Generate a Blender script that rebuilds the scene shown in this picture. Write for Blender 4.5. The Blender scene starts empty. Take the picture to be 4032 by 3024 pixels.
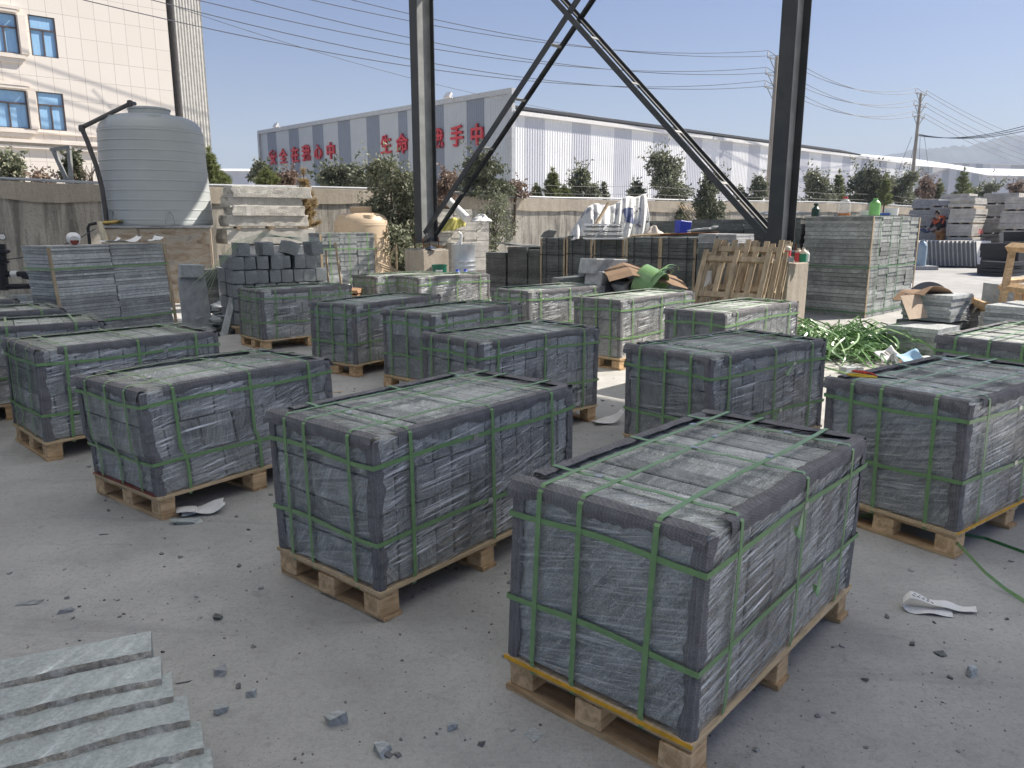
import bpy, bmesh, math, random
import numpy as np
from mathutils import Vector, Matrix, Euler
R = math.radians
S = bpy.context.scene
COL = S.collection
# ------------------------------------------------------------------ camera, sky, sun, exposure
CAM_H = 1.65
PITCH = math.atan((1512 - 876) / 3028.0)
cam = bpy.data.cameras.new('camera')
cam.sensor_width = 36.0
cam.lens = 36.0 * 3028 / 4032
cam.clip_start, cam.clip_end = 0.05, 20000
cam_ob = bpy.data.objects.new('camera', cam)
COL.objects.link(cam_ob)
cam_ob.location = (0, 0, CAM_H)
cam_ob.rotation_euler = (math.pi / 2 - PITCH, 0, 0)
S.camera = cam_ob

SUN_EL, SUN_AZ = R(44), math.atan2(.949, .313)          # azimuth from +Y towards +X
W = bpy.data.worlds.new('World'); S.world = W; W.use_nodes = True
wn = W.node_tree; wn.nodes.clear()
sky = wn.nodes.new('ShaderNodeTexSky'); sky.sky_type = 'NISHITA'; sky.sun_disc = False
sky.sun_elevation = SUN_EL; sky.sun_rotation = SUN_AZ
sky.altitude = 60; sky.air_density = 1.0; sky.dust_density = 1.2; sky.ozone_density = 3.0
bgd = wn.nodes.new('ShaderNodeBackground'); bgd.inputs[1].default_value = 0.053
wo = wn.nodes.new('ShaderNodeOutputWorld')
hsv = wn.nodes.new('ShaderNodeHueSaturation'); hsv.inputs['Saturation'].default_value = 1.16; hsv.inputs['Hue'].default_value = .515
wn.links.new(sky.outputs[0], hsv.inputs['Color']); wn.links.new(hsv.outputs[0], bgd.inputs[0]); wn.links.new(bgd.outputs[0], wo.inputs[0])
sl = bpy.data.lights.new('sun', 'SUN'); sl.energy = 4.1; sl.angle = R(0.6); sl.color = (1.0, .93, .83)
so = bpy.data.objects.new('sun', sl); COL.objects.link(so)
SUNV = Vector((math.sin(SUN_AZ) * math.cos(SUN_EL), math.cos(SUN_AZ) * math.cos(SUN_EL), math.sin(SUN_EL)))
so.rotation_euler = SUNV.to_track_quat('Z', 'Y').to_euler(); so.location = SUNV * 60
S.view_settings.view_transform = 'Standard'; S.view_settings.look = 'None'
S.view_settings.gamma = 1; S.view_settings.use_curve_mapping = False
S.view_settings.exposure = 1.16
S.cycles.max_bounces = 8; S.cycles.transparent_max_bounces = 24
S.cycles.caustics_reflective = False; S.cycles.caustics_refractive = False
S.cycles.volume_bounces = 0
S.cycles.use_denoising = True
S.cycles.use_adaptive_sampling = True

# ------------------------------------------------------------------ measuring helpers: where a spot of the site lies
def ray(px, py):
    a = (px - 2016) / 3028.0; b = -(py - 1512) / 3028.0
    return Vector((a, math.cos(PITCH) + b * math.sin(PITCH), -math.sin(PITCH) + b * math.cos(PITCH)))
def G(px, py, z=0.0):
    r = ray(px, py); t = (z - CAM_H) / r.z
    return Vector((r.x * t, r.y * t, z))
def AT(px, py, Y):
    r = ray(px, py); t = Y / r.y
    return Vector((r.x * t, Y, CAM_H + r.z * t))

# ------------------------------------------------------------------ mesh helpers
class MB:
    def __init__(s): s.v = []; s.f = []; s.m = []; s.mi = 0
    def add(s, vs, fs, M=None):
        b = len(s.v)
        s.v += [tuple(M @ Vector(p)) for p in vs] if M is not None else [tuple(p) for p in vs]
        s.f += [tuple(i + b for i in f) for f in fs]; s.m += [s.mi] * len(fs)
    def box(s, c, d, M=None, jit=0, rnd=None, rot=None, taper=None):
        x, y, z = d[0] / 2, d[1] / 2, d[2] / 2
        vs = [Vector((sx * x, sy * y, sz * z)) for sz in (-1, 1) for sy in (-1, 1) for sx in (-1, 1)]
        if taper:
            for i in (4, 5, 6, 7): vs[i].x *= taper; vs[i].y *= taper
        if jit: vs = [p + Vector((rnd.uniform(-jit, jit), rnd.uniform(-jit, jit), rnd.uniform(-jit, jit))) for p in vs]
        if rot is not None: vs = [Euler(rot).to_matrix() @ p for p in vs]
        vs = [p + Vector(c) for p in vs]
        s.add(vs, [(0, 2, 3, 1), (4, 5, 7, 6), (0, 1, 5, 4), (2, 6, 7, 3), (0, 4, 6, 2), (1, 3, 7, 5)], M)
    def bar(s, a, b, w, h, up=(0, 0, 1), M=None):
        a, b = Vector(a), Vector(b); d = (b - a).normalized(); u = Vector(up)
        sd = d.cross(u)
        if sd.length < 1e-4: sd = d.cross(Vector((1, 0, 0)))
        sd.normalize(); u = sd.cross(d).normalized()
        vs = []
        for p in (a, b):
            for i, j in ((-1, -1), (1, -1), (1, 1), (-1, 1)): vs.append(p + sd * (i * w / 2) + u * (j * h / 2))
        s.add(vs, [(0, 1, 2, 3)[::-1], (4, 5, 6, 7), (0, 1, 5, 4), (1, 2, 6, 5), (2, 3, 7, 6), (3, 0, 4, 7)], M)
    def tube(s, pts, r, n=8, M=None, cap=True):
        pts = [Vector(p) for p in pts]; rs = r if isinstance(r, (list, tuple)) else [r] * len(pts)
        vs = []; fs = []; ref = None
        for i, p in enumerate(pts):
            t = (pts[min(i + 1, len(pts) - 1)] - pts[max(i - 1, 0)]).normalized()
            if ref is None: ref = Vector((0, 0, 1)) if abs(t.z) < .9 else Vector((1, 0, 0))
            a = t.cross(ref).normalized(); b = a.cross(t); ref = b if b.length > .1 else ref
            for k in range(n):
                q = 2 * math.pi * k / n
                vs.append(p + (a * math.cos(q) + b * math.sin(q)) * rs[i])
        for i in range(len(pts) - 1):
            for k in range(n):
                fs.append((i * n + k, i * n + (k + 1) % n, (i + 1) * n + (k + 1) % n, (i + 1) * n + k))
        if cap: fs += [tuple(range(n))[::-1], tuple(range((len(pts) - 1) * n, len(pts) * n))]
        s.add(vs, fs, M)
    def lathe(s, prof, c=(0, 0, 0), n=32, M=None):
        vs = []; fs = []
        for r, z in prof:
            for k in range(n):
                q = 2 * math.pi * k / n
                vs.append((c[0] + r * math.cos(q), c[1] + r * math.sin(q), c[2] + z))
        for i in range(len(prof) - 1):
            for k in range(n): fs.append((i * n + k, i * n + (k + 1) % n, (i + 1) * n + (k + 1) % n, (i + 1) * n + k))
        fs += [tuple(range(n))[::-1], tuple(range((len(prof) - 1) * n, len(prof) * n))]
        s.add(vs, fs, M)
    def prism(s, poly, z0, z1, M=None):
        n = len(poly)
        s.add([(x, y, z0) for x, y in poly] + [(x, y, z1) for x, y in poly],
              [tuple(range(n))[::-1], tuple(range(n, 2 * n))] + [(i, (i + 1) % n, (i + 1) % n + n, i + n) for i in range(n)], M)
    def ribbon(s, pts, wvs, w, th=.0014, M=None):
        pts = [Vector(p) for p in pts]
        if not isinstance(wvs, list): wvs = [Vector(wvs)] * len(pts)
        vs = []; fs = []
        for i, p in enumerate(pts):
            t = (pts[min(i + 1, len(pts) - 1)] - pts[max(i - 1, 0)]).normalized()
            wv = wvs[i].normalized(); n = t.cross(wv).normalized()
            for a, b in ((-1, -1), (1, -1), (1, 1), (-1, 1)): vs.append(p + wv * (a * w / 2) + n * (b * th / 2))
        for i in range(len(pts) - 1):
            for k in range(4): fs.append((i * 4 + k, i * 4 + (k + 1) % 4, (i + 1) * 4 + (k + 1) % 4, (i + 1) * 4 + k))
        fs += [(0, 1, 2, 3)[::-1], tuple(len(pts) * 4 - 4 + k for k in range(4))]
        s.add(vs, fs, M)
    def grid(s, fn, nu, nv):
        vs = [fn(i / nu, j / nv) for j in range(nv + 1) for i in range(nu + 1)]
        s.add(vs, [(j * (nu + 1) + i, j * (nu + 1) + i + 1, (j + 1) * (nu + 1) + i + 1, (j + 1) * (nu + 1) + i) for j in range(nv) for i in range(nu)])
    def build(s, name, mats, parent=None, smooth=False, bevel=0, solid=0, matrix=None):
        me = bpy.data.meshes.new(name)
        me.from_pydata(s.v, [], s.f)
        mats = mats if isinstance(mats, (list, tuple)) else [mats]
        for m in mats: me.materials.append(m)
        if len(mats) > 1: me.polygons.foreach_set('material_index', s.m)
        me.polygons.foreach_set('use_smooth', [smooth] * len(me.polygons))
        me.update()
        if smooth == 'auto':
            pass
        o = bpy.data.objects.new(name, me); COL.objects.link(o)
        if parent is not None: o.parent = parent
        if matrix is not None: o.matrix_local = matrix
        if solid:
            m = o.modifiers.new('solid', 'SOLIDIFY'); m.thickness = solid; m.offset = 0
        if bevel:
            m = o.modifiers.new('bevel', 'BEVEL'); m.width = bevel; m.segments = 1; m.limit_method = 'ANGLE'; m.angle_limit = R(40)
        return o
def tag(o, label=None, cat=None, group=None, kind=None):
    if label: o['label'] = label
    if cat: o['category'] = cat
    if group: o['group'] = group
    if kind: o['kind'] = kind
    return o
def empty(name, loc, rz=0, label=None, cat=None, group=None):
    o = bpy.data.objects.new(name, None); COL.objects.link(o)
    o.location = loc; o.rotation_euler = (0, 0, rz); o.empty_display_size = .1
    return tag(o, label, cat, group)
def sm(o, ang=40):
    o.data.polygons.foreach_set('use_smooth', [True] * len(o.data.polygons))
    e = o.modifiers.new('split', 'EDGE_SPLIT'); e.split_angle = R(ang); return o
def RM(rz, loc=(0, 0, 0)): return Matrix.Translation(loc) @ Matrix.Rotation(rz, 4, 'Z')

# ------------------------------------------------------------------ materials
class NT:
    def __init__(s, name):
        s.mat = bpy.data.materials.new(name); s.mat.use_nodes = True
        s.t = s.mat.node_tree; s.t.nodes.clear()
        s.out = s.n('ShaderNodeOutputMaterial')
        s.tc = s.n('ShaderNodeTexCoord')
    def n(s, ty, **kw):
        q = s.t.nodes.new(ty)
        for k, v in kw.items(): setattr(q, k, v)
        return q
    def L(s, a, b): s.t.links.new(a, b)
    def put(s, sock, v):
        if hasattr(v, 'is_linked') or hasattr(v, 'links'): s.L(v, sock)
        elif isinstance(v, (tuple, list)) and len(v) == 3 and sock.type == 'RGBA': sock.default_value = (*v, 1)
        else: sock.default_value = v
    def co(s, kind='Object', scale=(1, 1, 1), rot=(0, 0, 0), loc=(0, 0, 0)):
        m = s.n('ShaderNodeMapping'); s.L(s.tc.outputs[kind], m.inputs[0])
        m.inputs['Scale'].default_value = scale; m.inputs['Rotation'].default_value = rot; m.inputs['Location'].default_value = loc
        return m.outputs[0]
    def world(s, scale=(1, 1, 1)):
        g = s.n('ShaderNodeNewGeometry'); m = s.n('ShaderNodeMapping'); s.L(g.outputs['Position'], m.inputs[0])
        m.inputs['Scale'].default_value = scale; return m.outputs[0]
    def noise(s, vec, scale=5, detail=4, rough=.55, dist=0):
        q = s.n('ShaderNodeTexNoise'); s.L(vec, q.inputs['Vector'])
        q.inputs['Scale'].default_value = scale; q.inputs['Detail'].default_value = detail
        q.inputs['Roughness'].default_value = rough; q.inputs['Distortion'].default_value = dist
        return q.outputs['Fac']
    def voro(s, vec, scale=5, feature='F1', out='Distance'):
        q = s.n('ShaderNodeTexVoronoi', feature=feature); s.L(vec, q.inputs['Vector']); q.inputs['Scale'].default_value = scale
        return q.outputs[out]
    def ramp(s, fac, stops):
        q = s.n('ShaderNodeValToRGB'); s.L(fac, q.inputs[0]); e = q.color_ramp.elements
        while len(e) < len(stops): e.new(.5)
        for i, (p, c) in enumerate(stops):
            e[i].position = p; e[i].color = (*c, 1) if isinstance(c, (tuple, list)) else (c, c, c, 1)
        return q.outputs[0]
    def mix(s, f, a, b, mode='MIX'):
        q = s.n('ShaderNodeMix', data_type='RGBA', blend_type=mode)
        s.put(q.inputs[0], f); s.put(q.inputs[6], a); s.put(q.inputs[7], b); return q.outputs[2]
    def math(s, op, a, b=0.5, c=None):
        q = s.n('ShaderNodeMath', operation=op); s.put(q.inputs[0], a); s.put(q.inputs[1], b)
        if c is not None: s.put(q.inputs[2], c)
        return q.outputs[0]
    def island(s): return s.n('ShaderNodeNewGeometry').outputs['Random Per Island']
    def orand(s): return s.n('ShaderNodeObjectInfo').outputs['Random']
    def bump(s, h, strength=.3, dist=.01):
        q = s.n('ShaderNodeBump'); s.L(h, q.inputs['Height']); q.inputs['Strength'].default_value = strength; q.inputs['Distance'].default_value = dist
        return q.outputs[0]
    def bsdf(s, col, rough=.7, metal=0, spec=.4, normal=None, **kw):
        q = s.n('ShaderNodeBsdfPrincipled'); s.put(q.inputs['Base Color'], col); s.put(q.inputs['Roughness'], rough)
        s.put(q.inputs['Metallic'], metal); s.put(q.inputs['Specular IOR Level'], spec)
        if normal is not None: s.L(normal, q.inputs['Normal'])
        for k, v in kw.items(): s.put(q.inputs[k.replace('_', ' ')], v)
        return q.outputs[0]
    def done(s, sh): s.L(sh, s.out.inputs[0]); return s.mat
def plain(name, col, rough=.6, metal=0, spec=.4, var=.15, scale=6, bump=.15, bd=.01):
    t = NT(name); v = t.co()
    f = t.noise(v, scale, 6, .6)
    c = t.mix(t.ramp(f, [(.3, 0), (.7, 1)]), tuple(x * (1 - var) for x in col), tuple(min(1, x * (1 + var)) for x in col))
    return t.done(t.bsdf(c, rough, metal, spec, t.bump(t.noise(v, scale * 8, 5), bump, bd)))
M = {}
def m_ground():
    t = NT('ground_concrete'); v = t.world()
    a = t.noise(v, .35, 5, .6); b = t.noise(v, 2.2, 6, .62); c = t.noise(v, 40, 5, .7); d = t.noise(v, 9, 6, .65, .6)
    col = t.ramp(a, [(.32, (.375, .367, .35)), (.52, (.475, .465, .44)), (.7, (.535, .52, .49))])
    col = t.mix(t.ramp(b, [(.4, .0), (.66, .75)]), col, (.34, .335, .32))
    col = t.mix(t.ramp(d, [(.60, 0), (.72, .5)]), col, (.23, .23, .225))
    col = t.mix(t.ramp(c, [(.3, .4), (.5, 0)]), col, (.21, .21, .205))
    # drag marks and damp smears, long in one direction
    s = t.noise(t.world((.5, 3.5, 1)), 1.3, 6, .65, .8)
    col = t.mix(t.ramp(s, [(.58, 0), (.68, .35)]), col, (.25, .25, .245))
    pt = t.noise(t.world((.22, .3, 1)), 1.0, 6, .68, .5); col = t.mix(t.ramp(pt, [(.5, 0), (.64, .42)]), col, (.285, .28, .27))
    fine = t.voro(v, 26)
    col = t.mix(t.ramp(fine, [(.03, .8), (.075, 0)]), col, (.10, .10, .105))
    gr = t.noise(v, 90, 4, .75); col = t.mix(t.ramp(gr, [(.36, .3), (.5, 0)]), col, (.25, .247, .24)); col = t.mix(t.ramp(gr, [(.58, 0), (.72, .25)]), col, (.64, .63, .60))
    md = t.noise(v, 14, 6, .7, 1.0); col = t.mix(t.ramp(md, [(.52, 0), (.66, .35)]), col, (.30, .295, .28))
    h = t.math('ADD', t.math('MULTIPLY', c, .5), t.math('ADD', d, t.math('MULTIPLY', t.noise(v, 150, 3, .6), .35)))
    return t.done(t.bsdf(col, t.ramp(b, [(.3, .82), (.7, .95)]), 0, .25, t.bump(h, .5, .012)))
def m_stone(name, dark, light, k=1.0, bumpd=.006, rough=.62, fia=1.0):
    t = NT(name); isl = t.island()
    vr = t.n('ShaderNodeVectorRotate', rotation_type='EULER_XYZ')
    cx = t.n('ShaderNodeCombineXYZ')
    t.L(t.math('MULTIPLY', isl, 37.0), cx.inputs[0]); t.L(t.math('MULTIPLY', isl, 71.0), cx.inputs[1]); t.L(t.math('MULTIPLY', isl, 23.0), cx.inputs[2])
    t.L(t.tc.outputs['Object'], vr.inputs['Vector']); t.L(cx.outputs[0], vr.inputs['Rotation'])
    m = t.n('ShaderNodeMapping'); t.L(vr.outputs[0], m.inputs[0]); m.inputs['Scale'].default_value = (1, 1, 6.5)
    t.L(t.n('ShaderNodeCombineXYZ').outputs[0], m.inputs['Location'])
    off = t.n('ShaderNodeVectorMath', operation='ADD'); t.L(m.outputs[0], off.inputs[0]); t.L(cx.outputs[0], off.inputs[1])
    st = t.noise(off.outputs[0], 7 * k, 8, .68, 1.2); fi = t.noise(t.co(), 160 * k, 4, .75); bl = t.noise(t.co(), 3.0, 4, .6)
    col = t.ramp(st, [(.30, dark), (.5, tuple((a + b) / 2 for a, b in zip(dark, light))), (.62, light), (.70, tuple(min(1, x * 1.5) for x in light)), (.76, light)])
    col = t.mix(t.ramp(fi, [(.40, .7 * fia), (.54, 0)]), col, tuple(x * .5 for x in dark)); col = t.mix(t.ramp(fi, [(.60, 0), (.70, .6 * fia)]), col, tuple(min(1, x * 1.45) for x in light))
    br = t.ramp(isl, [(0, .62), (.5, 1), (1, 1.35)])
    col = t.mix(1.0, col, br, 'MULTIPLY')
    col = t.mix(t.ramp(bl, [(.45, 0), (.75, .35)]), col, tuple(x * 1.6 for x in light))
    h = t.math('ADD', st, t.math('MULTIPLY', fi, .5))
    return t.done(t.bsdf(col, rough, 0, .35, t.bump(h, .55, bumpd)))
def m_film(name, amt, slope0, base):
    t = NT(name)
    ob = t.orand(); seed = t.math('MULTIPLY', ob, 90.0)
    sp = t.n('ShaderNodeSeparateXYZ'); t.L(t.tc.outputs['Object'], sp.inputs[0])
    u = t.math('ADD', sp.outputs[0], sp.outputs[1]); z = sp.outputs[2]
    def streak(slope, fx, fz, off, dist=.3, detail=3):
        c = t.n('ShaderNodeCombineXYZ')
        t.L(t.math('MULTIPLY', u, fx), c.inputs[0])
        t.L(t.math('ADD', t.math('MULTIPLY', z, fz), t.math('MULTIPLY', u, slope * fz)), c.inputs[1])
        t.L(t.math('ADD', seed, off), c.inputs[2])
        return t.noise(c.outputs[0], 1, detail, .55, dist)
    s1 = streak(slope0, 1.1, 44, 0); s2 = streak(slope0 - .16, 1.5, 62, 7); s3 = streak(.45, 2.6, 24, 13, .8); s4 = streak(slope0 * .5, 1.0, 95, 21, .2, 2)
    big = t.noise(t.co(), 2.6, 3, .5); bigb = t.noise(t.co(loc=(5, 2, 1)), 2.0, 3, .5)
    pk = lambda f, w: t.ramp(f, [(.5 - w, 0), (.5, 1), (.5 + w, 0)])
    l1 = t.math('MULTIPLY', pk(s1, .028), t.ramp(big, [(.39, 0), (.54, 1)]))
    l2 = t.math('MULTIPLY', pk(s2, .022), t.ramp(bigb, [(.42, 0), (.56, 1)]))
    l4 = t.math('MULTIPLY', t.ramp(s4, [(.585, 0), (.64, 1)]), t.ramp(bigb, [(.36, 1), (.48, 0)]))
    l3 = t.math('MULTIPLY', t.ramp(s3, [(.60, 0), (.72, .35)]), t.ramp(big, [(.45, .3), (.6, 1)]))
    f = t.math('MAXIMUM', t.math('MAXIMUM', l1, l2), t.math('MAXIMUM', l4, l3))
    f = t.math('MULTIPLY_ADD', f, amt, base)
    h = t.math('ADD', s1, t.math('MULTIPLY', t.math('ADD', s2, s3), .6))
    bm = t.bump(h, 1.0, .018)
    b = t.bsdf((.93, .94, .95), .2, 0, .8, bm)
    tr = t.n('ShaderNodeBsdfTransparent'); mx = t.n('ShaderNodeMixShader'); t.L(f, mx.inputs[0]); t.L(tr.outputs[0], mx.inputs[1]); t.L(b, mx.inputs[2])
    gl = t.n('ShaderNodeBsdfGlossy'); gl.inputs['Roughness'].default_value = .09; t.L(bm, gl.inputs['Normal'])
    fr = t.n('ShaderNodeFresnel'); fr.inputs[0].default_value = 1.16; t.L(bm, fr.inputs['Normal'])
    m2 = t.n('ShaderNodeMixShader'); t.L(t.math('MULTIPLY', fr.outputs[0], 1.0), m2.inputs[0]); t.L(mx.outputs[0], m2.inputs[1]); t.L(gl.outputs[0], m2.inputs[2])
    return t.done(m2.outputs[0])
def m_net():
    t = NT('shade_net'); v = t.co()
    sp = t.n('ShaderNodeSeparateXYZ'); t.L(v, sp.inputs[0]); x, y, z = sp.outputs[0], sp.outputs[1], sp.outputs[2]
    a = t.noise(v, 200, 3, .7); nz = t.math('MULTIPLY', t.noise(v, 35, 3), .010)
    def ln(q, per): return t.math('LESS_THAN', t.math('FRACT', t.math('DIVIDE', t.math('ADD', q, nz), per), 0), .2)
    A = ln(t.math('ADD', x, y), .0135); B = ln(t.math('ADD', z, t.math('MULTIPLY', t.math('SUBTRACT', x, y), .35)), .0095)
    col = t.ramp(t.noise(v, 14, 5, .6), [(.3, (.11, .106, .112)), (.7, (.20, .195, .203))])
    col = t.mix(t.math('MULTIPLY', t.math('MAXIMUM', A, B), t.ramp(a, [(.35, .15), (.65, .75)])), col, (.31, .30, .295))
    col = t.mix(t.ramp(a, [(.6, 0), (.72, .5)]), col, (.27, .26, .25))
    return t.done(t.bsdf(col, .85, 0, .2, t.bump(a, .7, .004)))
def m_wood(name, c1, c2, axis=0, sc=1.0):
    t = NT(name); s = [14 * sc] * 3; s[axis] = 1.6 * sc
    isl = t.island(); ofs = t.n('ShaderNodeVectorMath', operation='ADD')
    cx = t.n('ShaderNodeCombineXYZ'); t.L(t.math('MULTIPLY', isl, 50.), cx.inputs[0]); t.L(t.math('MULTIPLY', isl, 31.), cx.inputs[2])
    t.L(t.co(scale=tuple(s)), ofs.inputs[0]); t.L(cx.outputs[0], ofs.inputs[1])
    g = t.noise(ofs.outputs[0], 1.5, 6, .62, 1.2); d = t.noise(t.co(), 5, 5, .65)
    col = t.ramp(g, [(.3, c1), (.55, c2), (.75, tuple(min(1, x * 1.15) for x in c2))])
    col = t.mix(t.ramp(d, [(.5, 0), (.75, .5)]), col, tuple(x * .45 for x in c1))
    col = t.mix(1., col, t.ramp(isl, [(0, .75), (1, 1.15)]), 'MULTIPLY')
    return t.done(t.bsdf(col, .75, 0, .2, t.bump(g, .4, .004)))
def m_conc(name, base, stain, streak=1.0):
    t = NT(name); v = t.world()
    a = t.noise(v, 1.2, 6, .65); b = t.noise(t.world((4.5, 4.5, .5)), 1.1, 8, .7, .5); c = t.noise(v, 22, 5, .7)
    col = t.mix(t.ramp(a, [(.35, 0), (.7, 1)]), tuple(x * .78 for x in base), base)
    col = t.mix(t.ramp(b, [(.44, 0), (.62, .75 * streak)]), col, stain)
    col = t.mix(t.ramp(c, [(.35, .35), (.5, 0)]), col, tuple(x * .7 for x in stain))
    return t.done(t.bsdf(col, .9, 0, .2, t.bump(t.math('ADD', a, t.math('MULTIPLY', c, .35)), .7, .03)))
def m_steel(name, col, rough=.42):
    t = NT(name); v = t.world(); a = t.noise(v, 3.5, 6, .6); b = t.noise(v, 30, 5, .7)
    c = t.mix(t.ramp(a, [(.4, 0), (.7, .6)]), col, tuple(min(1, x * 1.7 + .012) for x in col))
    c = t.mix(t.ramp(b, [(.66, 0), (.74, .5)]), c, (.16, .09, .05))
    return t.done(t.bsdf(c, t.ramp(a, [(.3, rough - .08), (.7, rough + .18)]), 0, .45, t.bump(b, .12, .004)))
def m_leaf(name, cols):
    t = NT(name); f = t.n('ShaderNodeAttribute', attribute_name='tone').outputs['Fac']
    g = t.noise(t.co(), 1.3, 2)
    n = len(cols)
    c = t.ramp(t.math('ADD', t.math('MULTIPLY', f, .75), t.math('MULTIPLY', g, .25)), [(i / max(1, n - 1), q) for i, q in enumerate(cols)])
    d = t.bsdf(c, .5, 0, .35)
    tl = t.n('ShaderNodeBsdfTranslucent'); t.put(tl.inputs[0], c)
    mx = t.n('ShaderNodeMixShader'); mx.inputs[0].default_value = .22; t.L(d, mx.inputs[1]); t.L(tl.outputs[0], mx.inputs[2])
    return t.done(mx.outputs[0])
M['ground'] = m_ground()
M['stone'] = m_stone('grey_schist', (.205, .21, .198), (.57, .58, .55))
M['stone_top'] = M['stone']
M['stone_blue'] = m_stone('blue_grey_basalt', (.125, .138, .145), (.25, .27, .28), .7, .003)
M['tile'] = m_stone('grey_stone_tile', (.20, .213, .213), (.40, .42, .42), .8, .002, .65, .5)
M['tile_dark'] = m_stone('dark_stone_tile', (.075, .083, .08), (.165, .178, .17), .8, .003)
M['kerb'] = m_stone('sawn_kerb_stone', (.33, .36, .345), (.49, .525, .505), .5, .002, .6, .6)
M['granite'] = plain('rough_granite', (.52, .50, .46), .85, 0, .2, .22, 5, .8, .03)
M['granite_grey'] = plain('grey_granite', (.36, .37, .38), .8, 0, .25, .25, 9, .6, .015)
M['white_slab'] = plain('white_slab', (.72, .71, .68), .7, 0, .3, .1, 7, .3, .006)
M['film'] = m_film('stretch_film', .95, -.13, .07); M['film_end'] = m_film('stretch_film_end', .34, .25, .04); M['net'] = m_net()
M['wood'] = m_wood('raw_pine', (.36, .23, .12), (.62, .44, .26))
M['wood_y'] = m_wood('raw_pine_cross', (.33, .21, .11), (.58, .41, .24), 1)
M['ply'] = m_wood('plywood_sheet', (.50, .36, .21), (.66, .50, .31), 0, 2.2)
M['wood_old'] = m_wood('weathered_timber', (.24, .18, .12), (.45, .36, .25), 2)
M['strap'] = plain('green_strap', (.185, .32, .14), .32, 0, .5, .1, 30, .1, .001)
M['strap_dark'] = plain('dark_green_strap', (.05, .17, .06), .35, 0, .5, .15, 20, .1, .001)
M['seal'] = plain('tin_seal', (.62, .62, .62), .3, .9, .5, .2, 90, .3, .002)
M['yellow'] = plain('yellow_edge_paint', (.72, .38, .03), .6, 0, .3, .2, 20)
M['red_face'] = plain('red_ply_face', (.22, .05, .035), .6, 0, .3, .2, 20)
M['steel'] = m_steel('dark_steel', (.028, .031, .035))
M['steel_grey'] = m_steel('grey_steel', (.21, .215, .21))
M['conc'] = m_conc('pier_concrete', (.46, .41, .34), (.27, .22, .17), .6)
M['wall'] = m_conc('yard_wall_render', (.52, .485, .42), (.16, .15, .135), 1.2)
M['rust'] = plain('rusty_steel', (.20, .09, .045), .8, .2, .3, .3, 20, .5, .005)
M['black'] = plain('black_plastic', (.02, .02, .022), .45)
M['white'] = plain('white_plastic', (.75, .74, .72), .5, 0, .4, .06)
M['paper'] = plain('paper', (.78, .77, .75), .8, 0, .2, .05, 9, .3, .004)
M['ink'] = plain('ink', (.09, .09, .10), .8)
# ------------------------------------------------------------------ ground
g = MB()
g.add([(-1580, -190, 0), (1580, -190, 0), (1580, 2090, 0), (-1580, 2090, 0)], [(0, 1, 2, 3)])
tag(g.build('ground', M['ground']), kind='structure')

# hills far off
def hill(name, pts, depth, base):
    m = MB(); n = len(pts); rn = random.Random(len(name) + n)
    fs = []; vs = []
    for j in range(7):
        f = j / 6
        for i, (x, y, z) in enumerate(pts):
            hgt = z * math.sin(math.pi * (0.02 + .96 * f)) ** .8
            vs.append((x + (f - .5) * depth * .25, y + (f - .5) * depth, hgt - 2 + rn.uniform(-3, 3) * math.sin(math.pi * f)))
    for j in range(6):
        for i in range(n - 1): fs.append((j * n + i, j * n + i + 1, (j + 1) * n + i + 1, (j + 1) * n + i))
    m.add(vs, fs); return tag(m.build(name, base, smooth=True), kind='structure')
M['hill'] = plain('wooded_hill', (.13, .15, .15), .95, 0, .1, .3, .02, .3, 2)
def skyline(Y, pxs):
    out = []
    for i in range(len(pxs) - 1):
        for k in range(6):
            f = k / 6; a, b = pxs[i], pxs[i + 1]
            s = f * f * (3 - 2 * f)
            p = AT(a[0] + (b[0] - a[0]) * f, a[1] + (b[1] - a[1]) * s, Y); out.append((p.x, p.y, max(3, p.z + 2)))
    return out
hill('hills', skyline(1500, [(3350, 650), (3500, 606), (3620, 588), (3700, 582), (3790, 575), (3900, 552), (3980, 532), (4060, 540), (4300, 490), (4700, 600)]), 500, M['hill'])

# ------------------------------------------------------------------ the open shed: two columns, crossed braces, roof
C2 = Vector((4.05, 11.8, 0)); C1 = Vector((-1.88, 17.2, 0))
BAY = (C1 - C2); BAYL = BAY.length; E2 = BAY.normalized(); E1 = Vector((E2.y, -E2.x, 0)); YAW = math.atan2(E1.y, E1.x)
def pier(C, label, w=.62, h=1.06):
    t = empty('concrete_pier', C, YAW, label, 'concrete pier', 'concrete piers under the steel columns')
    m = MB(); rn = random.Random(int(C.x * 100)); m.box((0, 0, h / 2), (w * 1.2, w, h), jit=.008, rnd=rn); m.build('pier_block', M['conc'], t, bevel=.012)
    m = MB(); m.box((.03, .02, h + .012), (w * 1.05, w * .8, .022), jit=.004, rnd=rn); m.build('grout_pad', M['granite'], t)
    return t
pier(C1, 'concrete pier carrying the farther steel column, beside the galvanised drum')
pier(C2, 'concrete pier with bottles on it behind the leaning timber pallets')
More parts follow.
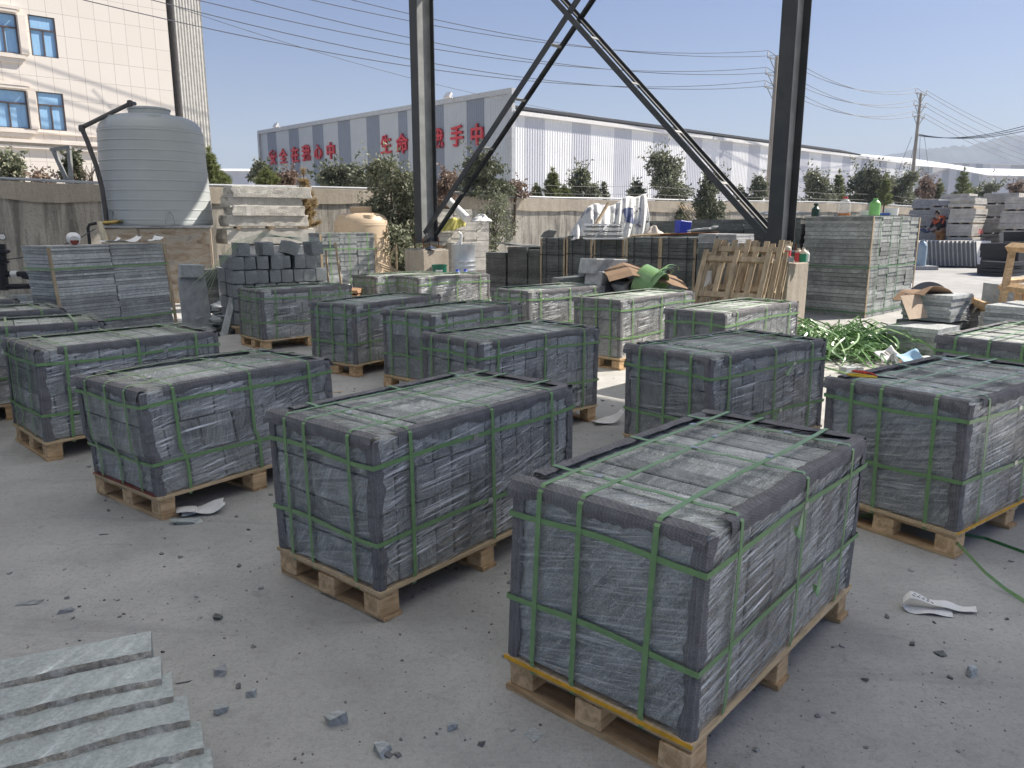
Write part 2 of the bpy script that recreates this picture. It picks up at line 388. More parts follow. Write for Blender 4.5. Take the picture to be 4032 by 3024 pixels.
def column(C, label):
    D, Wd, z0, z1 = .46, .23, 1.24, 9.0
    t = empty('steel_column', (C.x, C.y, z0), YAW, label, 'steel column', 'steel columns of the open shed')
    for sx in (-1, 1):
        m = MB(); m.box((sx * D / 2, 0, (z1 - z0) / 2), (.014, Wd, z1 - z0)); m.build('flange', M['steel'], t)
    m = MB(); m.box((0, 0, (z1 - z0) / 2), (D - .016, .009, z1 - z0)); m.build('web', M['steel_grey'], t)  # web paler than the flanges: the sun on it is put into the colour
    m = MB(); m.box((0, 0, -.012), (.56, .40, .022)); m.build('base_plate', M['steel'], t)
    for sx in (-1, 1):
        for sy in (-1, 1):
            m = MB(); m.tube([(sx * .22, sy * .15, -.17), (sx * .22, sy * .15, .09)], .013, 8)
            m.tube([(sx * .22, sy * .15, 0), (sx * .22, sy * .15, .025)], .024, 6)
            m.build('anchor_bolt', M['rust'], t)
    m = MB()
    for sy in (-1, 1): m.add([(-.19, sy * .006, 0), (.19, sy * .006, 0), (0, sy * .13, 0), (0, sy * .006, .16)], [(0, 1, 3), (0, 3, 2), (1, 2, 3)])
    m.build('stiffener', M['steel'], t)
    return t
column(C1, 'farther steel column, in front of the leafy tree by the wall')
column(C2, 'nearer steel column standing behind the leaning timber pallets')
ZB, ZT = 1.42, 8.95
def brace(a, b, off, label):
    """two parallel angle bars, one on each flange line, tied by short battens"""
    t = empty('cross_brace', (a.x, a.y, 0), 0, label, 'brace', 'crossed braces of the shed')
    d = (b - a)
    for s in (-1, 1):
        o = E1 * (s * .19) + E2.cross(Vector((0, 0, 1))) * 0
        m = MB()
        m.bar(a + o - Vector((a.x, a.y, 0)) + E1 * off, b + o - Vector((a.x, a.y, 0)) + E1 * off, .012, .10, up=E1.cross(d))
        m.bar(a + o - Vector((a.x, a.y, 0)) + E1 * (off - s * .045) , b + o - Vector((a.x, a.y, 0)) + E1 * (off - s * .045), .085, .011, up=E1.cross(d))
        m.build('angle_bar', M['steel'], t)
    n = 9
    for k in range(1, n):
        if k == n // 2 and False: continue
        p = a + d * (k / n) - Vector((a.x, a.y, 0)) + E1 * off
        m = MB(); m.bar(p - E1 * .182, p + E1 * .182, .012, .055, up=d); m.build('batten', M['steel_grey'], t)
    return t
z = Vector((0, 0, 1)); ins = E2 * .13
brace(C1 - ins + z * ZB, C2 + ins + z * ZT, .012, 'slim steel brace rising to the right from the farther column')
brace(C2 + ins + z * ZB, C1 - ins + z * ZT, -.012, 'steel brace slanting down to the right onto the nearer column')

M['roof'] = plain('roof_sheet', (.32, .34, .36), .45, .3, .4, .1, 2)
tt = NT('translucent_roof_sheet'); q1 = tt.bsdf((.72, .76, .77), .5); q2 = tt.n('ShaderNodeBsdfTranslucent'); tt.put(q2.inputs[0], (.86, .875, .87))
q3 = tt.n('ShaderNodeMixShader'); q3.inputs[0].default_value = .88; tt.L(q1, q3.inputs[1]); tt.L(q2.outputs[0], q3.inputs[2]); M['roof_clear'] = tt.done(q3.outputs[0])  # sheets made translucent to raise the fill light under the unseen roof
def roof():
    o = C2 - E1 * (C2.dot(E1))                      # point of the bay line's family with e1 = 0
    t = empty('shed_roof', (0, 0, 0), YAW, 'pitched metal roof high over the stone pallets, with clear sheets added to brighten the shade', 'roof')
    EAVE, ZE, RIDGE, ZR, BACK, ZK = 13.87, 8.8, -3.0, 10.3, -17.0, 9.0
    y = -5.2; k = 0; opaque = MB(); clear = MB()  # roof stops short at this end to let in side light
    while y < 17.4:
        y1 = min(17.4, y + 1.0); m = clear if k % 12 else opaque
        for (xa, za, xb, zb) in ((EAVE, ZE, RIDGE, ZR), (RIDGE, ZR, BACK, ZK)):
            m = clear if (k % 12 and xa == EAVE) else opaque
            if m is clear and xa == EAVE:
                xc = 7.6; zc = ZE + (ZR - ZE) * (EAVE - xc) / (EAVE - RIDGE)   # opaque towards the eave, to cut the glow on the outer stacks
                opaque.add([(xa, y, za), (xc, y, zc), (xc, y1, zc), (xa, y1, za)], [(0, 1, 2, 3)]); xa, za = xc, zc
            m.add([(xa, y, za), (xb, y, zb), (xb, y1, zb), (xa, y1, za)], [(0, 1, 2, 3)])
        y = y1; k += 1
    opaque.build('roof_sheet', M['roof'], t, solid=.02); clear.build('fill_light_sheet', M['roof_clear'], t, solid=.01)
roof()

# ------------------------------------------------------------------ striped warehouse beyond the wall
def m_clad(name, bounds_axis, period, duty, c_a, c_b, rib):
    t = NT(name)
    sp = t.n('ShaderNodeSeparateXYZ'); t.L(t.tc.outputs['Object'], sp.inputs[0]); x = sp.outputs[0]
    ph = t.math('FRACT', t.math('DIVIDE', x, period), 0)
    col = t.mix(t.math('GREATER_THAN', ph, duty), c_a, c_b)
    dirt = t.noise(t.co(scale=(3, 3, .25)), 1.0, 5, .6)
    col = t.mix(t.ramp(dirt, [(.45, 0), (.75, .25)]), col, tuple(v * .6 for v in c_b))
    w = t.math('FRACT', t.math('DIVIDE', x, rib), 0)
    h = t.ramp(w, [(0, 0), (.12, 1), (.38, 1), (.5, 0)])
    return t.done(t.bsdf(col, .45, 0, .4, t.bump(h, .9, .05)))
def stripes(m, zlo, zhi, cuts, x0=0):
    """wall of ribbed sheets: real corrugation, one strip per painted stripe; material 0 light, 1 dark"""
    for (a, b, mi) in cuts:
        m.mi = mi; n = max(1, round((b - a) / .2)); w = (b - a) / n
        for i in range(n):
            x = a + i * w
            for (u0, v0, u1, v1) in ((0, 0, .15, -.02), (.15, -.02, .5, -.02), (.5, -.02, .65, 0), (.65, 0, 1, 0)):
                za0 = zhi(x + u0 * w); za1 = zhi(x + u1 * w)
                m.add([(x + u0 * w, v0, zlo), (x + u1 * w, v1, zlo), (x + u1 * w, v1, za1), (x + u0 * w, v0, za0)], [(0, 1, 2, 3)])
    m.mi = 0
M['clad_w'] = plain('white_cladding', (.88, .88, .88), .4, 0, .4, .05, .8, 0)
M['clad_g'] = plain('grey_cladding', (.62, .63, .67), .4, 0, .4, .05, .8, 0)
M['clad_lb'] = plain('light_blue_grey_cladding', (.43, .465, .50), .4, 0, .4, .05, .8, 0)
M['clad_b'] = plain('shaded_grey_cladding', (.20, .23, .285), .4, 0, .4, .06, .8, 0)
M['trim'] = plain('grey_trim', (.42, .44, .46), .5)
M['red_sign'] = plain('red_sign_paint', (.52, .035, .05), .45, 0, .4, .1, 3)
wc = AT(2015, 450, 45.0); wl = AT(1023, 523, 65.2); wr = AT(3539, 638, 80.8)
def wx(p): return Vector((p.x, p.y, 0))
t = empty('warehouse', wx(wc), 0, 'long striped metal warehouse with red writing on its gable', 'warehouse')
gd = (wx(wl) - wx(wc)); GL = gd.length; gyaw = math.atan2(-gd.y, -gd.x)
gz = AT(2015, 365, 45.0).z
# gable wall: local x runs from the far left corner (0) to the near corner (GL)
gm = Matrix.Translation(gd) @ Matrix.Rotation(gyaw, 4, 'Z')
def gu(px):                                             # where a sight line through the photo's column meets the gable line
    r = ray(px, 600); a = wx(wl); d = (wx(wc) - wx(wl)).normalized()
    return (a.x * r.y - a.y * r.x) / (d.y * r.x - d.x * r.y)
cuts = []
edges = [38, 92, 150, 232, 297, 385, 455, 550, 630, 735, 820, 940, 1000, 1165, 1235, 1380, 1495, 1665]
us = [gu(1000 + .6076 * e) for e in edges]; us[0] = 0; us[-1] = GL
m = MB(); stripes(m, 0, lambda x: gz, [(us[i], us[i + 1], i % 2) for i in range(len(us) - 1)])
m.build('gable_wall', [M['clad_lb'], M['clad_b']], t, matrix=gm)  # gable sheets darker than the side wall's: shade put into the paint
m = MB(); m.box((GL / 2, 0, gz + .1), (GL + .3, .3, .28)); m.box((-.02, -.02, gz / 2), (.25, .3, gz)); m.box((GL + .02, -.02, gz / 2), (.28, .28, gz)); m.build('gable_trim', M['trim'], t, matrix=gm)
sd = wx(wr) - wx(wc); SL = 57.0; syaw = math.atan2(sd.y, sd.x); smx = Matrix.Rotation(syaw, 4, 'Z'); ez = wc.z
cuts = []; 
def su(px):
    r = ray(px, 640); a = wx(wc); d = sd.normalized(); return (a.x * r.y - a.y * r.x) / (d.y * r.x - d.x * r.y)
bp = [su(q) for q in (2065, 2144, 2250, 2324, 2416, 2484, 2568, 2627, 2701, 2761)]
first = [(0.25, bp[0], 0)] + [(bp[i], bp[i + 1], (i + 1) % 2) for i in range(9)]
rn = random.Random(4)
cuts = list(first); x = bp[-1]; i = 0; dw_ = (bp[9] - bp[1]) / 4
while x < SL:
    w = dw_ * (.57 if i % 2 == 0 else .43)
    cuts.append((x, min(SL, x + w), i % 2)); x += w; i += 1
m = MB(); stripes(m, 0, lambda x: ez, cuts); m.build('side_wall', [M['clad_w'], M['clad_g']], t, matrix=smx)
m = MB(); m.box((SL / 2, -.1, ez + .08), (SL, .35, .22)); m.build('gutter', M['white'], t, matrix=smx)
m = MB(); m.add([(0.2, .1, ez + .2), (SL - 8, .1, ez + .2), (SL - 8, 14, ez + .75), (.2, 14, ez + .75)], [(0, 1, 2, 3)]); m.build('roof', M['roof'], t, matrix=smx, solid=.05)
m = MB()
for k in range(int((SL - 12) / 2.1)): m.box((1.5 + k * 2.1, 1.1, ez + .60), (2.04, 2.2, .06), rot=(R(15), 0, 0)); m.box((1.5 + k * 2.1, .15, ez + .25), (2.02, .04, .22))
m.build('solar_panel_row', plain('dark_solar_panel', (.05, .052, .055), .85, 0, .08), t, matrix=smx)
# writing on the gable
def sign(ch, pxc, pyc, hpx, parent):
    c = bpy.data.curves.new('txt', 'FONT'); c.body = ch; c.extrude = .06; c.offset = .022; c.size = 1; c.align_x = 'CENTER'
    o = bpy.data.objects.new('txt', c); COL.objects.link(o); bpy.context.view_layer.update()
    me = bpy.data.meshes.new_from_object(o.evaluated_get(bpy.context.evaluated_depsgraph_get())); bpy.data.objects.remove(o)
    u = gu(pxc); P = wx(wl) + (wx(wc) - wx(wl)).normalized() * u
    zc = AT(pxc, pyc, P.y).z; hh = abs(AT(pxc, pyc - hpx / 2, P.y).z - AT(pxc, pyc + hpx / 2, P.y).z)
    zs = [v.co.y for v in me.vertices]; xs = [v.co.x for v in me.vertices]; k = hh / (max(zs) - min(zs)); cy = (max(zs) + min(zs)) / 2; cx = (max(xs) + min(xs)) / 2
    for v in me.vertices:
        x, y, zz = v.co; v.co = ((x - cx) * k * .95, -zz * 1.0 - .1, (y - cy) * k)
    me.materials.clear(); me.materials.append(M['red_sign'])
    ob = bpy.data.objects.new('sign_character', me); COL.objects.link(ob); ob.parent = parent
    ob.matrix_local = gm @ Matrix.Translation((u, 0, zc)); return ob
def zr(px, py): return 1000 + .6076 * px, 300 + .6076 * py
for ch, a, b, hgt in [('安', 128, 525, 95), ('全', 195, 517, 95), ('在', 272, 508, 102), ('我', 345, 498, 105), ('心', 424, 490, 95), ('中', 506, 483, 110),
                      ('生', 866, 442, 120), ('命', 970, 436, 130), ('在', 1098, 420, 130), ('我', 1197, 405, 130), ('手', 1325, 387, 138), ('中', 1455, 378, 140)]:
    px, py = zr(a, b); sign(ch, px, py, hgt * .6076, t)
for a, b in ((190, 338), (1305, 165)):
    px, py = zr(a, b); u = gu(px); mm = MB(); mm.box((u, -.5, gz + .32), (.5, .16, .34), rot=(R(-35), 0, 0)); mm.bar((u, 0, gz + .1), (u, -.4, gz + .35), .06, .06); mm.build('floodlight', M['white'], t, matrix=gm)

# second shed with a bright gable, farther right, and its solar roof
def shed(name, label, base, yaw, L, Wd, ez, rz, mats, gable=True, n=8):
    t = empty(name, base, yaw, label, 'warehouse')
    m = MB(); k = 0; w = L / n
    for i in range(n): m.mi = i % 2; m.add([(i * w, 0, 0), ((i + 1) * w, 0, 0), ((i + 1) * w, 0, ez), (i * w, 0, ez)], [(0, 1, 2, 3)])
    m.build('front_wall', mats, t)
    nn = 10; zz = lambda q: ez + (rz - ez) * (1 - abs(q / Wd - .5) * 2)
    for xx in (0, L):
        m = MB()
        for i in range(nn):
            a, b = Wd * i / nn, Wd * (i + 1) / nn; m.mi = i % 2
            m.add([(xx, a, 0), (xx, b, 0), (xx, b, zz(b)), (xx, a, zz(a))], [(0, 1, 2, 3)])
        m.build('gable_wall', mats, t)
    m = MB(); m.add([(-.3, -.4, ez - .05), (L + .3, -.4, ez - .05), (L + .3, Wd / 2, rz + .08), (-.3, Wd / 2, rz + .08), (L + .3, Wd + .4, ez - .05), (-.3, Wd + .4, ez - .05)], [(0, 1, 2, 3), (3, 2, 4, 5)])
    m.build('roof', M['clad_w'], t, solid=.06); return t
b1 = AT(3560, 760, 88); shed('warehouse', 'pale gabled warehouse with striped end, right of the second power pole', (b1.x, b1.y, 0), syaw + R(-8), 22, 24, AT(3560, 650, 88).z, AT(3760, 600, 100).z, [M['clad_w'], M['clad_lb']])
b2 = AT(3880, 760, 70); shed('outbuilding', 'low grey louvred outbuilding with lean roof at the far right', (b2.x, b2.y, 0), syaw - R(30), 16, 9, AT(3890, 690, 70).z, AT(3890, 680, 70).z + .6, [M['clad_g'], M['clad_lb']], n=5)
b3 = AT(780, 740, 95); t3 = shed('warehouse', 'white low warehouse glimpsed between the water tank and the striped gable', (b3.x, b3.y, 0), R(4), 15, 14, AT(900, 672, 95).z, AT(900, 652, 95).z, [M['clad_w'], M['clad_g']], n=5)
b4 = AT(3900, 640, 140); shed('warehouse', 'distant blue grey warehouse behind the gabled one', (b4.x, b4.y, 0), R(20), 40, 14, AT(3960, 645, 140).z, AT(3960, 632, 140).z, [M['clad_g'], M['clad_lb']])

# ------------------------------------------------------------------ cream office building
def cream():
    A = AT(0, 21, 31.0); B = AT(662, 121, 35.05); a = wx(A); b = wx(B); d = (b - a).normalized(); yaw = math.atan2(d.y, d.x)
    t = empty('office_building', b, yaw, 'cream stone clad building with blue windows behind the water tank', 'building')
    def u(px, py=140):
        r = ray(px, py); o = b
        return (o.x * r.y - o.y * r.x) / (d.y * r.x - d.x * r.y)
    def zz(px, py): P = b + d * u(px, py); return AT(px, py, P.y).z
    tm = NT('cream_stone_tiles')
    br = tm.n('ShaderNodeTexBrick', offset=0.0); sp = tm.n('ShaderNodeSeparateXYZ'); tm.L(tm.tc.outputs['Object'], sp.inputs[0]); cx = tm.n('ShaderNodeCombineXYZ')
    tm.L(sp.outputs[0], cx.inputs[0]); tm.L(sp.outputs[2], cx.inputs[1]); tm.L(cx.outputs[0], br.inputs['Vector'])
    br.inputs['Scale'].default_value = 1; br.inputs['Brick Width'].default_value = .57; br.inputs['Row Height'].default_value = .80; br.inputs['Mortar Size'].default_value = .009; br.inputs['Mortar Smooth'].default_value = .2
    br.inputs['Color1'].default_value = (.76, .705, .63, 1); br.inputs['Color2'].default_value = (.785, .735, .665, 1); br.inputs['Mortar'].default_value = (.44, .40, .355, 1)
    n = tm.noise(tm.co(), .7, 5, .6)
    M['cream'] = tm.done(tm.bsdf(tm.mix(tm.ramp(n, [(.35, .0), (.7, .25)]), br.outputs['Color'], (.72, .65, .57)), .6, 0, .3))
    M['cream_plain'] = plain('cream_render', (.78, .71, .63), .7, 0, .3, .08, 2)
    H = 17.0
    # windows cut out of the wall by laying the wall in panels round them
    wins = [(-40, 70, 50, 205), (118, 222, 65, 223), (-40, 110, 352, 502), (150, 255, 365, 512)]
    rects = []
    for (x0, x1, y0, y1) in wins:
        c = (x0 + x1) / 2; cy = (y0 + y1) / 2; rects.append((u(x0, cy), u(x1, cy), zz(c, y1), zz(c, y0)))
    for i in range(2):                                   # the storeys above repeat out of the frame
        pass
    xs = sorted(set([-24.0, 0.0] + [q for r in rects for q in r[:2]])); zs = sorted(set([0.0, H] + [q for r in rects for q in r[2:]]))
    m = MB()
    for i in range(len(xs) - 1):
        for j in range(len(zs) - 1):
            cx_, cz_ = (xs[i] + xs[i + 1]) / 2, (zs[j] + zs[j + 1]) / 2
            if any(r[0] < cx_ < r[1] and r[2] < cz_ < r[3] for r in rects): continue
            m.add([(xs[i], 0, zs[j]), (xs[i + 1], 0, zs[j]), (xs[i + 1], 0, zs[j + 1]), (xs[i], 0, zs[j + 1])], [(0, 1, 2, 3)])
    m.add([(-24, 14, 0), (-24, 14, H), (-24, 0, H), (-24, 0, 0)], [(0, 1, 2, 3)]); m.add([(-24, 0, H), (1.45, 0, H), (1.45, 14, H), (-24, 14, H)], [(0, 1, 2, 3)])
    m.build('wall', M['cream'], t)
    glass = NT('blue_window_glass'); M['glass'] = glass.done(glass.bsdf(glass.mix(glass.ramp(glass.noise(glass.co(scale=(6, 6, .6)), 2, 4), [(.4, 0), (.6, .5)]), (.30, .53, .78), (.42, .64, .85)), .3, 0, .4))
    frame = plain('dark_window_frame', (.11, .085, .08), .5)
    for (x0, x1, z0, z1) in rects:
        f = MB(); zm = z1 - (z1 - z0) * .34; xm = (x0 + x1) / 2; dp = .055
        for (a0, b0) in (((x0, z0), (x1, z0)), ((x0, z1), (x1, z1)), ((x0, zm), (x1, zm))): f.bar((a0[0], dp, a0[1]), (b0[0], dp, b0[1]), .08, .055)
        f.bar((x0 + .02, dp, z0), (x0 + .02, dp, z1), .06, .08, up=(0, 1, 0)); f.bar((x1 - .02, dp, z0), (x1 - .02, dp, z1), .06, .08, up=(0, 1, 0)); f.bar((xm, dp, z0), (xm, dp, zm), .05, .06, up=(0, 1, 0))
        for (q0, q1) in (((x0, 0), (x0, .16)), ((x1, .16), (x1, 0))): f.add([(q0[0], q0[1], z0), (q1[0], q1[1], z0), (q1[0], q1[1], z1), (q0[0], q0[1], z1)], [(0, 1, 2, 3)])
        fo = f.build('window', frame, t)
        p = MB(); p.add([(x0, .075, z0), (x1, .075, z0), (x1, .075, z1), (x0, .075, z1)], [(0, 1, 2, 3)]); p.build('pane', M['glass'], fo)
    for k in (0, 2):
        (x0, x1, z0, z1) = rects[k]
        m = MB(); m.box(((x0 + x1) / 2 - .2, -.07, z0 - .12), (x1 - x0 + .7, .2, .12)); m.box(((x0 + x1) / 2 - .2, -.04, z0 - .26), (x1 - x0 + .5, .13, .14)); m.build('window_sill', M['cream_plain'], t)
        m = MB(); m.box(((x0 + x1) / 2 - .2, -.06, z1 + .22), (x1 - x0 + .7, .18, .12)); m.box(((x0 + x1) / 2 - .2, -.05, z1 + .1), (x1 - x0 + .5, .16, .1)); m.build('window_hood', M['cream_plain'], t)
        m = MB(); m.box((x1 + .16, -.045, (z0 + z1) / 2), (.26, .13, z1 - z0)); m.build('window_surround', M['cream_plain'], t)
    zc = zz(200, 562)
    m = MB(); m.box((-12, -.10, zc), (24, .22, .12)); m.box((-12, -.06, zc - .22), (24, .16, .10)); m.box((-12, -.04, zc + .35), (24, .09, .06)); m.build('cornice_band', M['cream_plain'], t)
    m = MB()                                             # dark recess and ribbed end bay
    m.add([(0, .0, 0), (0, .9, 0), (0, .9, H), (0, 0, H)], [(0, 1, 2, 3)]); m.add([(0, .9, 0), (.32, .9, 0), (.32, .9, H), (0, .9, H)], [(0, 1, 2, 3)])
    m.build('recess', plain('grey_recess', (.33, .30, .28), .8), t)
    m = MB(); m.add([(.32, .9, 0), (.32, -.05, 0), (.32, -.05, H), (.32, .9, H)], [(0, 1, 2, 3)])
    n = 9; w = 1.13 / n
    for i in range(n):
        x = .32 + i * w
        m.add([(x, -.05, 0), (x + w * .45, -.05, 0), (x + w * .45, -.05, H), (x, -.05, H)], [(0, 1, 2, 3)])
        m.add([(x + w * .45, -.05, 0), (x + w * .55, .0, 0), (x + w * .55, .0, H), (x + w * .45, -.05, H)], [(0, 1, 2, 3)])
        m.add([(x + w * .55, .0, 0), (x + w * .9, .0, 0), (x + w * .9, .0, H), (x + w * .55, .0, H)], [(0, 1, 2, 3)])
        m.add([(x + w * .9, 0, 0), (x + w, -.05, 0), (x + w, -.05, H), (x + w * .9, 0, H)], [(0, 1, 2, 3)])
    m.add([(1.45, -.05, 0), (1.45, 14, 0), (1.45, 14, H), (1.45, -.05, H)], [(0, 1, 2, 3)])
    m.build('ribbed_end_bay', plain('white_ribbed_tiles', (.70, .68, .62), .6), t)
cream()

# ------------------------------------------------------------------ yard wall
WALL_A = Vector((-11.6, 17.4, 0)); WALL_B = Vector((17.4, 38.9, 0)); WD = (WALL_B - WALL_A).normalized(); WN = Vector((WD.y, -WD.x, 0))
def wall_at(px):
    r = ray(px, 800); a = WALL_A
    s = (a.x * r.y - a.y * r.x) / (WD.y * r.x - WD.x * r.y); return s
M['cable2'] = plain('old_wire', (.16, .16, .16), .6)
def yard_wall():
    t = empty('boundary_wall', WALL_A, math.atan2(WD.y, WD.x), 'stained rendered yard wall with a rough coping, behind the stone yard', 'wall')
    tops = [(-500, 690), (0, 711), (401, 729), (829, 738), (1422, 747), (2005, 780), (2315, 787), (2917, 797), (3372, 802), (3600, 817), (4300, 826)]
    pts = []
    for px, py in tops:
        s = wall_at(px); P = WALL_A + WD * s; pts.append((s, AT(px, py, P.y).z))
    rn = random.Random(3); m = MB(); cp = MB(); n = 120
    s0, s1 = pts[0][0], pts[-1][0]
    def ht(s):
        for (a, b) in zip(pts, pts[1:]):
            if a[0] <= s <= b[0]: return a[1] + (b[1] - a[1]) * (s - a[0]) / (b[0] - a[0])
        return pts[-1][1]
    ss = [s0 + (s1 - s0) * i / n for i in range(n + 1)]
    hs = [ht(s) + rn.uniform(-.012, .012) for s in ss]; cb = [h - .40 + rn.uniform(-.03, .03) for h in hs]; of = [rn.uniform(-.012, .012) for _ in ss]
    for i in range(n):
        a, b = ss[i], ss[i + 1]
        m.add([(a, of[i], 0), (b, of[i + 1], 0), (b, of[i + 1], cb[i + 1]), (a, of[i], cb[i]), (a, .24, 0), (b, .24, 0), (b, .24, cb[i + 1]), (a, .24, cb[i])], [(0, 1, 2, 3), (5, 4, 7, 6)])
        q = -.05
        cp.add([(a, q + of[i], cb[i]), (b, q + of[i + 1], cb[i + 1]), (b, q + of[i + 1] * 2, hs[i + 1]), (a, q + of[i] * 2, hs[i]), (b, .28, hs[i + 1] + .02), (a, .28, hs[i] + .02), (b, .28, cb[i + 1]), (a, .28, cb[i])], [(0, 1, 2, 3), (3, 2, 4, 5), (5, 4, 6, 7), (1, 0, 7, 6)])
    m.build('wall_face', M['wall'], t); cp.build('coping', m_conc('coping_render', (.52, .46, .37), (.33, .29, .24), .7), t)
    p = MB(); p.tube([(s, -.02, h + .05) for s, h in zip(ss[::4], hs[::4])], .035, 6); p.build('conduit', M['trim'], t)
    # loose wires strung above the wall
    for dz, sg in ((.55, .10), (.25, .06)):
        w = MB(); pp = []
        for i, s in enumerate(ss[25:85]): pp.append((s, .1, ht(s) + dz - sg * abs(math.sin(i * .21))))
        w.tube(pp, .006, 4); w.build('fence_wire', M['cable2'], t)
yard_wall()

# ------------------------------------------------------------------ power poles and lines
def pole(P, H, label, arms):
    t = empty('power_pole', (P.x, P.y, 0), R(40), label, 'power pole', 'power poles along the lane')
    m = MB(); m.tube([(0, 0, 0), (0, 0, H)], [.21, .12], 12); sm(m.build('pole_shaft', M['conc'], t))
    for z0, w, lean in arms:
        m = MB(); m.bar((-w, 0, z0), (w, 0, z0), .09, .09)
        m.bar((-w * .8, 0, z0), (0, 0, z0 - .9), .05, .05); m.bar((w * .8, 0, z0), (0, 0, z0 - .9), .05, .05); a = m.build('cross_arm', M['steel_grey'], t)
        for q in (-w, w):
            m = MB(); m.lathe([(.03, 0), (.06, .05), (.04, .1), (.07, .18), (.03, .3), (.02, .42)], (q, 0, z0 + .04), 8); m.build('insulator', M['white'], a)
    return t
P1 = AT(3027, 700, 60.0); P2 = AT(3592, 700, 77.0)
H1 = AT(3027, 222, 60).z; H2 = AT(3592, 366, 77).z
arms1 = [(H1 - .2, 1.15, 0), (H1 - 1.35, 1.25, 0), (H1 - 2.25, 1.25, 0)]; arms2 = [(H2 - .1, 1.15, 0), (H2 - 1.2, 1.25, 0), (H2 - 2.2, 1.25, 0)]
pole(P1, H1, 'concrete power pole half hidden by the nearer steel column', arms1)
pole(P2, H2, 'farther concrete power pole with bundled cables at its head', arms2)
M['cable'] = plain('power_cable', (.12, .125, .14), .6)
wires = tag(empty('power_line', (0, 0, 0)), 'sagging overhead power cables crossing the sky', 'cable')
P0 = Vector((-22, 26.5, 0)); dirn = (wx(P2) - wx(P1)).normalized(); side = Vector((math.cos(R(40)), math.sin(R(40)), 0))
mids = [(1330, 0), (1060, 0), (1700, 0), (1560, 0), (860, 0), (1460, 0)]
k = 0
for j, (za, zb) in enumerate(zip(arms1, arms2)):
    for s in (-1, 1):
        a = wx(P1) + side * (s * za[1]) + Vector((0, 0, za[0] + .45)); b = wx(P2) + side * (s * zb[1]) + Vector((0, 0, zb[0] + .45))
        pts = [a.lerp(b, i / 14) - Vector((0, 0, 1.3 * 4 * (i / 14) * (1 - i / 14))) for i in range(15)]
        m = MB(); m.tube(pts, .024, 5); m.build('cable', M['cable'], wires)
        c = P0 + side * (s * 1.2) + Vector((0, 0, H1 - .6 - j * 1.05 + (.5 if s > 0 else 0)))
        pts = [a.lerp(c, i / 30) - Vector((0, 0, 2.1 * 4 * (i / 30) * (1 - i / 30))) for i in range(31)]
        m = MB(); m.tube(pts, .02, 5); m.build('cable', M['cable'], wires)
        e = wx(P2) + dirn * 26 + Vector((6, -6, 0)) + side * (s * 1.2) + Vector((0, 0, zb[0] - 5.2 + s * .3))
        pts = [b.lerp(e, i / 12) - Vector((0, 0, .9 * 4 * (i / 12) * (1 - i / 12))) for i in range(13)]
        m = MB(); m.tube(pts, .024, 5); m.build('cable', M['cable'], wires)
for dz in (0, .25, .5):
    a = wx(P2) + Vector((.2, 0, AT(3592, 535, 77).z + dz * .3)); b = AT(4200, 440 + dz * 60, 60)
    m = MB(); m.tube([a.lerp(b, i / 12) - Vector((0, 0, .8 * 4 * (i / 12) * (1 - i / 12))) for i in range(13)], .03, 5); m.build('cable', M['cable'], wires)
for q in range(4):                                      # loops hanging at the far pole
    a = wx(P2) + Vector((-.6 + q * .4, -.3, AT(3592, 540, 77).z)); m = MB()
    m.tube([a + Vector((math.sin(i / 10 * math.pi) * (-1.0 + q * .6), 0, -3.2 * math.sin(i / 10 * math.pi / 1.2) - 1.5 * (i / 10))) for i in range(11)], .02, 5); m.build('cable', M['cable'], wires)
# one thin lone wire, low across the sky in front of the gable
a = AT(700, 30, 34); b = AT(2420, 470, 46)
m = MB(); m.tube([a.lerp(b, i / 16) - Vector((0, 0, .5 * 4 * (i / 16) * (1 - i / 16))) for i in range(17)], .012, 5); m.build('cable', M['cable'], wires)
# ------------------------------------------------------------------ strapped stone pallets
def wooden_base(t, l, w, rn, yellow=False, red=False, ylong=False):
    """plywood deck on nine blocks; returns the height of its top"""
    zt = .142
    m = MB(); m.box((0, 0, zt - .010), (l + .03, w + .03, .018))
    dk = m.build('pallet_deck', M['ply'], t)
    if yellow:
        m = MB(); m.box((-l / 2 - .0165, 0, zt - .009), (.003, w + .034, .013)); m.build('painted_edge', M['yellow'], dk)
    if ylong:
        m = MB(); m.box((0, -w / 2 - .0165, zt - .004), (l + .034, .003, .012)); m.build('painted_edge', M['yellow'], dk)
    if red:
        m = MB(); m.box((-l / 2 - .006, 0, zt + .001), (.03, w * .98, .003)); m.build('red_facing', M['red_face'], dk)
    for sx in (-1, 0, 1):
        x = sx * (l / 2 - .045)
        m = MB(); m.box((x + rn.uniform(-.006, .006), 0, zt - .0285), (.095, w + .02, .018), jit=.002, rnd=rn); m.build('stringer_board', M['wood_y'], dk)
        m = MB(); m.box((x + rn.uniform(-.008, .008), 0, .010), (.10, w + .03, .019), jit=.002, rnd=rn); m.build('bottom_board', M['wood_y'], dk)
        for sy in (-1, 0, 1):
            m = MB(); m.box((x + rn.uniform(-.008, .008), sy * (w / 2 - .05) + rn.uniform(-.012, .012), .062), (.095 + rn.uniform(-.01, .015), .105 + rn.uniform(-.01, .02), .085), jit=.0025, rnd=rn, rot=(0, 0, rn.uniform(-.05, .05)))
            m.build('pallet_block', M['wood'], dk, bevel=.003)
    return zt
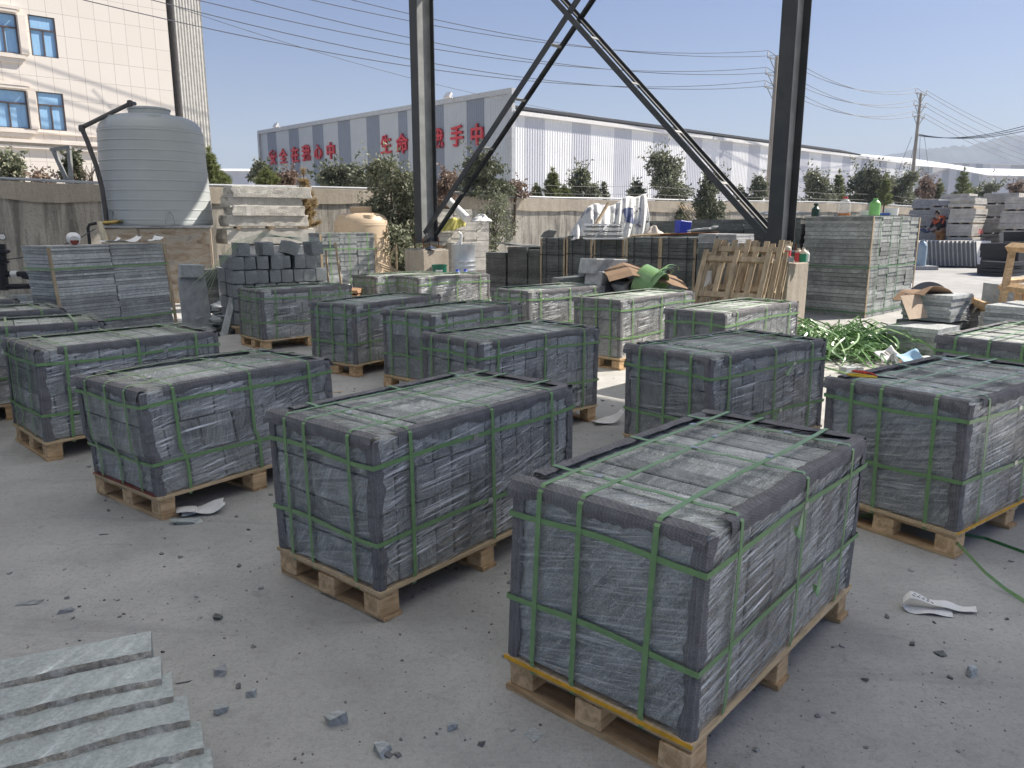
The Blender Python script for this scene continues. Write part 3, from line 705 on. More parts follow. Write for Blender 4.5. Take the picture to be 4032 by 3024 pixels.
def edge_net(m, a, b, na, nb, wa, wb, rn, n=26, flare=.0, off=.009):
    """a folded strip of shade net along the edge a-b; na, nb are the outward normals of the two faces"""
    a, b, na, nb = Vector(a), Vector(b), Vector(na), Vector(nb)
    rows = []
    ja = jb = 0
    for i in range(n + 1):
        f = i / n; ja = ja * .75 + rn.uniform(-.006, .006); jb = jb * .75 + rn.uniform(-.009, .009)
        p = a.lerp(b, f); bulge = rn.uniform(0, .004)
        fl = flare * max(0, 1 - f * 9) + flare * .6 * max(0, 1 - (1 - f) * 10)
        la, lb = wa + ja, wb + jb
        # lies on face A (normal na) reaching back along -nb, and on face B (normal nb) reaching along -na
        rows.append([p - nb * la + na * (off * .6), p - nb * (la * .5) + na * (off + bulge), p - nb * .012 + na * (off + bulge), p + na * (off * .75) + nb * (off * .75), p - na * .012 + nb * (off + bulge + fl * .2), p - na * (lb * .5) + nb * (off + bulge + fl * .6), p - na * lb + nb * (off * .7 + fl)])
    vs = [q for r in rows for q in r]; k = len(rows[0])
    m.add(vs, [(i * k + j, i * k + j + 1, (i + 1) * k + j + 1, (i + 1) * k + j) for i in range(n) for j in range(k - 1)])
def strap_path(m, pts, wv, w):
    m.ribbon(pts, wv, w, .0015)
def stone_pallet(label, N, yaw, l, w, zt, seed, nL=11, nZ=4, nW=1, near=1, lay='brick', belts=(.17, .66), cross=(.14, .52, .86), lon=(.2, .5, .82),
                 yellow=False, ylong=False, red=False, stone='stone', lean=0, flare=.02, seals=True, bulge=0, netw=1.0, tails=False, slip=0):
    rn = random.Random(seed)
    d = Vector((math.cos(yaw), math.sin(yaw), 0)); e = Vector((-d.y, d.x, 0))
    c = Vector((N[0], N[1], 0)) + d * (l / 2) + e * (w / 2)
    t = empty('stone_pallet', c, yaw, label, 'stone pallet', 'strapped pallets of stone in the yard')
    z0 = wooden_base(t, l, w, rn, yellow, red, ylong) + .002
    H = zt - .012 - z0
    # the stone blocks themselves
    m = MB(); cz = H / nZ; g = .006
    def bow(z): return 1 + lean * (z - z0) / H
    for k in range(nZ):
        if lay == 'brick': xs = [-l / 2 + l * i / nL for i in range(nL + 1)]
        if lay == 'stag':
            o = (k % 2) * .5; xs = [-l / 2] + [-l / 2 + l * (i + (o if o else 0)) / nL for i in range(0 if o else 1, nL)] + [l / 2]
        ys = [-w / 2 + w * i / nW for i in range(nW + 1)]
        for i in range(len(xs) - 1):
            for j in range(nW):
                sx, sy = xs[i + 1] - xs[i], ys[j + 1] - ys[j]
                dz = rn.uniform(-.004, .003) if k == nZ - 1 else 0
                m.box(((xs[i] + xs[i + 1]) / 2, (ys[j] + ys[j + 1]) / 2 + rn.uniform(-.004, .004), z0 + (k + .5) * cz + dz), (sx - g - rn.uniform(0, .004), sy - g - rn.uniform(0, .006), cz - g), jit=.0015, rnd=rn)
    m.build('stone_block_stack', M[stone], t, bevel=.004 if near > 1 else 0)
    a = l / 2; b = w / 2; q = .005
    # stretch film round the four sides and folded onto the top edges
    nseg = 14 if near > 1 else 5
    def wall(p0, p1, nrm, mt='film'):
        m = MB()
        p0, p1, nrm = Vector(p0), Vector(p1), Vector(nrm)
        def fn(u, v):
            p = p0.lerp(p1, u); p = Vector((p.x, p.y, z0 - .004 + (zt - z0) * v)); return p + nrm * (q + .003 * math.sin(u * 9 + v * 5 + seed))
        m.grid(fn, nseg, nseg); m.build('stretch_film', M[mt], t, smooth=True)
    wall((-a, -b, 0), (a, -b, 0), (0, -1, 0)); wall((a, b, 0), (-a, b, 0), (0, 1, 0))
    wall((a, -b, 0), (a, b, 0), (1, 0, 0), 'film_end'); wall((-a, b, 0), (-a, -b, 0), (-1, 0, 0), 'film_end')
    for (x0, y0, x1, y1) in ((-a, -b, -a + .16, b), (a - .16, -b, a, b)):
        m = MB(); m.grid(lambda u, v: Vector((x0 + (x1 - x0) * u, y0 + (y1 - y0) * v, zt - .002 + .004 * math.sin(v * 11 + u * 7 + seed))), 3, nseg); m.build('film_fold', M['film_end'], t, smooth=True)
    # folded shade-net edge guards: four top edges and four corners
    Z = (0, 0, 1); wa = .042 * netw; wb = .046 * netw; nn = 40 if near > 1 else 18
    for (p, r, nb, fl) in (((-a, b + .02, zt), (-a, -b, zt), (-1, 0, 0), flare), ((-a + .13, -b, zt), (a - .04, -b, zt), (0, -1, 0), 0), ((a, -b, zt), (a, b, zt), (1, 0, 0), flare), ((a - .1, b, zt), (-a + .1, b, zt), (0, 1, 0), .01)):
        m = MB(); edge_net(m, p, r, Z, nb, wa * (1.25 if nb[0] else 1), wb, rn, nn, fl, .008); m.build('edge_guard', M['net'], t, solid=.0022)
    for sx, sy in ((-1, -1), (-1, 1), (1, -1), (1, 1)):
        m = MB(); edge_net(m, (sx * a, sy * b, z0 - .005 + rn.uniform(-.02, .01)), (sx * a, sy * b, zt - .01), (sx, 0, 0), (0, sy, 0), .038 * netw + rn.uniform(0, .012), .034 * netw + rn.uniform(0, .012), rn, nn, rn.uniform(0, .012), .008)
        m.build('corner_guard', M['net'], t, solid=.0022)
    # straps: over the top both ways and two belts round the sides
    sw = .0195; o = .0165; zz = zt + .0135
    for f in cross:
        x = -a + f * l; s = rn.uniform(-.012, .012); n = 10
        pts = [(x + s, -b - .008, z0 - .035), (x + s, -b - o, z0 + .03)] + [(x + s * (1 - i / n), -b - o, z0 + .03 + (zt - z0 - .04) * i / n) for i in range(1, n)] + [(x, -b - o + .002, zt - .006), (x, -b + .006, zz)]
        pts += [(x - s * i / n, -b + w * i / n, zz - .002 + .002 * math.sin(i * 2.1)) for i in range(1, n)] + [(x - s, b - .006, zz), (x - s, b + o, zt - .006), (x - s, b + o, z0 - .03)]
        m = MB(); strap_path(m, pts, (1, 0, 0), sw); so_ = m.build('strap', M['strap'], t)
        if seals:
            y = rn.uniform(-b * .4, b * .6); m = MB(); m.box((x, y, zz + .003), (sw + .003, .03, .004)); m.build('strap_seal', M['seal'], so_)
    for f in lon:
        y = -b + f * w; s = rn.uniform(-.01, .01); n = 10; zz2 = zz + .0022
        pts = [(-a - .008, y + s, z0 - .035)] + [(-a - o, y + s * (1 - i / n), z0 + .02 + (zt - z0 - .03) * i / n) for i in range(n)] + [(-a - o + .002, y, zt - .006), (-a + .006, y, zz2)]
        pts += [(-a + l * i / 14, y + s * math.sin(i * .45), zz2) for i in range(1, 14)] + [(a - .006, y, zz2), (a + o, y, zt - .006), (a + o, y, z0 - .03)]
        m = MB(); strap_path(m, pts, (0, 1, 0), sw); so_ = m.build('strap', M['strap'], t)
        if seals:
            x = rn.uniform(a * .1, a * .7); m = MB(); m.box((x, y + .002, zz2 + .003), (.032, sw + .003, .004)); m.build('strap_seal', M['seal'], so_)
    for f in belts:
        zc = zt - f * (zt - z0); o2 = .0145; pts = []
        P = [(-a - o2, b + o2), (-a - o2, -b - o2), (a + o2, -b - o2), (a + o2, b + o2), (-a - o2, b + o2)]
        for (p, r) in zip(P, P[1:]):
            for i in range(8): pts.append((p[0] + (r[0] - p[0]) * i / 8, p[1] + (r[1] - p[1]) * i / 8, zc + .008 * math.sin(len(pts) * .8 + seed)))
        pts.append((P[-1][0], P[-1][1], pts[0][2])); m = MB(); strap_path(m, pts, (0, 0, 1), sw); so_ = m.build('strap', M['strap'], t)
        if seals:
            x = rn.uniform(-a * .2, a * .5); m = MB(); m.box((x, -b - o2 - .003, zc), (.032, .004, sw + .003)); m.build('strap_seal', M['seal'], so_)
            if tails:                                  # the loose tail left after sealing
                m = MB(); pts = [(x - .03 - .11 * math.sin(i / 9 * 2.6), -b - o2 - .004 - .03 * math.sin(i / 9 * 3.0), zc - .012 - .055 * math.sin(i / 9 * 2.2) * (1 if i < 6 else .9)) for i in range(10)]
                m.ribbon(pts, [Vector((0, .2 + .9 * i / 9, 1 - .65 * i / 9)) for i in range(10)], sw, .0014); m.build('strap_tail', M['strap'], so_)
    # no two loads sit quite square: a slight lean, a swell of the top, and for one a slipped upper half
    kx, ky, bz = rn.uniform(-.018, .018), rn.uniform(-.014, .014), rn.uniform(-.004, .012) + bulge
    for ch in t.children:
        if ch.name.startswith('pallet_deck'): continue
        for ob in [ch] + list(ch.children):
            for v_ in ob.data.vertices:
                x, y, zq = v_.co; f = max(0, (zq - z0) / (zt - z0)); sl = slip * min(1, max(0, (f - .30) / .12))
                v_.co.x += kx * f + sl; v_.co.y += ky * f; v_.co.z += bz * f * f * max(0, 1 - (x / a) ** 2) * max(.3, 1 - (y / b) ** 2)
    return t
PAL = [
 ('nearest strapped stone pallet of tall slabs with a yellow deck edge', (0.53, 2.02), 48.4, 1.35, .715, .785, dict(nL=13, nZ=1, near=2, lay='brick', yellow=True, lon=(.22, .61, .84), belts=(.16, .64), tails=True)),
 ('strapped stone pallet of square setts, second nearest, left of the yellow edged one', (-.55, 2.97), 50.2, 1.36, .715, .80, dict(nL=12, nZ=4, near=2, lon=(.2, .62, .82), belts=(.17, .68))),
 ('bulging strapped stone pallet with red deck facing beside the white paper', (-1.985, 4.10), 53.0, 1.30, .735, .745, dict(nL=6, nZ=3, near=2, lay='stag', red=True, flare=.035, belts=(.14, .70), slip=-.03, bulge=.03)),
 ('strapped stone pallet with red and yellow snips on top', (2.21, 3.60), 36.5, 1.36, .735, .80, dict(nL=9, nZ=1, near=2, ylong=True, lon=(.2, .58, .80), belts=(.15, .62))),
 ('strapped stone pallet of glossy film-wrapped setts at the left, before the tall tile stack', (-3.27, 5.20), 46.3, 1.29, .77, .79, dict(nL=8, nZ=4, near=2, lay='stag', lon=(.24, .6, .82), belts=(.16, .72))),
 ('strapped stone pallet with a peaked net scrap on top, behind the yellow edged one', (1.28, 4.86), 37.5, 1.34, .735, .79, dict(nL=11, nZ=3, near=2, belts=(.2, .7), tails=True)),
 ('strapped stone pallet in the middle of the yard, just behind the square setts', (-.25, 5.52), 41.0, 1.27, .70, .79, dict(nL=11, nZ=4, near=1)),
 ('shaded strapped stone pallet overlapped by the middle one', (-.76, 7.24), 50.1, 1.32, .69, .79, dict(nL=9, nZ=3, lay='stag')),
 ('shaded strapped stone pallet right of the sett cubes, with tall dark net corners', (-1.69, 8.20), 56.5, 1.45, .67, .78, dict(nL=8, nZ=4, lay='stag')),
 ('strapped stone pallet standing directly in front of the loose sett cubes', (-3.24, 9.97), 42.5, 1.32, .72, .78, dict(nL=7, nZ=4, lay='stag')),
 ('strapped stone pallet striped by a column shadow, before the rubble heap', (.22, 9.76), 42.0, 1.43, .72, .79, dict(nL=8, nZ=4, lay='stag')),
 ('strapped stone pallet with its sunlit end, before the green strap coil', (1.22, 8.60), 47.5, 1.62, .65, .79, dict(nL=7, nZ=3, lay='stag')),
 ('sunlit strapped stone pallet in front of the leaning timber pallets', (2.02, 7.27), 46.0, 1.60, .65, .80, dict(nL=13, nZ=2)),
 ('sunlit strapped stone pallet in front of the concrete pier and drum', (-1.47, 12.22), 41.8, 1.45, .72, .79, dict(nL=6, nZ=4, lay='stag')),
]
for i, (lab, N, yw, l, w, zt, kw) in enumerate(PAL): stone_pallet(lab, N, R(yw), l, w, zt, 11 + i, **kw)
o = G(1481, 1091, .79); stone_pallet('glittering strapped stone pallet half hidden behind the one by the pier', (o.x, o.y), R(42), 1.40, .72, .79, 40, nL=6, nZ=4, lay='stag', near=1)
def from_R(Rp, yw, l=1.35, w=.72): d = Vector((math.cos(R(yw)), math.sin(R(yw)), 0)); p = Vector((Rp[0], Rp[1], 0)) - d * l; return (p.x, p.y)
stone_pallet('strapped stone pallet cut by the left frame edge, with a lifted net flap', from_R((-3.64, 6.79), 34, 1.5), R(34), 1.5, .74, .79, 41, nL=8, nZ=4, lay='stag')
stone_pallet('strapped stone pallet with a scrap of film on top, at the left frame edge', from_R((-4.56, 7.82), 40, 1.4), R(40), 1.4, .72, .79, 42, nL=8, nZ=4)
stone_pallet('farthest strapped stone pallet at the left frame edge, below the pipes', from_R((-5.65, 8.82), 40, 1.4), R(40), 1.4, .72, .79, 43, nL=8, nZ=4)
stone_pallet('strapped stone pallet only peeping in left of the glossy one', from_R((-4.18, 5.86), 40, 1.35), R(40), 1.35, .72, .79, 44, nL=8, nZ=4)
stone_pallet('strapped stone pallet at the right frame edge with a sunlit top', (3.74, 5.32), R(39.6), 1.44, .72, .79, 45, nL=10, nZ=2)
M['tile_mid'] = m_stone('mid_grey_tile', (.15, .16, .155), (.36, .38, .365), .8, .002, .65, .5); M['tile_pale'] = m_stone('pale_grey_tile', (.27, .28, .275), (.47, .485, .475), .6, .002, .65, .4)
# ------------------------------------------------------------------ tile stacks
def tile_stack(label, P, yaw, l, w, h, seed, cols=1, mat='tile', rows=26, straps=(.25, .75), vstraps=(), board=True, base=.0, lean=(0, 0), scol='strap_dark', group='strapped stacks of stone tiles', name='tile_stack', jx=.012):
    """l along local x (front face is y = 0, going back to y = w); origin at the near left corner"""
    rn = random.Random(seed); t = empty(name, P, yaw, label, 'tile stack', group)
    cw = l / cols
    sh = Matrix.Identity(4); sh[0][2] = lean[0]; sh[1][2] = lean[1]
    for c in range(cols):
        m = MB(); z = base; k = 0
        while z < h - .01:
            th = (h - base) / rows * rn.uniform(.75, 1.25); th = min(th, h - z)
            m.box(((c + .5) * cw + rn.uniform(-jx, jx) * .5, w / 2 + rn.uniform(-jx, jx), z + th / 2), (cw - .012 + rn.uniform(-jx, jx) * .6, w + rn.uniform(-jx, jx), th - .0045), M=sh, jit=.002, rnd=rn); z += th; k += 1
        m.build('tile_column', M[mat], t)
    if base > .05:
        m = MB(); m.box((l / 2, w / 2, base - .012), (l, w, .02)); dk = m.build('pallet_deck', M['wood_old'], t)
        for sx in (.06, .5, .94):
            for sy in (.08, .5, .92):
                m = MB(); m.box((l * sx, w * sy, (base - .022) / 2), (.1, .1, base - .022)); m.build('pallet_block', M['wood'], dk)
    if board:
        for x in ((-.008, -.004),):
            m = MB(); m.box((x[0], -.016, h * .5), (.045, .012, h * .98), M=sh); m.build('corner_board', M['wood_old'], t)
        m = MB(); m.box((l + .012, -.016, h * .5), (.045, .012, h * .98), M=sh); m.build('corner_board', M['wood_old'], t)
    o = .026
    for f in straps:
        z = base + (h - base) * f; pts = [(-o, w + o, z), (-o, w / 2, z), (-o, -o, z)] + [(l * i / 6, -o, z + .004 * math.sin(i)) for i in range(7)] + [(l + o, -o, z), (l + o, w / 2, z), (l + o, w + o, z), (-o, w + o, z)]
        m = MB(); m.ribbon([sh @ Vector(p) for p in pts], (0, 0, 1), .02, .002); m.build('strap', M[scol], t)
    for f in vstraps:
        x = l * f; pts = [(x, -o, base), (x + .01, -o, h * .5), (x, -o, h + .004), (x, 0, h + .014), (x, w, h + .014), (x, w + o, h), (x, w + o, base)]
        m = MB(); m.ribbon([sh @ Vector(p) for p in pts], (1, 0, 0), .02, .002); m.build('strap', M[scol], t)
    return t
def span(a, xb, py, yaw):
    d = (math.cos(yaw), math.sin(yaw)); r = ray(xb, py); return (a.x * r.y - a.y * r.x) / (d[1] * r.x - d[0] * r.y)
# the big shaded stack at the left, two columns of thin tiles
tile_stack('tall pale tile stack in two columns at the left, white pipe elbow on top', (-5.52, 9.45, 0), R(63), 1.62, .52, 1.37, 1, cols=2, rows=36, mat='tile_pale', straps=(.30, .80), scol='strap', lean=(-.075, 0), group=None, jx=.012)
# the big stacks behind the nearer column: a lit side towards the lane and a dark front
SY = R(45)
pb = Vector((6.2, 13.5, 0)); ex = Vector((math.cos(SY), math.sin(SY), 0)); ey = Vector((-ex.y, ex.x, 0))
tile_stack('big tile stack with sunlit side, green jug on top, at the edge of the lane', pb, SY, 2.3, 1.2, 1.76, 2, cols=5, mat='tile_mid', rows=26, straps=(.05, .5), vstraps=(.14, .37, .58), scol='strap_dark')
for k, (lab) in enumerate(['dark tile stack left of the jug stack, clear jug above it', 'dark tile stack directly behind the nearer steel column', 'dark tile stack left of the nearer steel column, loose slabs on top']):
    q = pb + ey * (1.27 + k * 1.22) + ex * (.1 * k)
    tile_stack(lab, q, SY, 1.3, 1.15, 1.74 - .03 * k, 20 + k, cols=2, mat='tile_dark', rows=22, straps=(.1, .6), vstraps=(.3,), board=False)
# the row of dark stacks beside the column line
def on_face(px, py_top, D, z): return AT(px, py_top, D)
row = [(2134, 2222, 17.5, 936, 'dark tile stack, left end of the strapped row, rock scrap on top'), (2237, 2328, 16.9, 928, 'dark tile stack with a grey cloth scrap hanging on its front'), (2346, 2454, 16.2, 934, 'dark tile stack right below the heap of frames by the tarpaulin'),
       (2473, 2597, 15.4, 934, 'dark tile stack under the lettered end of the tarpaulin'), (2608, 2738, 14.7, 934, 'dark tile stack below the blue crate')]
RY = R(-38)
for i, (xa, xb, D, yt, lab) in enumerate(row):
    a = AT(xa, yt, D); d = Vector((math.cos(RY), math.sin(RY)))
    r = ray(xb, yt)                                       # width that reaches the right edge seen in the photo
    tlen = (a.x * r.y - a.y * r.x) / (d.y * r.x - d.x * r.y)
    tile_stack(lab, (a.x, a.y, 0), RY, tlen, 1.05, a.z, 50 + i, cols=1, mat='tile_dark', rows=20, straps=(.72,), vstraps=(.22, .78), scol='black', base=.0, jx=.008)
for i, (xa, xb, D, yt, lab) in enumerate([(1912, 1992, 18.9, 993, 'low dark tile stack at the left end, beside the drum'), (1998, 2076, 18.4, 973, 'low dark tile stack, second from the drum'), (2080, 2128, 18.0, 981, 'narrow low dark tile stack covered with loose slabs'), (2746, 2900, 13.9, 958, 'dark tile stack with white tiles laid on top, left of the brace foot')]):
    a = AT(xa, yt, D); d = Vector((math.cos(RY), math.sin(RY))); r = ray(xb, yt); tlen = (a.x * r.y - a.y * r.x) / (d.y * r.x - d.x * r.y)
    tile_stack(lab, (a.x, a.y, 0), RY, tlen, .95, a.z, 70 + i, cols=1, mat='tile_dark', rows=20, straps=(), board=False, jx=.006)
    if i == 3: tile_stack('stack of thin white tiles lying on a dark stack by the brace foot', (a.x, a.y, a.z + .002), RY, tlen, .8, .165, 79, cols=2, mat='granite_grey', rows=5, straps=(), board=False, group=None)
    if i == 2:
        for k in range(3):
            m = MB(); m.box((0, 0, 0), (.7, .4, .02), rot=(0, R(-4 + 5 * k), R(20 * k))); s_ = m.build('stone_offcut', M['tile'], None); s_.location = (a.x + .1 - .25 * k, a.y + .3, a.z + .05 + .03 * k); tag(s_, 'thin stone slab offcut lying on the low dark stack', 'stone slab', 'loose slabs on the low stacks')
# a stack of upright strips in green straps, in front of the cream tank
a = AT(1262, 918, 14.4); tile_stack('strapped stack of upright grey tiles, lit, crossed by a brace shadow', (a.x, a.y, 0), R(36), span(a, 1474, 920, R(36)), .6, a.z, 90, cols=3, mat='tile', rows=16, straps=(.2, .78), vstraps=(.15, .5, .85), scol='strap', base=.12)
# light split-stone pallets behind the drum
for k, (xa, xb, yt, D, zb, rows_, lab, mt) in enumerate([(1790, 1924, 955, 20.2, 0, 9, 'lowest pallet of pale split stone behind the drum', 'granite'), (1722, 1926, 915, 20.4, 0, 3, 'middle pallet of pale split stone above the drum', 'granite'), (1725, 1926, 873, 20.6, 0, 3, 'upper pallet of pale split stone with yellow cloth over it', 'granite'), (1712, 1860, 822, 21.2, 0, 8, 'tall cream stone pack behind the foot of the brace', 'granite')]):
    a = AT(xa, yt, D); b = AT(xb, yt, D)
    zb = [0, .98, 1.25, .9][k]
    t = tile_stack(lab, (a.x, a.y, zb if k else 0), R(34), span(a, xb, yt, R(34)), .9 if k < 3 else .5, a.z - (zb if k else 0), 100 + k, cols=4 if k in (1, 2) else 2, mat=mt, rows=rows_, straps=(), board=False, base=.085 if k in (1, 2) else .0, group='pale split stone packs behind the drum')

# ------------------------------------------------------------------ loose sett cubes on a pallet
def cube_pallet():
    c = Vector((-4.16, 11.5, 0)); yaw = R(32)
    t = empty('sett_pallet', c, yaw, 'pallet of loose blue grey sett cubes in stepped rows with dropped straps', 'stone pallet')
    rn = random.Random(8); l, d = 1.46, .95; m = MB(); m.box((l / 2, d / 2, .11), (l + .1, d + .1, .03)); m.box((l / 2, .06, .05), (l, .1, .09)); m.box((l / 2, d - .06, .05), (l, .1, .09)); m.build('pallet_deck', M['wood_old'], t)
    z = .13; hh = .205
    for k in range(6):
        n = [9, 9, 9, 8, 7, 4][k]; bw = l / 9
        for i in range(n):
            for j in range(2):
                x = (i + .5) * l / n if k < 4 else (i + .5) * bw * (9 / n if k == 5 else 1.12) + rn.uniform(0, .03)
                if j == 1 and k == 5: continue
                m = MB(); m.box((0, 0, 0), ((l / n if k < 4 else bw * 1.1) - .006 - rn.uniform(0, .012), d / 2 - .02, hh - .008 - rn.uniform(0, .01)), jit=.005, rnd=rn)
                o = m.build('sett_cube', M['stone_blue'], t); o.location = (x, d / 4 + j * d / 2 + rn.uniform(-.03, .03) - (.05 if k == 5 else 0), z + hh / 2); o.rotation_euler = (0, rn.uniform(-.02, .02) if k < 5 else rn.uniform(-.06, .06) + (.3 if k == 5 and i == 2 else 0), rn.uniform(-.05, .05))
        z += hh
    for q in range(5):
        m = MB(); pts = [(-.45 - q * .03, -.12 + q * .02, .45 + .08 * q), (-.2, -.08, 1.0 + .02 * q), (.1, -.02 + q * .02, 1.30 + .02 * q), (.5, .0, 1.44 + .015 * q), (1.0, .02, 1.43 - .01 * q), (1.4, -.02, 1.36 - .03 * q), (1.55, -.1, 1.22 - .04 * q)]
        pp = []
        for i in range(len(pts) - 1):
            for f in range(5): pp.append(Vector(pts[i]).lerp(Vector(pts[i + 1]), f / 5))
        m.ribbon(pp, (.1, 1, .2), .02, .002); m.build('loose_strap', M['strap_dark' if q % 2 else 'strap'], t)
cube_pallet()

# ------------------------------------------------------------------ rough granite slabs in a stack by the wall
def slab_stack():
    rn = random.Random(5); D = 16.6; names = ['topmost rough granite slab of the pale stack by the wall', 'second rough granite slab, stepped in under the topmost', 'third rough granite slab, deep in shadow under the second', 'fourth rough granite slab with a pitched end', 'thin stone sheet poking out left of the granite stack', 'bottom rough granite slab of the pale stack']
    spec = [(912, 1222, 730, 776, .75), (898, 1184, 772, 817, .7), (914, 1198, 808, 850, .65), (898, 1210, 846, 892, .75), (890, 1012, 765, 778, .4), (892, 1232, 900, 962, .9)]
    for lab, (xa, xb, ya, yb, dp) in zip(names, spec):
        a = AT(xa, ya, D); b = AT(xb, yb, D); zt, zb = a.z, b.z; L_ = span(a, xb, ya, R(36))
        m = MB(); nx, ny, nz = 16, 6, 3
        # lumpy block: a subdivided box with chiselled faces
        def P(i, j, k):
            x = L_ * i / nx; y = dp * j / ny; z_ = (zt - zb) * k / nz
            e = 1 if 0 < k < nz else .5
            return (x + (rn.uniform(-.03, .03) if i in (0, nx) else 0), y + (rn.uniform(-.008, .008) if j in (0, ny) else 0), z_ + rn.uniform(-.003, .003) * e)
        V = {(i, j, k): P(i, j, k) for i in range(nx + 1) for j in range(ny + 1) for k in range(nz + 1) if i in (0, nx) or j in (0, ny) or k in (0, nz)}
        idx = {q: n_ for n_, q in enumerate(V)}; fs = []
        for i in range(nx):
            for k in range(nz): fs += [(idx[i, 0, k], idx[i + 1, 0, k], idx[i + 1, 0, k + 1], idx[i, 0, k + 1]), (idx[i + 1, ny, k], idx[i, ny, k], idx[i, ny, k + 1], idx[i + 1, ny, k + 1])]
            for j in range(ny): fs += [(idx[i, j, nz], idx[i + 1, j, nz], idx[i + 1, j + 1, nz], idx[i, j + 1, nz]), (idx[i + 1, j, 0], idx[i, j, 0], idx[i, j + 1, 0], idx[i + 1, j + 1, 0])]
        for j in range(ny):
            for k in range(nz): fs += [(idx[0, j + 1, k], idx[0, j, k], idx[0, j, k + 1], idx[0, j + 1, k + 1]), (idx[nx, j, k], idx[nx, j + 1, k], idx[nx, j + 1, k + 1], idx[nx, j, k + 1])]
        m.add(list(V.values()), fs); o = m.build('granite_slab', M['granite'], None, bevel=.01); o.location = (a.x, a.y, zb); o.rotation_euler = (0, 0, R(36) + rn.uniform(-.03, .03)); tag(o, lab, 'granite slab', 'rough granite slabs stacked by the wall')
    # timber bearers and the block that carries the stack
    for k in range(3):
        p = AT(925 + k * 130, 897, D + .3); m = MB(); m.box((0, 0, 0), (.1, .8, .06)); o = m.build('timber_bearer', M['wood_old']); o.location = (p.x, p.y + .15, p.z); o.rotation_euler = (0, 0, R(24)); tag(o, 'timber bearer wedged between the two lowest granite slabs', 'timber', 'bearers under the granite slabs')
    p = AT(905, 962, D); m = MB(); m.box((1.0, .55, p.z / 2 - .02), (1.7, .9, p.z - .04), jit=.03, rnd=rn); o = m.build('stone_plinth', M['granite_grey']); o.location = (p.x, p.y, 0); o.rotation_euler = (0, 0, R(22)); tag(o, 'grey stone block carrying the pale granite slabs, hidden behind setts', 'stone block')
slab_stack()

# ------------------------------------------------------------------ water tanks
def tank(label, c, r, h, mat, ribs, name='water_tank'):
    t = empty(name, c, 0, label, 'water tank')
    prof = [(r * .985, 0), (r, .03)]
    n = ribs; z0, z1 = .12, h * .84
    for i in range(n + 1):
        z_ = z0 + (z1 - z0) * i / n
        q = r * (1 - .075 * z_ / h); prof += [(q * 1.0005, z_ - .05), (q, z_ - .022), (q, z_ - .017), (q * 1.009, z_ - .006), (q * 1.009, z_ + .006), (q, z_ + .017), (q, z_ + .022), (q * .9995, z_ + .05)]
    for f in (0, .2, .4, .6, .8, 1): prof.append((r * (.925 - .60 * (1 - math.cos(f * math.pi / 2)) * .75), z1 + .05 + (h - z1 - .05) * math.sin(f * math.pi / 2)))
    m = MB(); m.lathe(prof, n=64); sm(m.build('tank_body', mat, t), 60)
    m = MB(); rr = r * .37; m.lathe([(rr, h - .06), (rr, h + .10), (rr * 1.04, h + .11), (rr * 1.04, h + .14), (rr * .9, h + .16), (.02, h + .165)], n=40); sm(m.build('tank_lid', mat, t), 50)
    for q in (35, 145, 225, 300):
        m = MB(); a = R(q); m.lathe([(.15, -.12), (.15, .04), (.12, .05), (.01, .05)], (r * .68 * math.cos(a), r * .68 * math.sin(a), h - .10), 16); sm(m.build('lifting_boss', mat, t), 50)
    for q in (-115, -55):
        m = MB(); a = R(q); p = [(r * 1.004 * math.cos(a + s * .08 * math.cos(f)), r * 1.004 * math.sin(a + s * .08 * math.cos(f)), .03 + .26 * math.sin(f)) for s in (1,) for f in [i * math.pi / 10 for i in range(11)]]
        m.tube(p, .012, 6); m.build('moulded_arch', mat, t)
    return t
M['tank_grey'] = plain('grey_white_polyethylene', (.40, .425, .425), .45, 0, .4, .06, 1.5, .05)
M['tank_cream'] = plain('cream_polyethylene', (.60, .47, .33), .5, 0, .4, .06, 2, .05)
TY = 16.9; tl, tr_ = AT(426, 880, TY), AT(830, 880, TY); tr = (tr_.x - tl.x) / 2 * .985; tcx = (tl.x + tr_.x) / 2; tz0 = AT(600, 888, TY - tr).z; tz1 = AT(600, 458, TY).z
T1 = tank('tall ribbed grey water tank standing on a stone clad plinth', (tcx, TY, tz0), tr, tz1 - tz0, M['tank_grey'], 9)
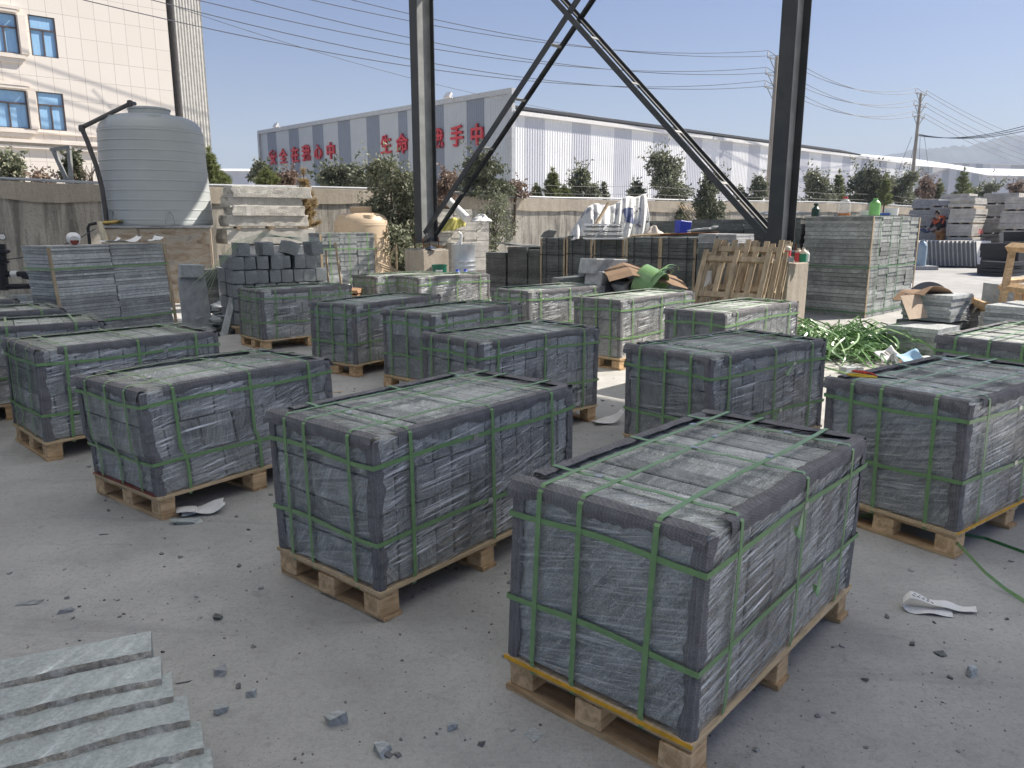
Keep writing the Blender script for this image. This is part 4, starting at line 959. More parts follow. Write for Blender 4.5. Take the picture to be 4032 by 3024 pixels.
def plinth():
    t = empty('tank_plinth', (tcx, TY, 0), R(20), 'brown stone clad plinth under the tall water tank', 'plinth')
    s = NT('brown_slate_slabs'); st = s.noise(s.co(scale=(1.0, 1.0, 2.6), rot=(R(20), R(38), 0)), 2.2, 7, .65, 1.0)
    M['slate'] = s.done(s.bsdf(s.ramp(st, [(.3, (.15, .125, .105)), (.43, (.34, .255, .18)), (.55, (.42, .37, .30)), (.68, (.26, .25, .235))]), .7, 0, .3, s.bump(st, .6, .02)))
    h = tz0 - .045; a = tr * .93; rn = random.Random(2)
    m = MB(); m.box((0, 0, h / 2 - .01), (a * 2 - .1, a * 2 - .1, h - .02)); m.build('core', M['conc'], t)
    for face in range(4):
        for (u0, u1, z0, z1) in ((-1, -.32, .55, 1), (-1, -.32, 0, .54), (-.31, 1, 0, 1)):
            u0, u1 = u0 * a, u1 * a; m = MB(); m.add([(u0, -a, z0 * h), (u1, -a, z0 * h), (u1 - rn.uniform(0, .06), -a, z1 * h), (u0, -a, z1 * h - rn.uniform(0, .03)), (u0, -a + .05, z0 * h), (u1, -a + .05, z0 * h), (u1, -a + .05, z1 * h), (u0, -a + .05, z1 * h)],
                             [(0, 1, 2, 3), (5, 4, 7, 6), (3, 2, 6, 7), (0, 3, 7, 4), (1, 5, 6, 2)], Matrix.Rotation(face * math.pi / 2, 4, 'Z')); m.build('slate_slab', M['slate'], t)
    m = MB(); m.box((0, 0, h + .02), (a * 2.06, a * 2.06, .045)); m.build('top_slab', M['granite_grey'], t)
plinth()
def tank_pipe():
    t = tag(empty('fill_pipe', (0, 0, 0)), 'dark fill pipe bent over the top of the tall water tank', 'pipe')
    D = TY - tr * .9; pts = [(530, 408, TY), (512, 408, TY - .3), (330, 498, D), (322, 506, D), (345, 560, D), (378, 650, D), (402, 740, D), (415, 830, D), (422, 900, D), (424, 1100, D)]
    p = [AT(*q) for q in pts]; m = MB(); m.tube(p[:3], .042, 10); m.build('upper_run', M['rubber'], t); m = MB(); m.tube([p[2] + Vector((0, 0, .01))] + p[3:], .046, 10); sm(m.build('down_pipe', M['rubber'], t), 60)
    for q in (p[1], p[3]):
        m = MB(); m.lathe([(.02, -.07), (.055, -.055), (.062, 0), (.055, .055), (.02, .07)], q, 12); m.build('elbow', M['rubber'], t)
    m = MB(); a = AT(470, 872, TY - tr); m.tube([a, a + Vector((-.18, -.08, -.02)), a + Vector((-.36, -.16, -.03))], .04, 10); m.lathe([(.03, -.02), (.075, 0), (.03, .02)], a, 10); m.build('brass_outlet', plain('brass', (.45, .33, .12), .4, .8), t)
    m = MB(); b = a + Vector((-.30, -.2, 0)); m.tube([b, b + Vector((.05, 0, -.22)), b + Vector((.10, 0, -.42))], [.05, .062, .05], 10); m.tube([b + Vector((.10, 0, -.42)), b + Vector((.14, 0, -.75))], .008, 6); m.build('motor_valve', plain('cream_plastic', (.62, .55, .40), .5), t)
    m = MB(); c = a + Vector((-.36, -.16, -.03)); m.tube([c, c + Vector((-.14, -.04, -.03)), c + Vector((-.18, -.04, -.1)), c + Vector((-.18, -.04, -.9))], .03, 8); m.build('drain_pipe', M['black'], t)
M['rubber'] = plain('dark_pvc_pipe', (.075, .07, .068), .5, 0, .4, .2)
tank_pipe()
D2 = 19.6; a, b = AT(1312, 900, D2), AT(1538, 900, D2); tank('low cream water tank with an orange stain behind the upright tiles', ((a.x + b.x) / 2, D2, 0), (b.x - a.x) / 2, AT(1420, 838, D2).z, M['tank_cream'], 5)
# steel bracket frame on the wall
t = tag(empty('angle_bracket', (0, 0, 0)), 'grey steel bracket like a figure seven on the wall', 'bracket'); D = 18.9
for (p, q) in (((200, 590), (278, 580)), ((212, 596), (268, 722)), ((272, 590), (282, 725))):
    m = MB(); m.bar(AT(*p, D), AT(*q, D), .075, .09, up=(0, 1, 0)); m.build('steel_section', M['steel_grey'], t)
# valve stand with gauge and pipes at the left frame edge
t = tag(empty('valve_stand', (0, 0, 0)), 'black pump valve with round gauge at the left frame edge', 'valve'); D = 12.4
m = MB(); m.tube([AT(8, 1140, D), AT(8, 1080, D), AT(7, 960, D)], [.1, .08, .055], 12); m.lathe([(.06, 0), (.11, .02), (.11, .06), (.06, .08)], AT(10, 1000, D), 12); m.lathe([(.06, 0), (.1, .02), (.1, .05), (.06, .07)], AT(10, 1040, D), 12); m.build('valve_body', M['black'], t)
m = MB(); p = AT(9, 932, D); m.tube([p, p + Vector((.03, -.05, 0))], .052, 20); m.build('gauge_case', M['black'], t)
m = MB(); m.tube([p + Vector((.031, -.051, 0)), p + Vector((.033, -.054, 0))], .043, 20); m.build('gauge_dial', M['white'], t)
for (q, r) in (((-40, 1078), (200, 1080)), ((-40, 1130), (205, 1125)), ((90, 1086), (200, 1105))):
    m = MB(); m.tube([AT(*q, D), AT(*r, D)], .045, 10); m.build('pipe_run', M['black'], t)
m = MB(); m.tube([AT(45, 1078, D - .001), AT(70, 1078, D - .001)], .049, 10); m.build('white_coupling', M['white'], t)
m = MB(); m.tube([AT(25, 1022, D), AT(100, 1013, D), AT(180, 995, D), AT(320, 935, 11), AT(375, 900, 12)], .008, 5); m.build('thin_cable', M['black'], t)
# slabs lying near the pipes
for k, (x, y, w, d, h, yw, lab) in enumerate([(-6.9, 10.9, 1.5, .5, .55, 12, 'grey rubble slab stacked under the black pipes'), (-7.6, 11.2, 1.3, .5, .62, 5, 'rough grey slab with a broken edge at the left, below the pipes')]):
    m = MB(); rn = random.Random(k); m.box((0, 0, h - .06), (w, d, .10), jit=.03, rnd=rn); m.box((0, .02, h / 2 - .06), (w * .85, d * .9, h - .12), jit=.03, rnd=rn); o = m.build('stone_slab', M['tile']); o.location = (x, y, 0); o.rotation_euler = (0, 0, R(yw)); tag(o, lab, 'stone slab', 'slabs under the pipes')
# white pipe elbow and paper scraps on the tall tile stack
p = AT(296, 948, 9.95); m = MB(); m.tube([p + Vector((-.1, .12, .03)), p + Vector((-.03, .05, .035)), p + Vector((.02, -.05, .01))], [.075, .07, .06], 14); m.tube([p + Vector((.02, -.05, .01)), p + Vector((.03, -.07, .0))], [.066, .066], 14); o = m.build('pipe_elbow', [M['white']]); tag(o, 'white plastic pipe elbow lying on the tall tile stack', 'pipe elbow')
m = MB(); m.tube([p + Vector((.031, -.071, 0)), p + Vector((.032, -.073, 0))], .05, 14); m.build('bore', M['red_face'], o)
def sheet(name, label, cat, c, w, d, rz, mat, seed, amp=.02, group=None, curl=0, nx=10, ny=8, tilt=(0, 0)):
    rn = random.Random(seed); ph = [rn.uniform(0, 6) for _ in range(4)]; m = MB()
    def fn(u, v):
        x, y = (u - .5) * w, (v - .5) * d; z_ = amp * (.5 + .5 * math.sin(u * 5 + ph[0] + v * 3)) * .7 + amp * .5 * (math.sin(v * 8 + ph[1]) * math.sin(u * 6 + ph[2]) + 1) * .5
        z_ += curl * max(0, u - .6) ** 2 * 6 + .004
        return Vector((x * (1 + .06 * math.sin(v * 7 + ph[3])), y * (1 + .08 * math.sin(u * 9 + ph[0])), z_))
    m.grid(fn, nx, ny); o = m.build(name, mat, None, smooth=True, solid=.0012); o.location = c; o.rotation_euler = (tilt[0], tilt[1], rz); return tag(o, label, cat, group)
for k, (px, py, w, lab) in enumerate([(430, 948, .24, 'white paper scrap nearer the pipe elbow on the tall tile stack'), (500, 944, .34, 'curled white paper scrap in the middle of the tall tile stack'), (600, 938, .30, 'white paper scrap at the right end of the tall tile stack')]):
    q = AT(px, py, 10.2 + k * .3); sheet('paper_scrap', lab, 'paper', (q.x, q.y, 1.385), w, .14, R(40 + 20 * k), M['paper'], k, .03, 'scraps on the tall tile stack', .06)

# ------------------------------------------------------------------ stone rubble by the tank plinth
def shard(name, label, cat, c, dims, rot, mat, seed, group=None, jit=.15):
    rn = random.Random(seed); m = MB(); m.box((0, 0, 0), dims, jit=0, rnd=rn); m.v = [tuple(Vector(v) + Vector([rn.uniform(-jit, jit) * dims[i] for i in range(3)])) for v in m.v]
    o = m.build(name, mat, None, bevel=min(dims) * .06); o.location = c; o.rotation_euler = rot; return tag(o, label, cat, group) if label else o
p = G(742, 1200, 0); shard('stone_plate', 'upright olive stone panel leaning behind the tall tile stack', 'stone slab', (-4.9, 11.9, .42), (.42, .05, .8), (R(-8), 0, R(40)), M['granite_grey'], 3, jit=.04)
shard('stone_block', 'grey stone block perched on the olive panel', 'stone block', (-4.95, 11.95, .92), (.34, .2, .2), (0, R(5), R(40)), M['tile'], 4, jit=.05)
a = AT(800, 1062, 14.6); tile_stack('short dark tile stack left of the loose setts', (a.x, a.y, 0), R(25), .32, .5, a.z, 33, cols=1, mat='tile_dark', rows=14, straps=(), board=False, group=None); a = AT(856, 1054, 14.5)
tile_stack('short grey tile stack tucked against the loose setts', (a.x, a.y, 0), R(25), .3, .5, a.z, 34, cols=1, mat='tile', rows=14, straps=(), board=False, group=None)
rn = random.Random(17)
for k in range(26):
    x = -5.0 + rn.uniform(0, .95); y = 11.6 + rn.uniform(0, 1.5); z_ = .02 + .32 * max(0, (y - 11.6) / 1.5) * rn.random() + .12 * rn.random()
    shard('stone_offcut', 'flat stone offcut in the rubble heap between the tile stack and the setts', 'stone offcut', (x, y, z_), (rn.uniform(.2, .5), rn.uniform(.12, .3), rn.uniform(.02, .05)), (rn.uniform(-.25, .25), rn.uniform(-.25, .25), rn.uniform(0, 3)), M['tile_dark' if k % 3 else 'tile'], 200 + k, 'offcuts in the rubble heap', .1)
shard('stone_post', 'narrow stone strip leaning on the rubble by the setts', 'stone strip', (-4.28, 11.55, .24), (.10, .07, .62), (R(-20), R(14), R(10)), M['tile'], 9, jit=.03)

# ------------------------------------------------------------------ drum, buckets and things by the farther pier
def lathe_obj(name, label, cat, c, prof, mat, n=32, group=None):
    m = MB(); m.lathe(prof, n=n); o = sm(m.build(name, mat), 35); o.location = c; return tag(o, label, cat, group)
M['galv'] = plain('galvanised_steel', (.50, .52, .54), .42, .6, .5, .12, 4, .1)
D = 16.9; a, b = AT(1778, 1000, D), AT(1872, 1000, D); r = (b.x - a.x) / 2; h = AT(1825, 962, D).z; prof = [(r * .97, 0), (r, .02)]
for z_ in (.22, .38, .54, .62, .70):
    prof += [(r, h * z_ - .03), (r * 1.04, h * z_), (r, h * z_ + .03)]
prof += [(r, h - .05), (r * 1.03, h - .03), (r * 1.03, h), (r * .96, h), (r * .96, h - .015), (.02, h - .015)]
dr = lathe_obj('steel_drum', 'ribbed galvanised steel drum with a tan paper label', 'drum', ((a.x + b.x) / 2, D, 0), prof, M['galv'], 40)
m = MB(); m.grid(lambda u, v: Vector((r * 1.006 * math.cos(R(-105 + 35 * u)), r * 1.006 * math.sin(R(-105 + 35 * u)), h * .24 + .19 * v)), 6, 2); m.build('paper_label', plain('tan_label', (.55, .47, .33), .8), dr, smooth=True)
m = MB(); m.tube([(-.05, -.1, h), (-.04, -.1, h + .22), (-.1, -.1, h + .26)], .03, 10); m.tube([(-.04, -.1, h + .1), (-.15, -.14, h - .02)], .03, 10); m.build('drum_spout', M['white'], dr)
D = 15.9; a, b = AT(1700, 1045, D), AT(1760, 1045, D); r = (b.x - a.x) / 2; h = AT(1730, 1042, D).z; bk = lathe_obj('paint_bucket', 'dark green paint bucket with white print before the farther pier', 'bucket', ((a.x + b.x) / 2, D, 0), [(r * .86, 0), (r * .97, h - .03), (r * 1.02, h - .02), (r * 1.02, h), (r * .93, h), (r * .9, h - .02), (.01, h - .02)], plain('dark_green_paint', (.015, .12, .075), .35))
for k in range(2):
    m = MB(); m.grid(lambda u, v: Vector((r * .965 * math.cos(R(-115 + (55 - k * 18) * u)), r * .965 * math.sin(R(-115 + (55 - k * 18) * u)), h - .13 - .07 * k + .03 * v)), 8, 1); m.build('printed_line', M['white'], bk)
D = 16.0; p = AT(1805, 1062, D)
for k in range(2):
    lathe_obj('plastic_can', 'blue plastic can standing before the galvanised drum', 'can', (p.x + k * .16, p.y - .3, 0), [(.08, 0), (.085, .02), (.085, p.z * .9), (.06, p.z * .95), (.03, p.z), (.03, p.z + .03), (.005, p.z + .03)], plain('blue_plastic', (.05, .09, .48), .35), 20, 'blue cans by the drum')
# gloves on the pier, roll of film, yellow cloth, rags
def cloth(name, label, cat, c, rx, ry, h, mat, seed, rz=0, group=None, n=22):
    rn = random.Random(seed); ph = [rn.uniform(0, 6.28) for _ in range(6)]; m = MB(); vs = []; fs = []
    for i in range(n + 1):
        f = i / n
        for k in range(28):
            q = 2 * math.pi * k / 28; rr = f ** .8 * (1 + .14 * math.sin(3 * q + ph[0]) + .08 * math.sin(7 * q + ph[1]))
            z_ = h * (1 - f ** 1.4) * (1 + .2 * math.sin(2 * q + ph[2])) + .05 * h * math.sin(9 * q + ph[3] + f * 5) * f + .10 * h * math.sin(5 * q + ph[4]) * math.sin(f * math.pi) + .12 * h * math.sin(4 * q + f * 9 + ph[5]) * math.sin(f * math.pi)
            vs.append((rx * rr * math.cos(q), ry * rr * math.sin(q), max(.004, z_)))
    for i in range(n):
        for k in range(28): fs.append((i * 28 + k, i * 28 + (k + 1) % 28, (i + 1) * 28 + (k + 1) % 28, (i + 1) * 28 + k))
    m.add(vs, fs); o = m.build(name, mat, None, smooth=True, solid=.004); o.location = c; o.rotation_euler = (0, 0, rz); return tag(o, label, cat, group)
cloth('work_glove', 'dark blue work gloves lying on the farther pier', 'gloves', (C1.x + .12, C1.y - .28, 1.087), .13, .09, .07, plain('navy_knit', (.05, .065, .10), .9), 1)
p = AT(1752, 896, 20.35); q = AT(1834, 868, 20.6); zt_ = q.z + .01
def yc(u, v):
    x = p.x + (q.x - p.x) * (.1 + .9 * u) * (1 + .0 * v); fold = .035 * math.sin(u * 13 + 2 * v) + .02 * math.sin(u * 29)
    if v < .35: return Vector((x + .06, 20.75 - .35 * v / .35 + .05 * u, zt_ + .05 * math.sin(u * 7) ** 2 * (1 - v) + .02))
    w_ = (v - .35) / .65; return Vector((x - .16 * w_ * (1 - u), 20.36 - .03 - abs(fold) * w_ - .06 * w_ + .25 * u, zt_ + .02 - .34 * w_ * (1 - .45 * u) + .02 * math.sin(u * 9)))
m = MB(); m.grid(yc, 26, 14); o = m.build('cloth', plain('yellow_cloth', (.46, .43, .13), .9), None, smooth=True, solid=.004); tag(o, 'yellow cloth draped over the pale split stone', 'cloth')
p = AT(1893, 868, 20.2); cloth('plastic_rag', 'crumpled white plastic on the upper pack of pale stone', 'plastic sheet', (p.x, p.y, AT(1893, 872, 20.2).z), .26, .2, .16, M['white'], 3)
a, b = AT(1765, 790, 20.6), AT(1838, 862, 20.2); m = MB(); m.tube([a, b], .11, 18); m.lathe([(.05, 0)], (0, 0, 0), 8) if False else None; o = sm(m.build('film_roll', M['white'], None), 40); tag(o, 'white roll of film leaning on the cream stone pack', 'roll')
# crumpled white sheet and posts behind the setts
p = G(1340, 1150); cloth('plastic_sheet', 'crumpled white plastic sheet on the ground between two timber stakes', 'plastic sheet', (AT(1375, 1100, 13.6).x, 13.6, 0), .62, .4, .50, M['white'], 7)
for k, (xa, ya, xb, yb, lab) in enumerate([(1283, 985, 1291, 1100, 'left upright timber stake before the upright tiles'), (1320, 955, 1345, 1130, 'slanting timber stake right of the upright tiles'), (1560, 962, 1562, 1075, 'upright timber stake before the leafy tree'), (1553, 970, 1515, 1085, 'timber pole slanting left by the leafy tree')]):
    D = 13.4 if k < 2 else 17.6; a = AT(xa, ya, D); b = AT(xb, yb, D); b.z = max(0, b.z); dd = (a - b); b2 = b - dd * (b.z / max(.01, dd.z)); m = MB(); m.bar(a, b2, .045, .03); o = m.build('timber_stake', M['wood_old']); tag(o, lab, 'timber stake', 'timber stakes stuck among the stone')
for k in range(4):
    a = AT(1490 + 12 * k, 1035 + 14 * k, 17.4); b = AT(1590 - 10 * k, 1078 + 4 * k, 16.8); m = MB(); m.bar(a, b, .06, .03); o = m.build('timber_lath', M['wood_old']); tag(o, 'broken timber lath in the pile left of the farther pier', 'timber', 'laths by the farther pier')
p = AT(1945, 1145, 12.9); lathe_obj('plastic_bucket', 'tan plastic bucket behind the sunlit pallet by the pier', 'bucket', (p.x, 12.9, 0), [(.13, 0), (.16, .3), (.17, .31), (.17, .35), (.15, .35), (.14, .3), (.01, .3)], plain('tan_plastic', (.55, .42, .26), .5))
p = AT(1330, 1140, 12.6)
m = MB(); rn = random.Random(3)
for k in range(8): m.box((rn.uniform(-.05, .05), rn.uniform(-.05, .05), .05 + .075 * k), (.3, .4, .06), jit=.01, rnd=rn)
o = m.build('brick_stack', plain('brown_brick', (.30, .18, .10), .8)); o.location = (AT(1362, 1140, 12.2).x, 12.4, 0); tag(o, 'small stack of brown battens behind the glittering pallet', 'timber')
# ------------------------------------------------------------------ granite rubble, cardboard and the strap coil
for (px, py, D, dims, rot, lab, sd, mt) in [
    (2372, 1048, 12.3, (.62, .46, .24), (0, R(3), R(28)), 'topmost pale granite block of the rubble heap, half shaded', 1, 'granite_grey'),
    (2382, 1104, 12.2, (.52, .40, .26), (R(4), R(10), R(34)), 'tilted granite block under the topmost one in the rubble heap', 2, 'granite_grey'),
    (2250, 1112, 12.5, (.55, .30, .18), (0, R(-4), R(20)), 'dark stone block at the left foot of the rubble heap', 3, 'tile_dark'),
    (2325, 1100, 12.7, (.36, .42, .4), (R(12), R(30), R(10)), 'dark block wedged upright in the rubble heap', 4, 'tile_dark'),
    (2440, 1130, 12.1, (.40, .34, .26), (R(8), R(-18), R(50)), 'small grey block right of the tilted one in the rubble heap', 5, 'granite_grey'),
    (2400, 1165, 12.2, (.7, .5, .3), (0, 0, R(20)), 'grey block at the bottom of the rubble heap', 6, 'tile_dark')]:
    p = AT(px, py, D); shard('granite_block', lab, 'stone block', p, dims, rot, M[mt], sd, 'blocks in the rubble heap', .04)
M['card'] = plain('brown_cardboard', (.27, .185, .125), .85, 0, .15, .15, 4)
p = AT(2500, 1095, 12.0); m = MB(); m.grid(lambda u, v: Vector((-.5 + 1.25 * u, -.3 + .6 * v, .30 - .34 * abs(u - .3) + .03 * math.sin(v * 5))), 14, 4); o = m.build('cardboard_sheet', M['card'], None, solid=.005); o.location = p - Vector((0, 0, .12)); o.rotation_euler = (R(18), 0, R(8)); tag(o, 'bent brown cardboard under the green strap coil', 'cardboard')
m = MB(); m.lathe([(.26, -.04), (.26, .04), (.19, .04), (.19, -.04), (.26, -.04)], (0, 0, 0), 24); o = m.build('rubber_ring', M['black']); o.location = AT(2440, 1152, 11.9); o.rotation_euler = (R(70), 0, R(20)); tag(o, 'black rubber ring at the foot of the rubble heap', 'ring')
t = tag(empty('strap_coil', AT(2560, 1105, 11.8)), 'broad coil of bright green packing strap on the rubble heap', 'strap coil'); t.rotation_euler = (R(36), R(22), R(-38)); t.scale = (.9, .85, .85); t.location.z -= .06
m = MB(); rn = random.Random(5)
for k in range(9): m.lathe([(.29 + .008 * k, -.19 + rn.uniform(-.015, .015)), (.2915 + .008 * k, .19 + rn.uniform(-.015, .015))], n=44) if False else None
def ring(m, r, w, x0, a0=0, a1=2 * math.pi, n=44, wob=0):
    pts = [(x0 + wob * math.sin(i * .5), r * math.cos(a0 + (a1 - a0) * i / n), r * math.sin(a0 + (a1 - a0) * i / n)) for i in range(n + 1)]; m.ribbon(pts, (1, 0, 0), w, .002)
for k in range(7): ring(m, .27 + .006 * k, .36, rn.uniform(-.01, .01))
m.build('coil_body', M['strap'], t)
for k in range(6):
    m = MB(); ring(m, .30 + .04 * k, .02, .1 + .03 * k, rn.uniform(0, 1), rn.uniform(4.0, 6.0), 40, .03); m.build('loose_turn', M['strap'], t)

# ------------------------------------------------------------------ timber pallets leaning on the nearer pier
def lean_pallet(label, px, py, D, W_, H_, yaw, tilt, n=6, seed=1):
    rn = random.Random(seed); p = AT(px, py, D)
    t = empty('timber_pallet', p, 0, label, 'timber pallet', 'timber pallets leaning by the nearer pier'); t.rotation_euler = (R(-tilt), R(9), R(yaw))
    for k in range(n):
        x = -W_ / 2 + W_ * (k + .1) / (n - .8); m = MB(); m.box((x, 0, H_ / 2), (.075, .022, H_ * rn.uniform(.97, 1.03)), jit=.003, rnd=rn); m.build('slat', M['wood_old'], t)
    for z_ in (.10, .50, .90):
        m = MB(); m.box((0, -.05, H_ * z_), (W_ * 1.05, .05, .075), jit=.006, rnd=rn); m.build('cross_rail', M['wood_old'], t)
    for k in range(0, n, 2):
        x = -W_ / 2 + W_ * (k + .1) / (n - .8); m = MB(); m.box((x, -.10, H_ / 2), (.07, .02, H_ * .98), jit=.003, rnd=rn); m.build('back_slat', M['wood_old'], t)
    return t
def base_at(px, D): q = AT(px, 1200, D); return (px, (876 + (1.65 / D) * 3028 * 0.985), D)
for lab, bx, by, W_, H_, sd in [('nearest leaning timber pallet, sunlit edges', 2.90, 10.70, .98, 1.36, 1), ('middle leaning timber pallet, taller than the nearest', 3.12, 10.95, 1.0, 1.52, 2), ('rear leaning timber pallet against the concrete pier', 3.30, 11.12, .98, 1.50, 3)]:
    t = lean_pallet(lab, 2890, 1300, 10, W_, H_, -40, 26, 5, sd); t.location = (bx, by, 0.01); t.rotation_euler = (R(-26), 0, R(-40 + 2 * sd))
# white film roll standing behind them
q = AT(2790, 1160, 11.3); lathe_obj('film_roll', 'white film roll standing behind the leaning timber pallets', 'roll', (q.x, 11.5, 0), [(.085, 0), (.085, .95), (.04, .95), (.04, .9)], M['white'], 20)
# bottles on the pier
def bottle(label, c, r, h, bands, name='bottle', cap=None, clear=None, group=None, squash=1.0):
    t = empty(name, c, 0, label, 'bottle', group); z_ = 0
    for k, (f0, f1, mt) in enumerate(bands):
        prof = []
        for i in range(9):
            f = f0 + (f1 - f0) * i / 8
            rr = 1.0 if f < .72 else (1.0 - .62 * ((f - .72) / .2) ** 1.3 if f < .92 else .38)
            prof.append((r * max(.3, rr), h * f))
        m = MB(); m.lathe(prof, n=20); o = sm(m.build(['bottle_body', 'bottle_shoulder', 'bottle_neck'][min(k, 2)], mt, t), 50); o.scale = (1, squash, 1)
    m = MB(); m.lathe([(r * .36, h * .93), (r * .42, h * .94), (r * .42, h * 1.03), (.005, h * 1.03)], n=16); m.build('bottle_cap', cap, t); return t
RED = plain('red_label', (.55, .06, .075), .5); GRN = plain('green_label', (.03, .22, .12), .5); CRM = plain('cream_cap', (.62, .56, .46), .5)
zp = 1.085
q = C2
bottle('red and cream bottle standing highest beside the nearer column foot', (AT(3101, 960, 11.3).x, 11.3, 1.17), .058, .17 * 1.0, [(0, .5, RED), (.5, .92, CRM)], cap=CRM, group='paint bottles on the nearer pier')
m = MB(); m.box((0, 0, -.04), (.16, .16, .075)); o = m.build('stone_offcut', M['granite_grey']); o.location = (AT(3101, 960, 11.3).x, 11.3, 1.167); tag(o, 'small stone offcut under the highest red bottle on the pier', 'stone offcut')
bottle('red bottle with cream cap, left of the green one on the pier', (AT(3146, 1000, 11.4).x, 11.42, zp), .05, .19, [(0, .72, RED), (.72, .92, CRM)], cap=CRM, group='paint bottles on the nearer pier')
bottle('green labelled bottle with cream cap on the pier edge', (AT(3163, 1000, 11.36).x, 11.36, zp), .052, .20, [(0, .6, GRN), (.6, .92, CRM)], cap=CRM, group='paint bottles on the nearer pier')
bottle('small white bottle behind the green labelled one on the pier', (AT(3176, 1010, 11.5).x, 11.5, zp), .04, .16, [(0, .6, M['white']), (.6, .92, M['white'])], cap=M['white'], group='paint bottles on the nearer pier')
# jugs and odds on the big stacks
gl = NT('clear_plastic'); g1 = gl.bsdf((.75, .76, .74), .25, 0, .5); g2 = gl.n('ShaderNodeBsdfTransparent'); g3 = gl.n('ShaderNodeMixShader'); g3.inputs[0].default_value = .3; gl.L(g2.outputs[0], g3.inputs[1]); gl.L(g1, g3.inputs[2]); M['clear'] = gl.done(g3.outputs[0])
GJ = plain('lime_green_plastic', (.24, .55, .17), .35); AMB = plain('amber_liquid', (.48, .16, .05), .25)
zt = 1.778
q = AT(3462, 850, 14.0); bottle('lime green plastic jug on the sunlit tile stack', (q.x, 14.2, zt), .098, .29, [(0, .72, GJ), (.72, .92, GJ)], name='plastic_jug', cap=GJ, squash=.7)
q = AT(3341, 850, 14.5); bottle('clear plastic jug with amber dregs and red cap on the dark stack', (q.x, 14.7, zt), .11, .33, [(0, .12, AMB), (.12, .92, M['clear'])], name='plastic_jug', cap=RED, squash=.8)
q = AT(3218, 850, 15.2); lathe_obj('gas_torch', 'small dark green gas bottle on the dark stack behind the column', 'gas bottle', (q.x, 15.3, 1.765), [(.07, 0), (.075, .02), (.075, .14), (.04, .18), (.02, .2), (.045, .21), (.045, .25), (.01, .25)], plain('dark_green_enamel', (.03, .07, .055), .4), 18)
for k, (px, lab) in enumerate([(3500, 'blue plastic dish lying behind the green jug'), (3430, 'white plastic tub behind the green jug'), (3530, 'white cup right of the green jug')]):
    q = AT(px, 850, 14.4); lathe_obj(['plastic_dish', 'plastic_tub', 'plastic_cup'][k], lab, ['dish', 'tub', 'cup'][k], (q.x, 14.6, zt), [(.11, 0), (.12, [.04, .09, .13][k]), (.005, [.05, .09, .13][k])], [plain('blue_lid', (.06, .12, .42), .4), M['white'], M['white']][k], 18)
q = AT(2990, 850, 16.0)
for k in range(5):
    a = AT(2930 + 40 * k, 846, 16.4 - .15 * k); m = MB(); m.tube([a + Vector((0, 0, .02)), a + Vector((.3, .05, .05 + .02 * (k % 2))), a + Vector((.6, -.05, .02))], .018, 6); o = m.build('loose_pipe', M['trim']); tag(o, 'grey pipe offcut lying on the dark stacks behind the column', 'pipe', 'pipe offcuts on the dark stacks')

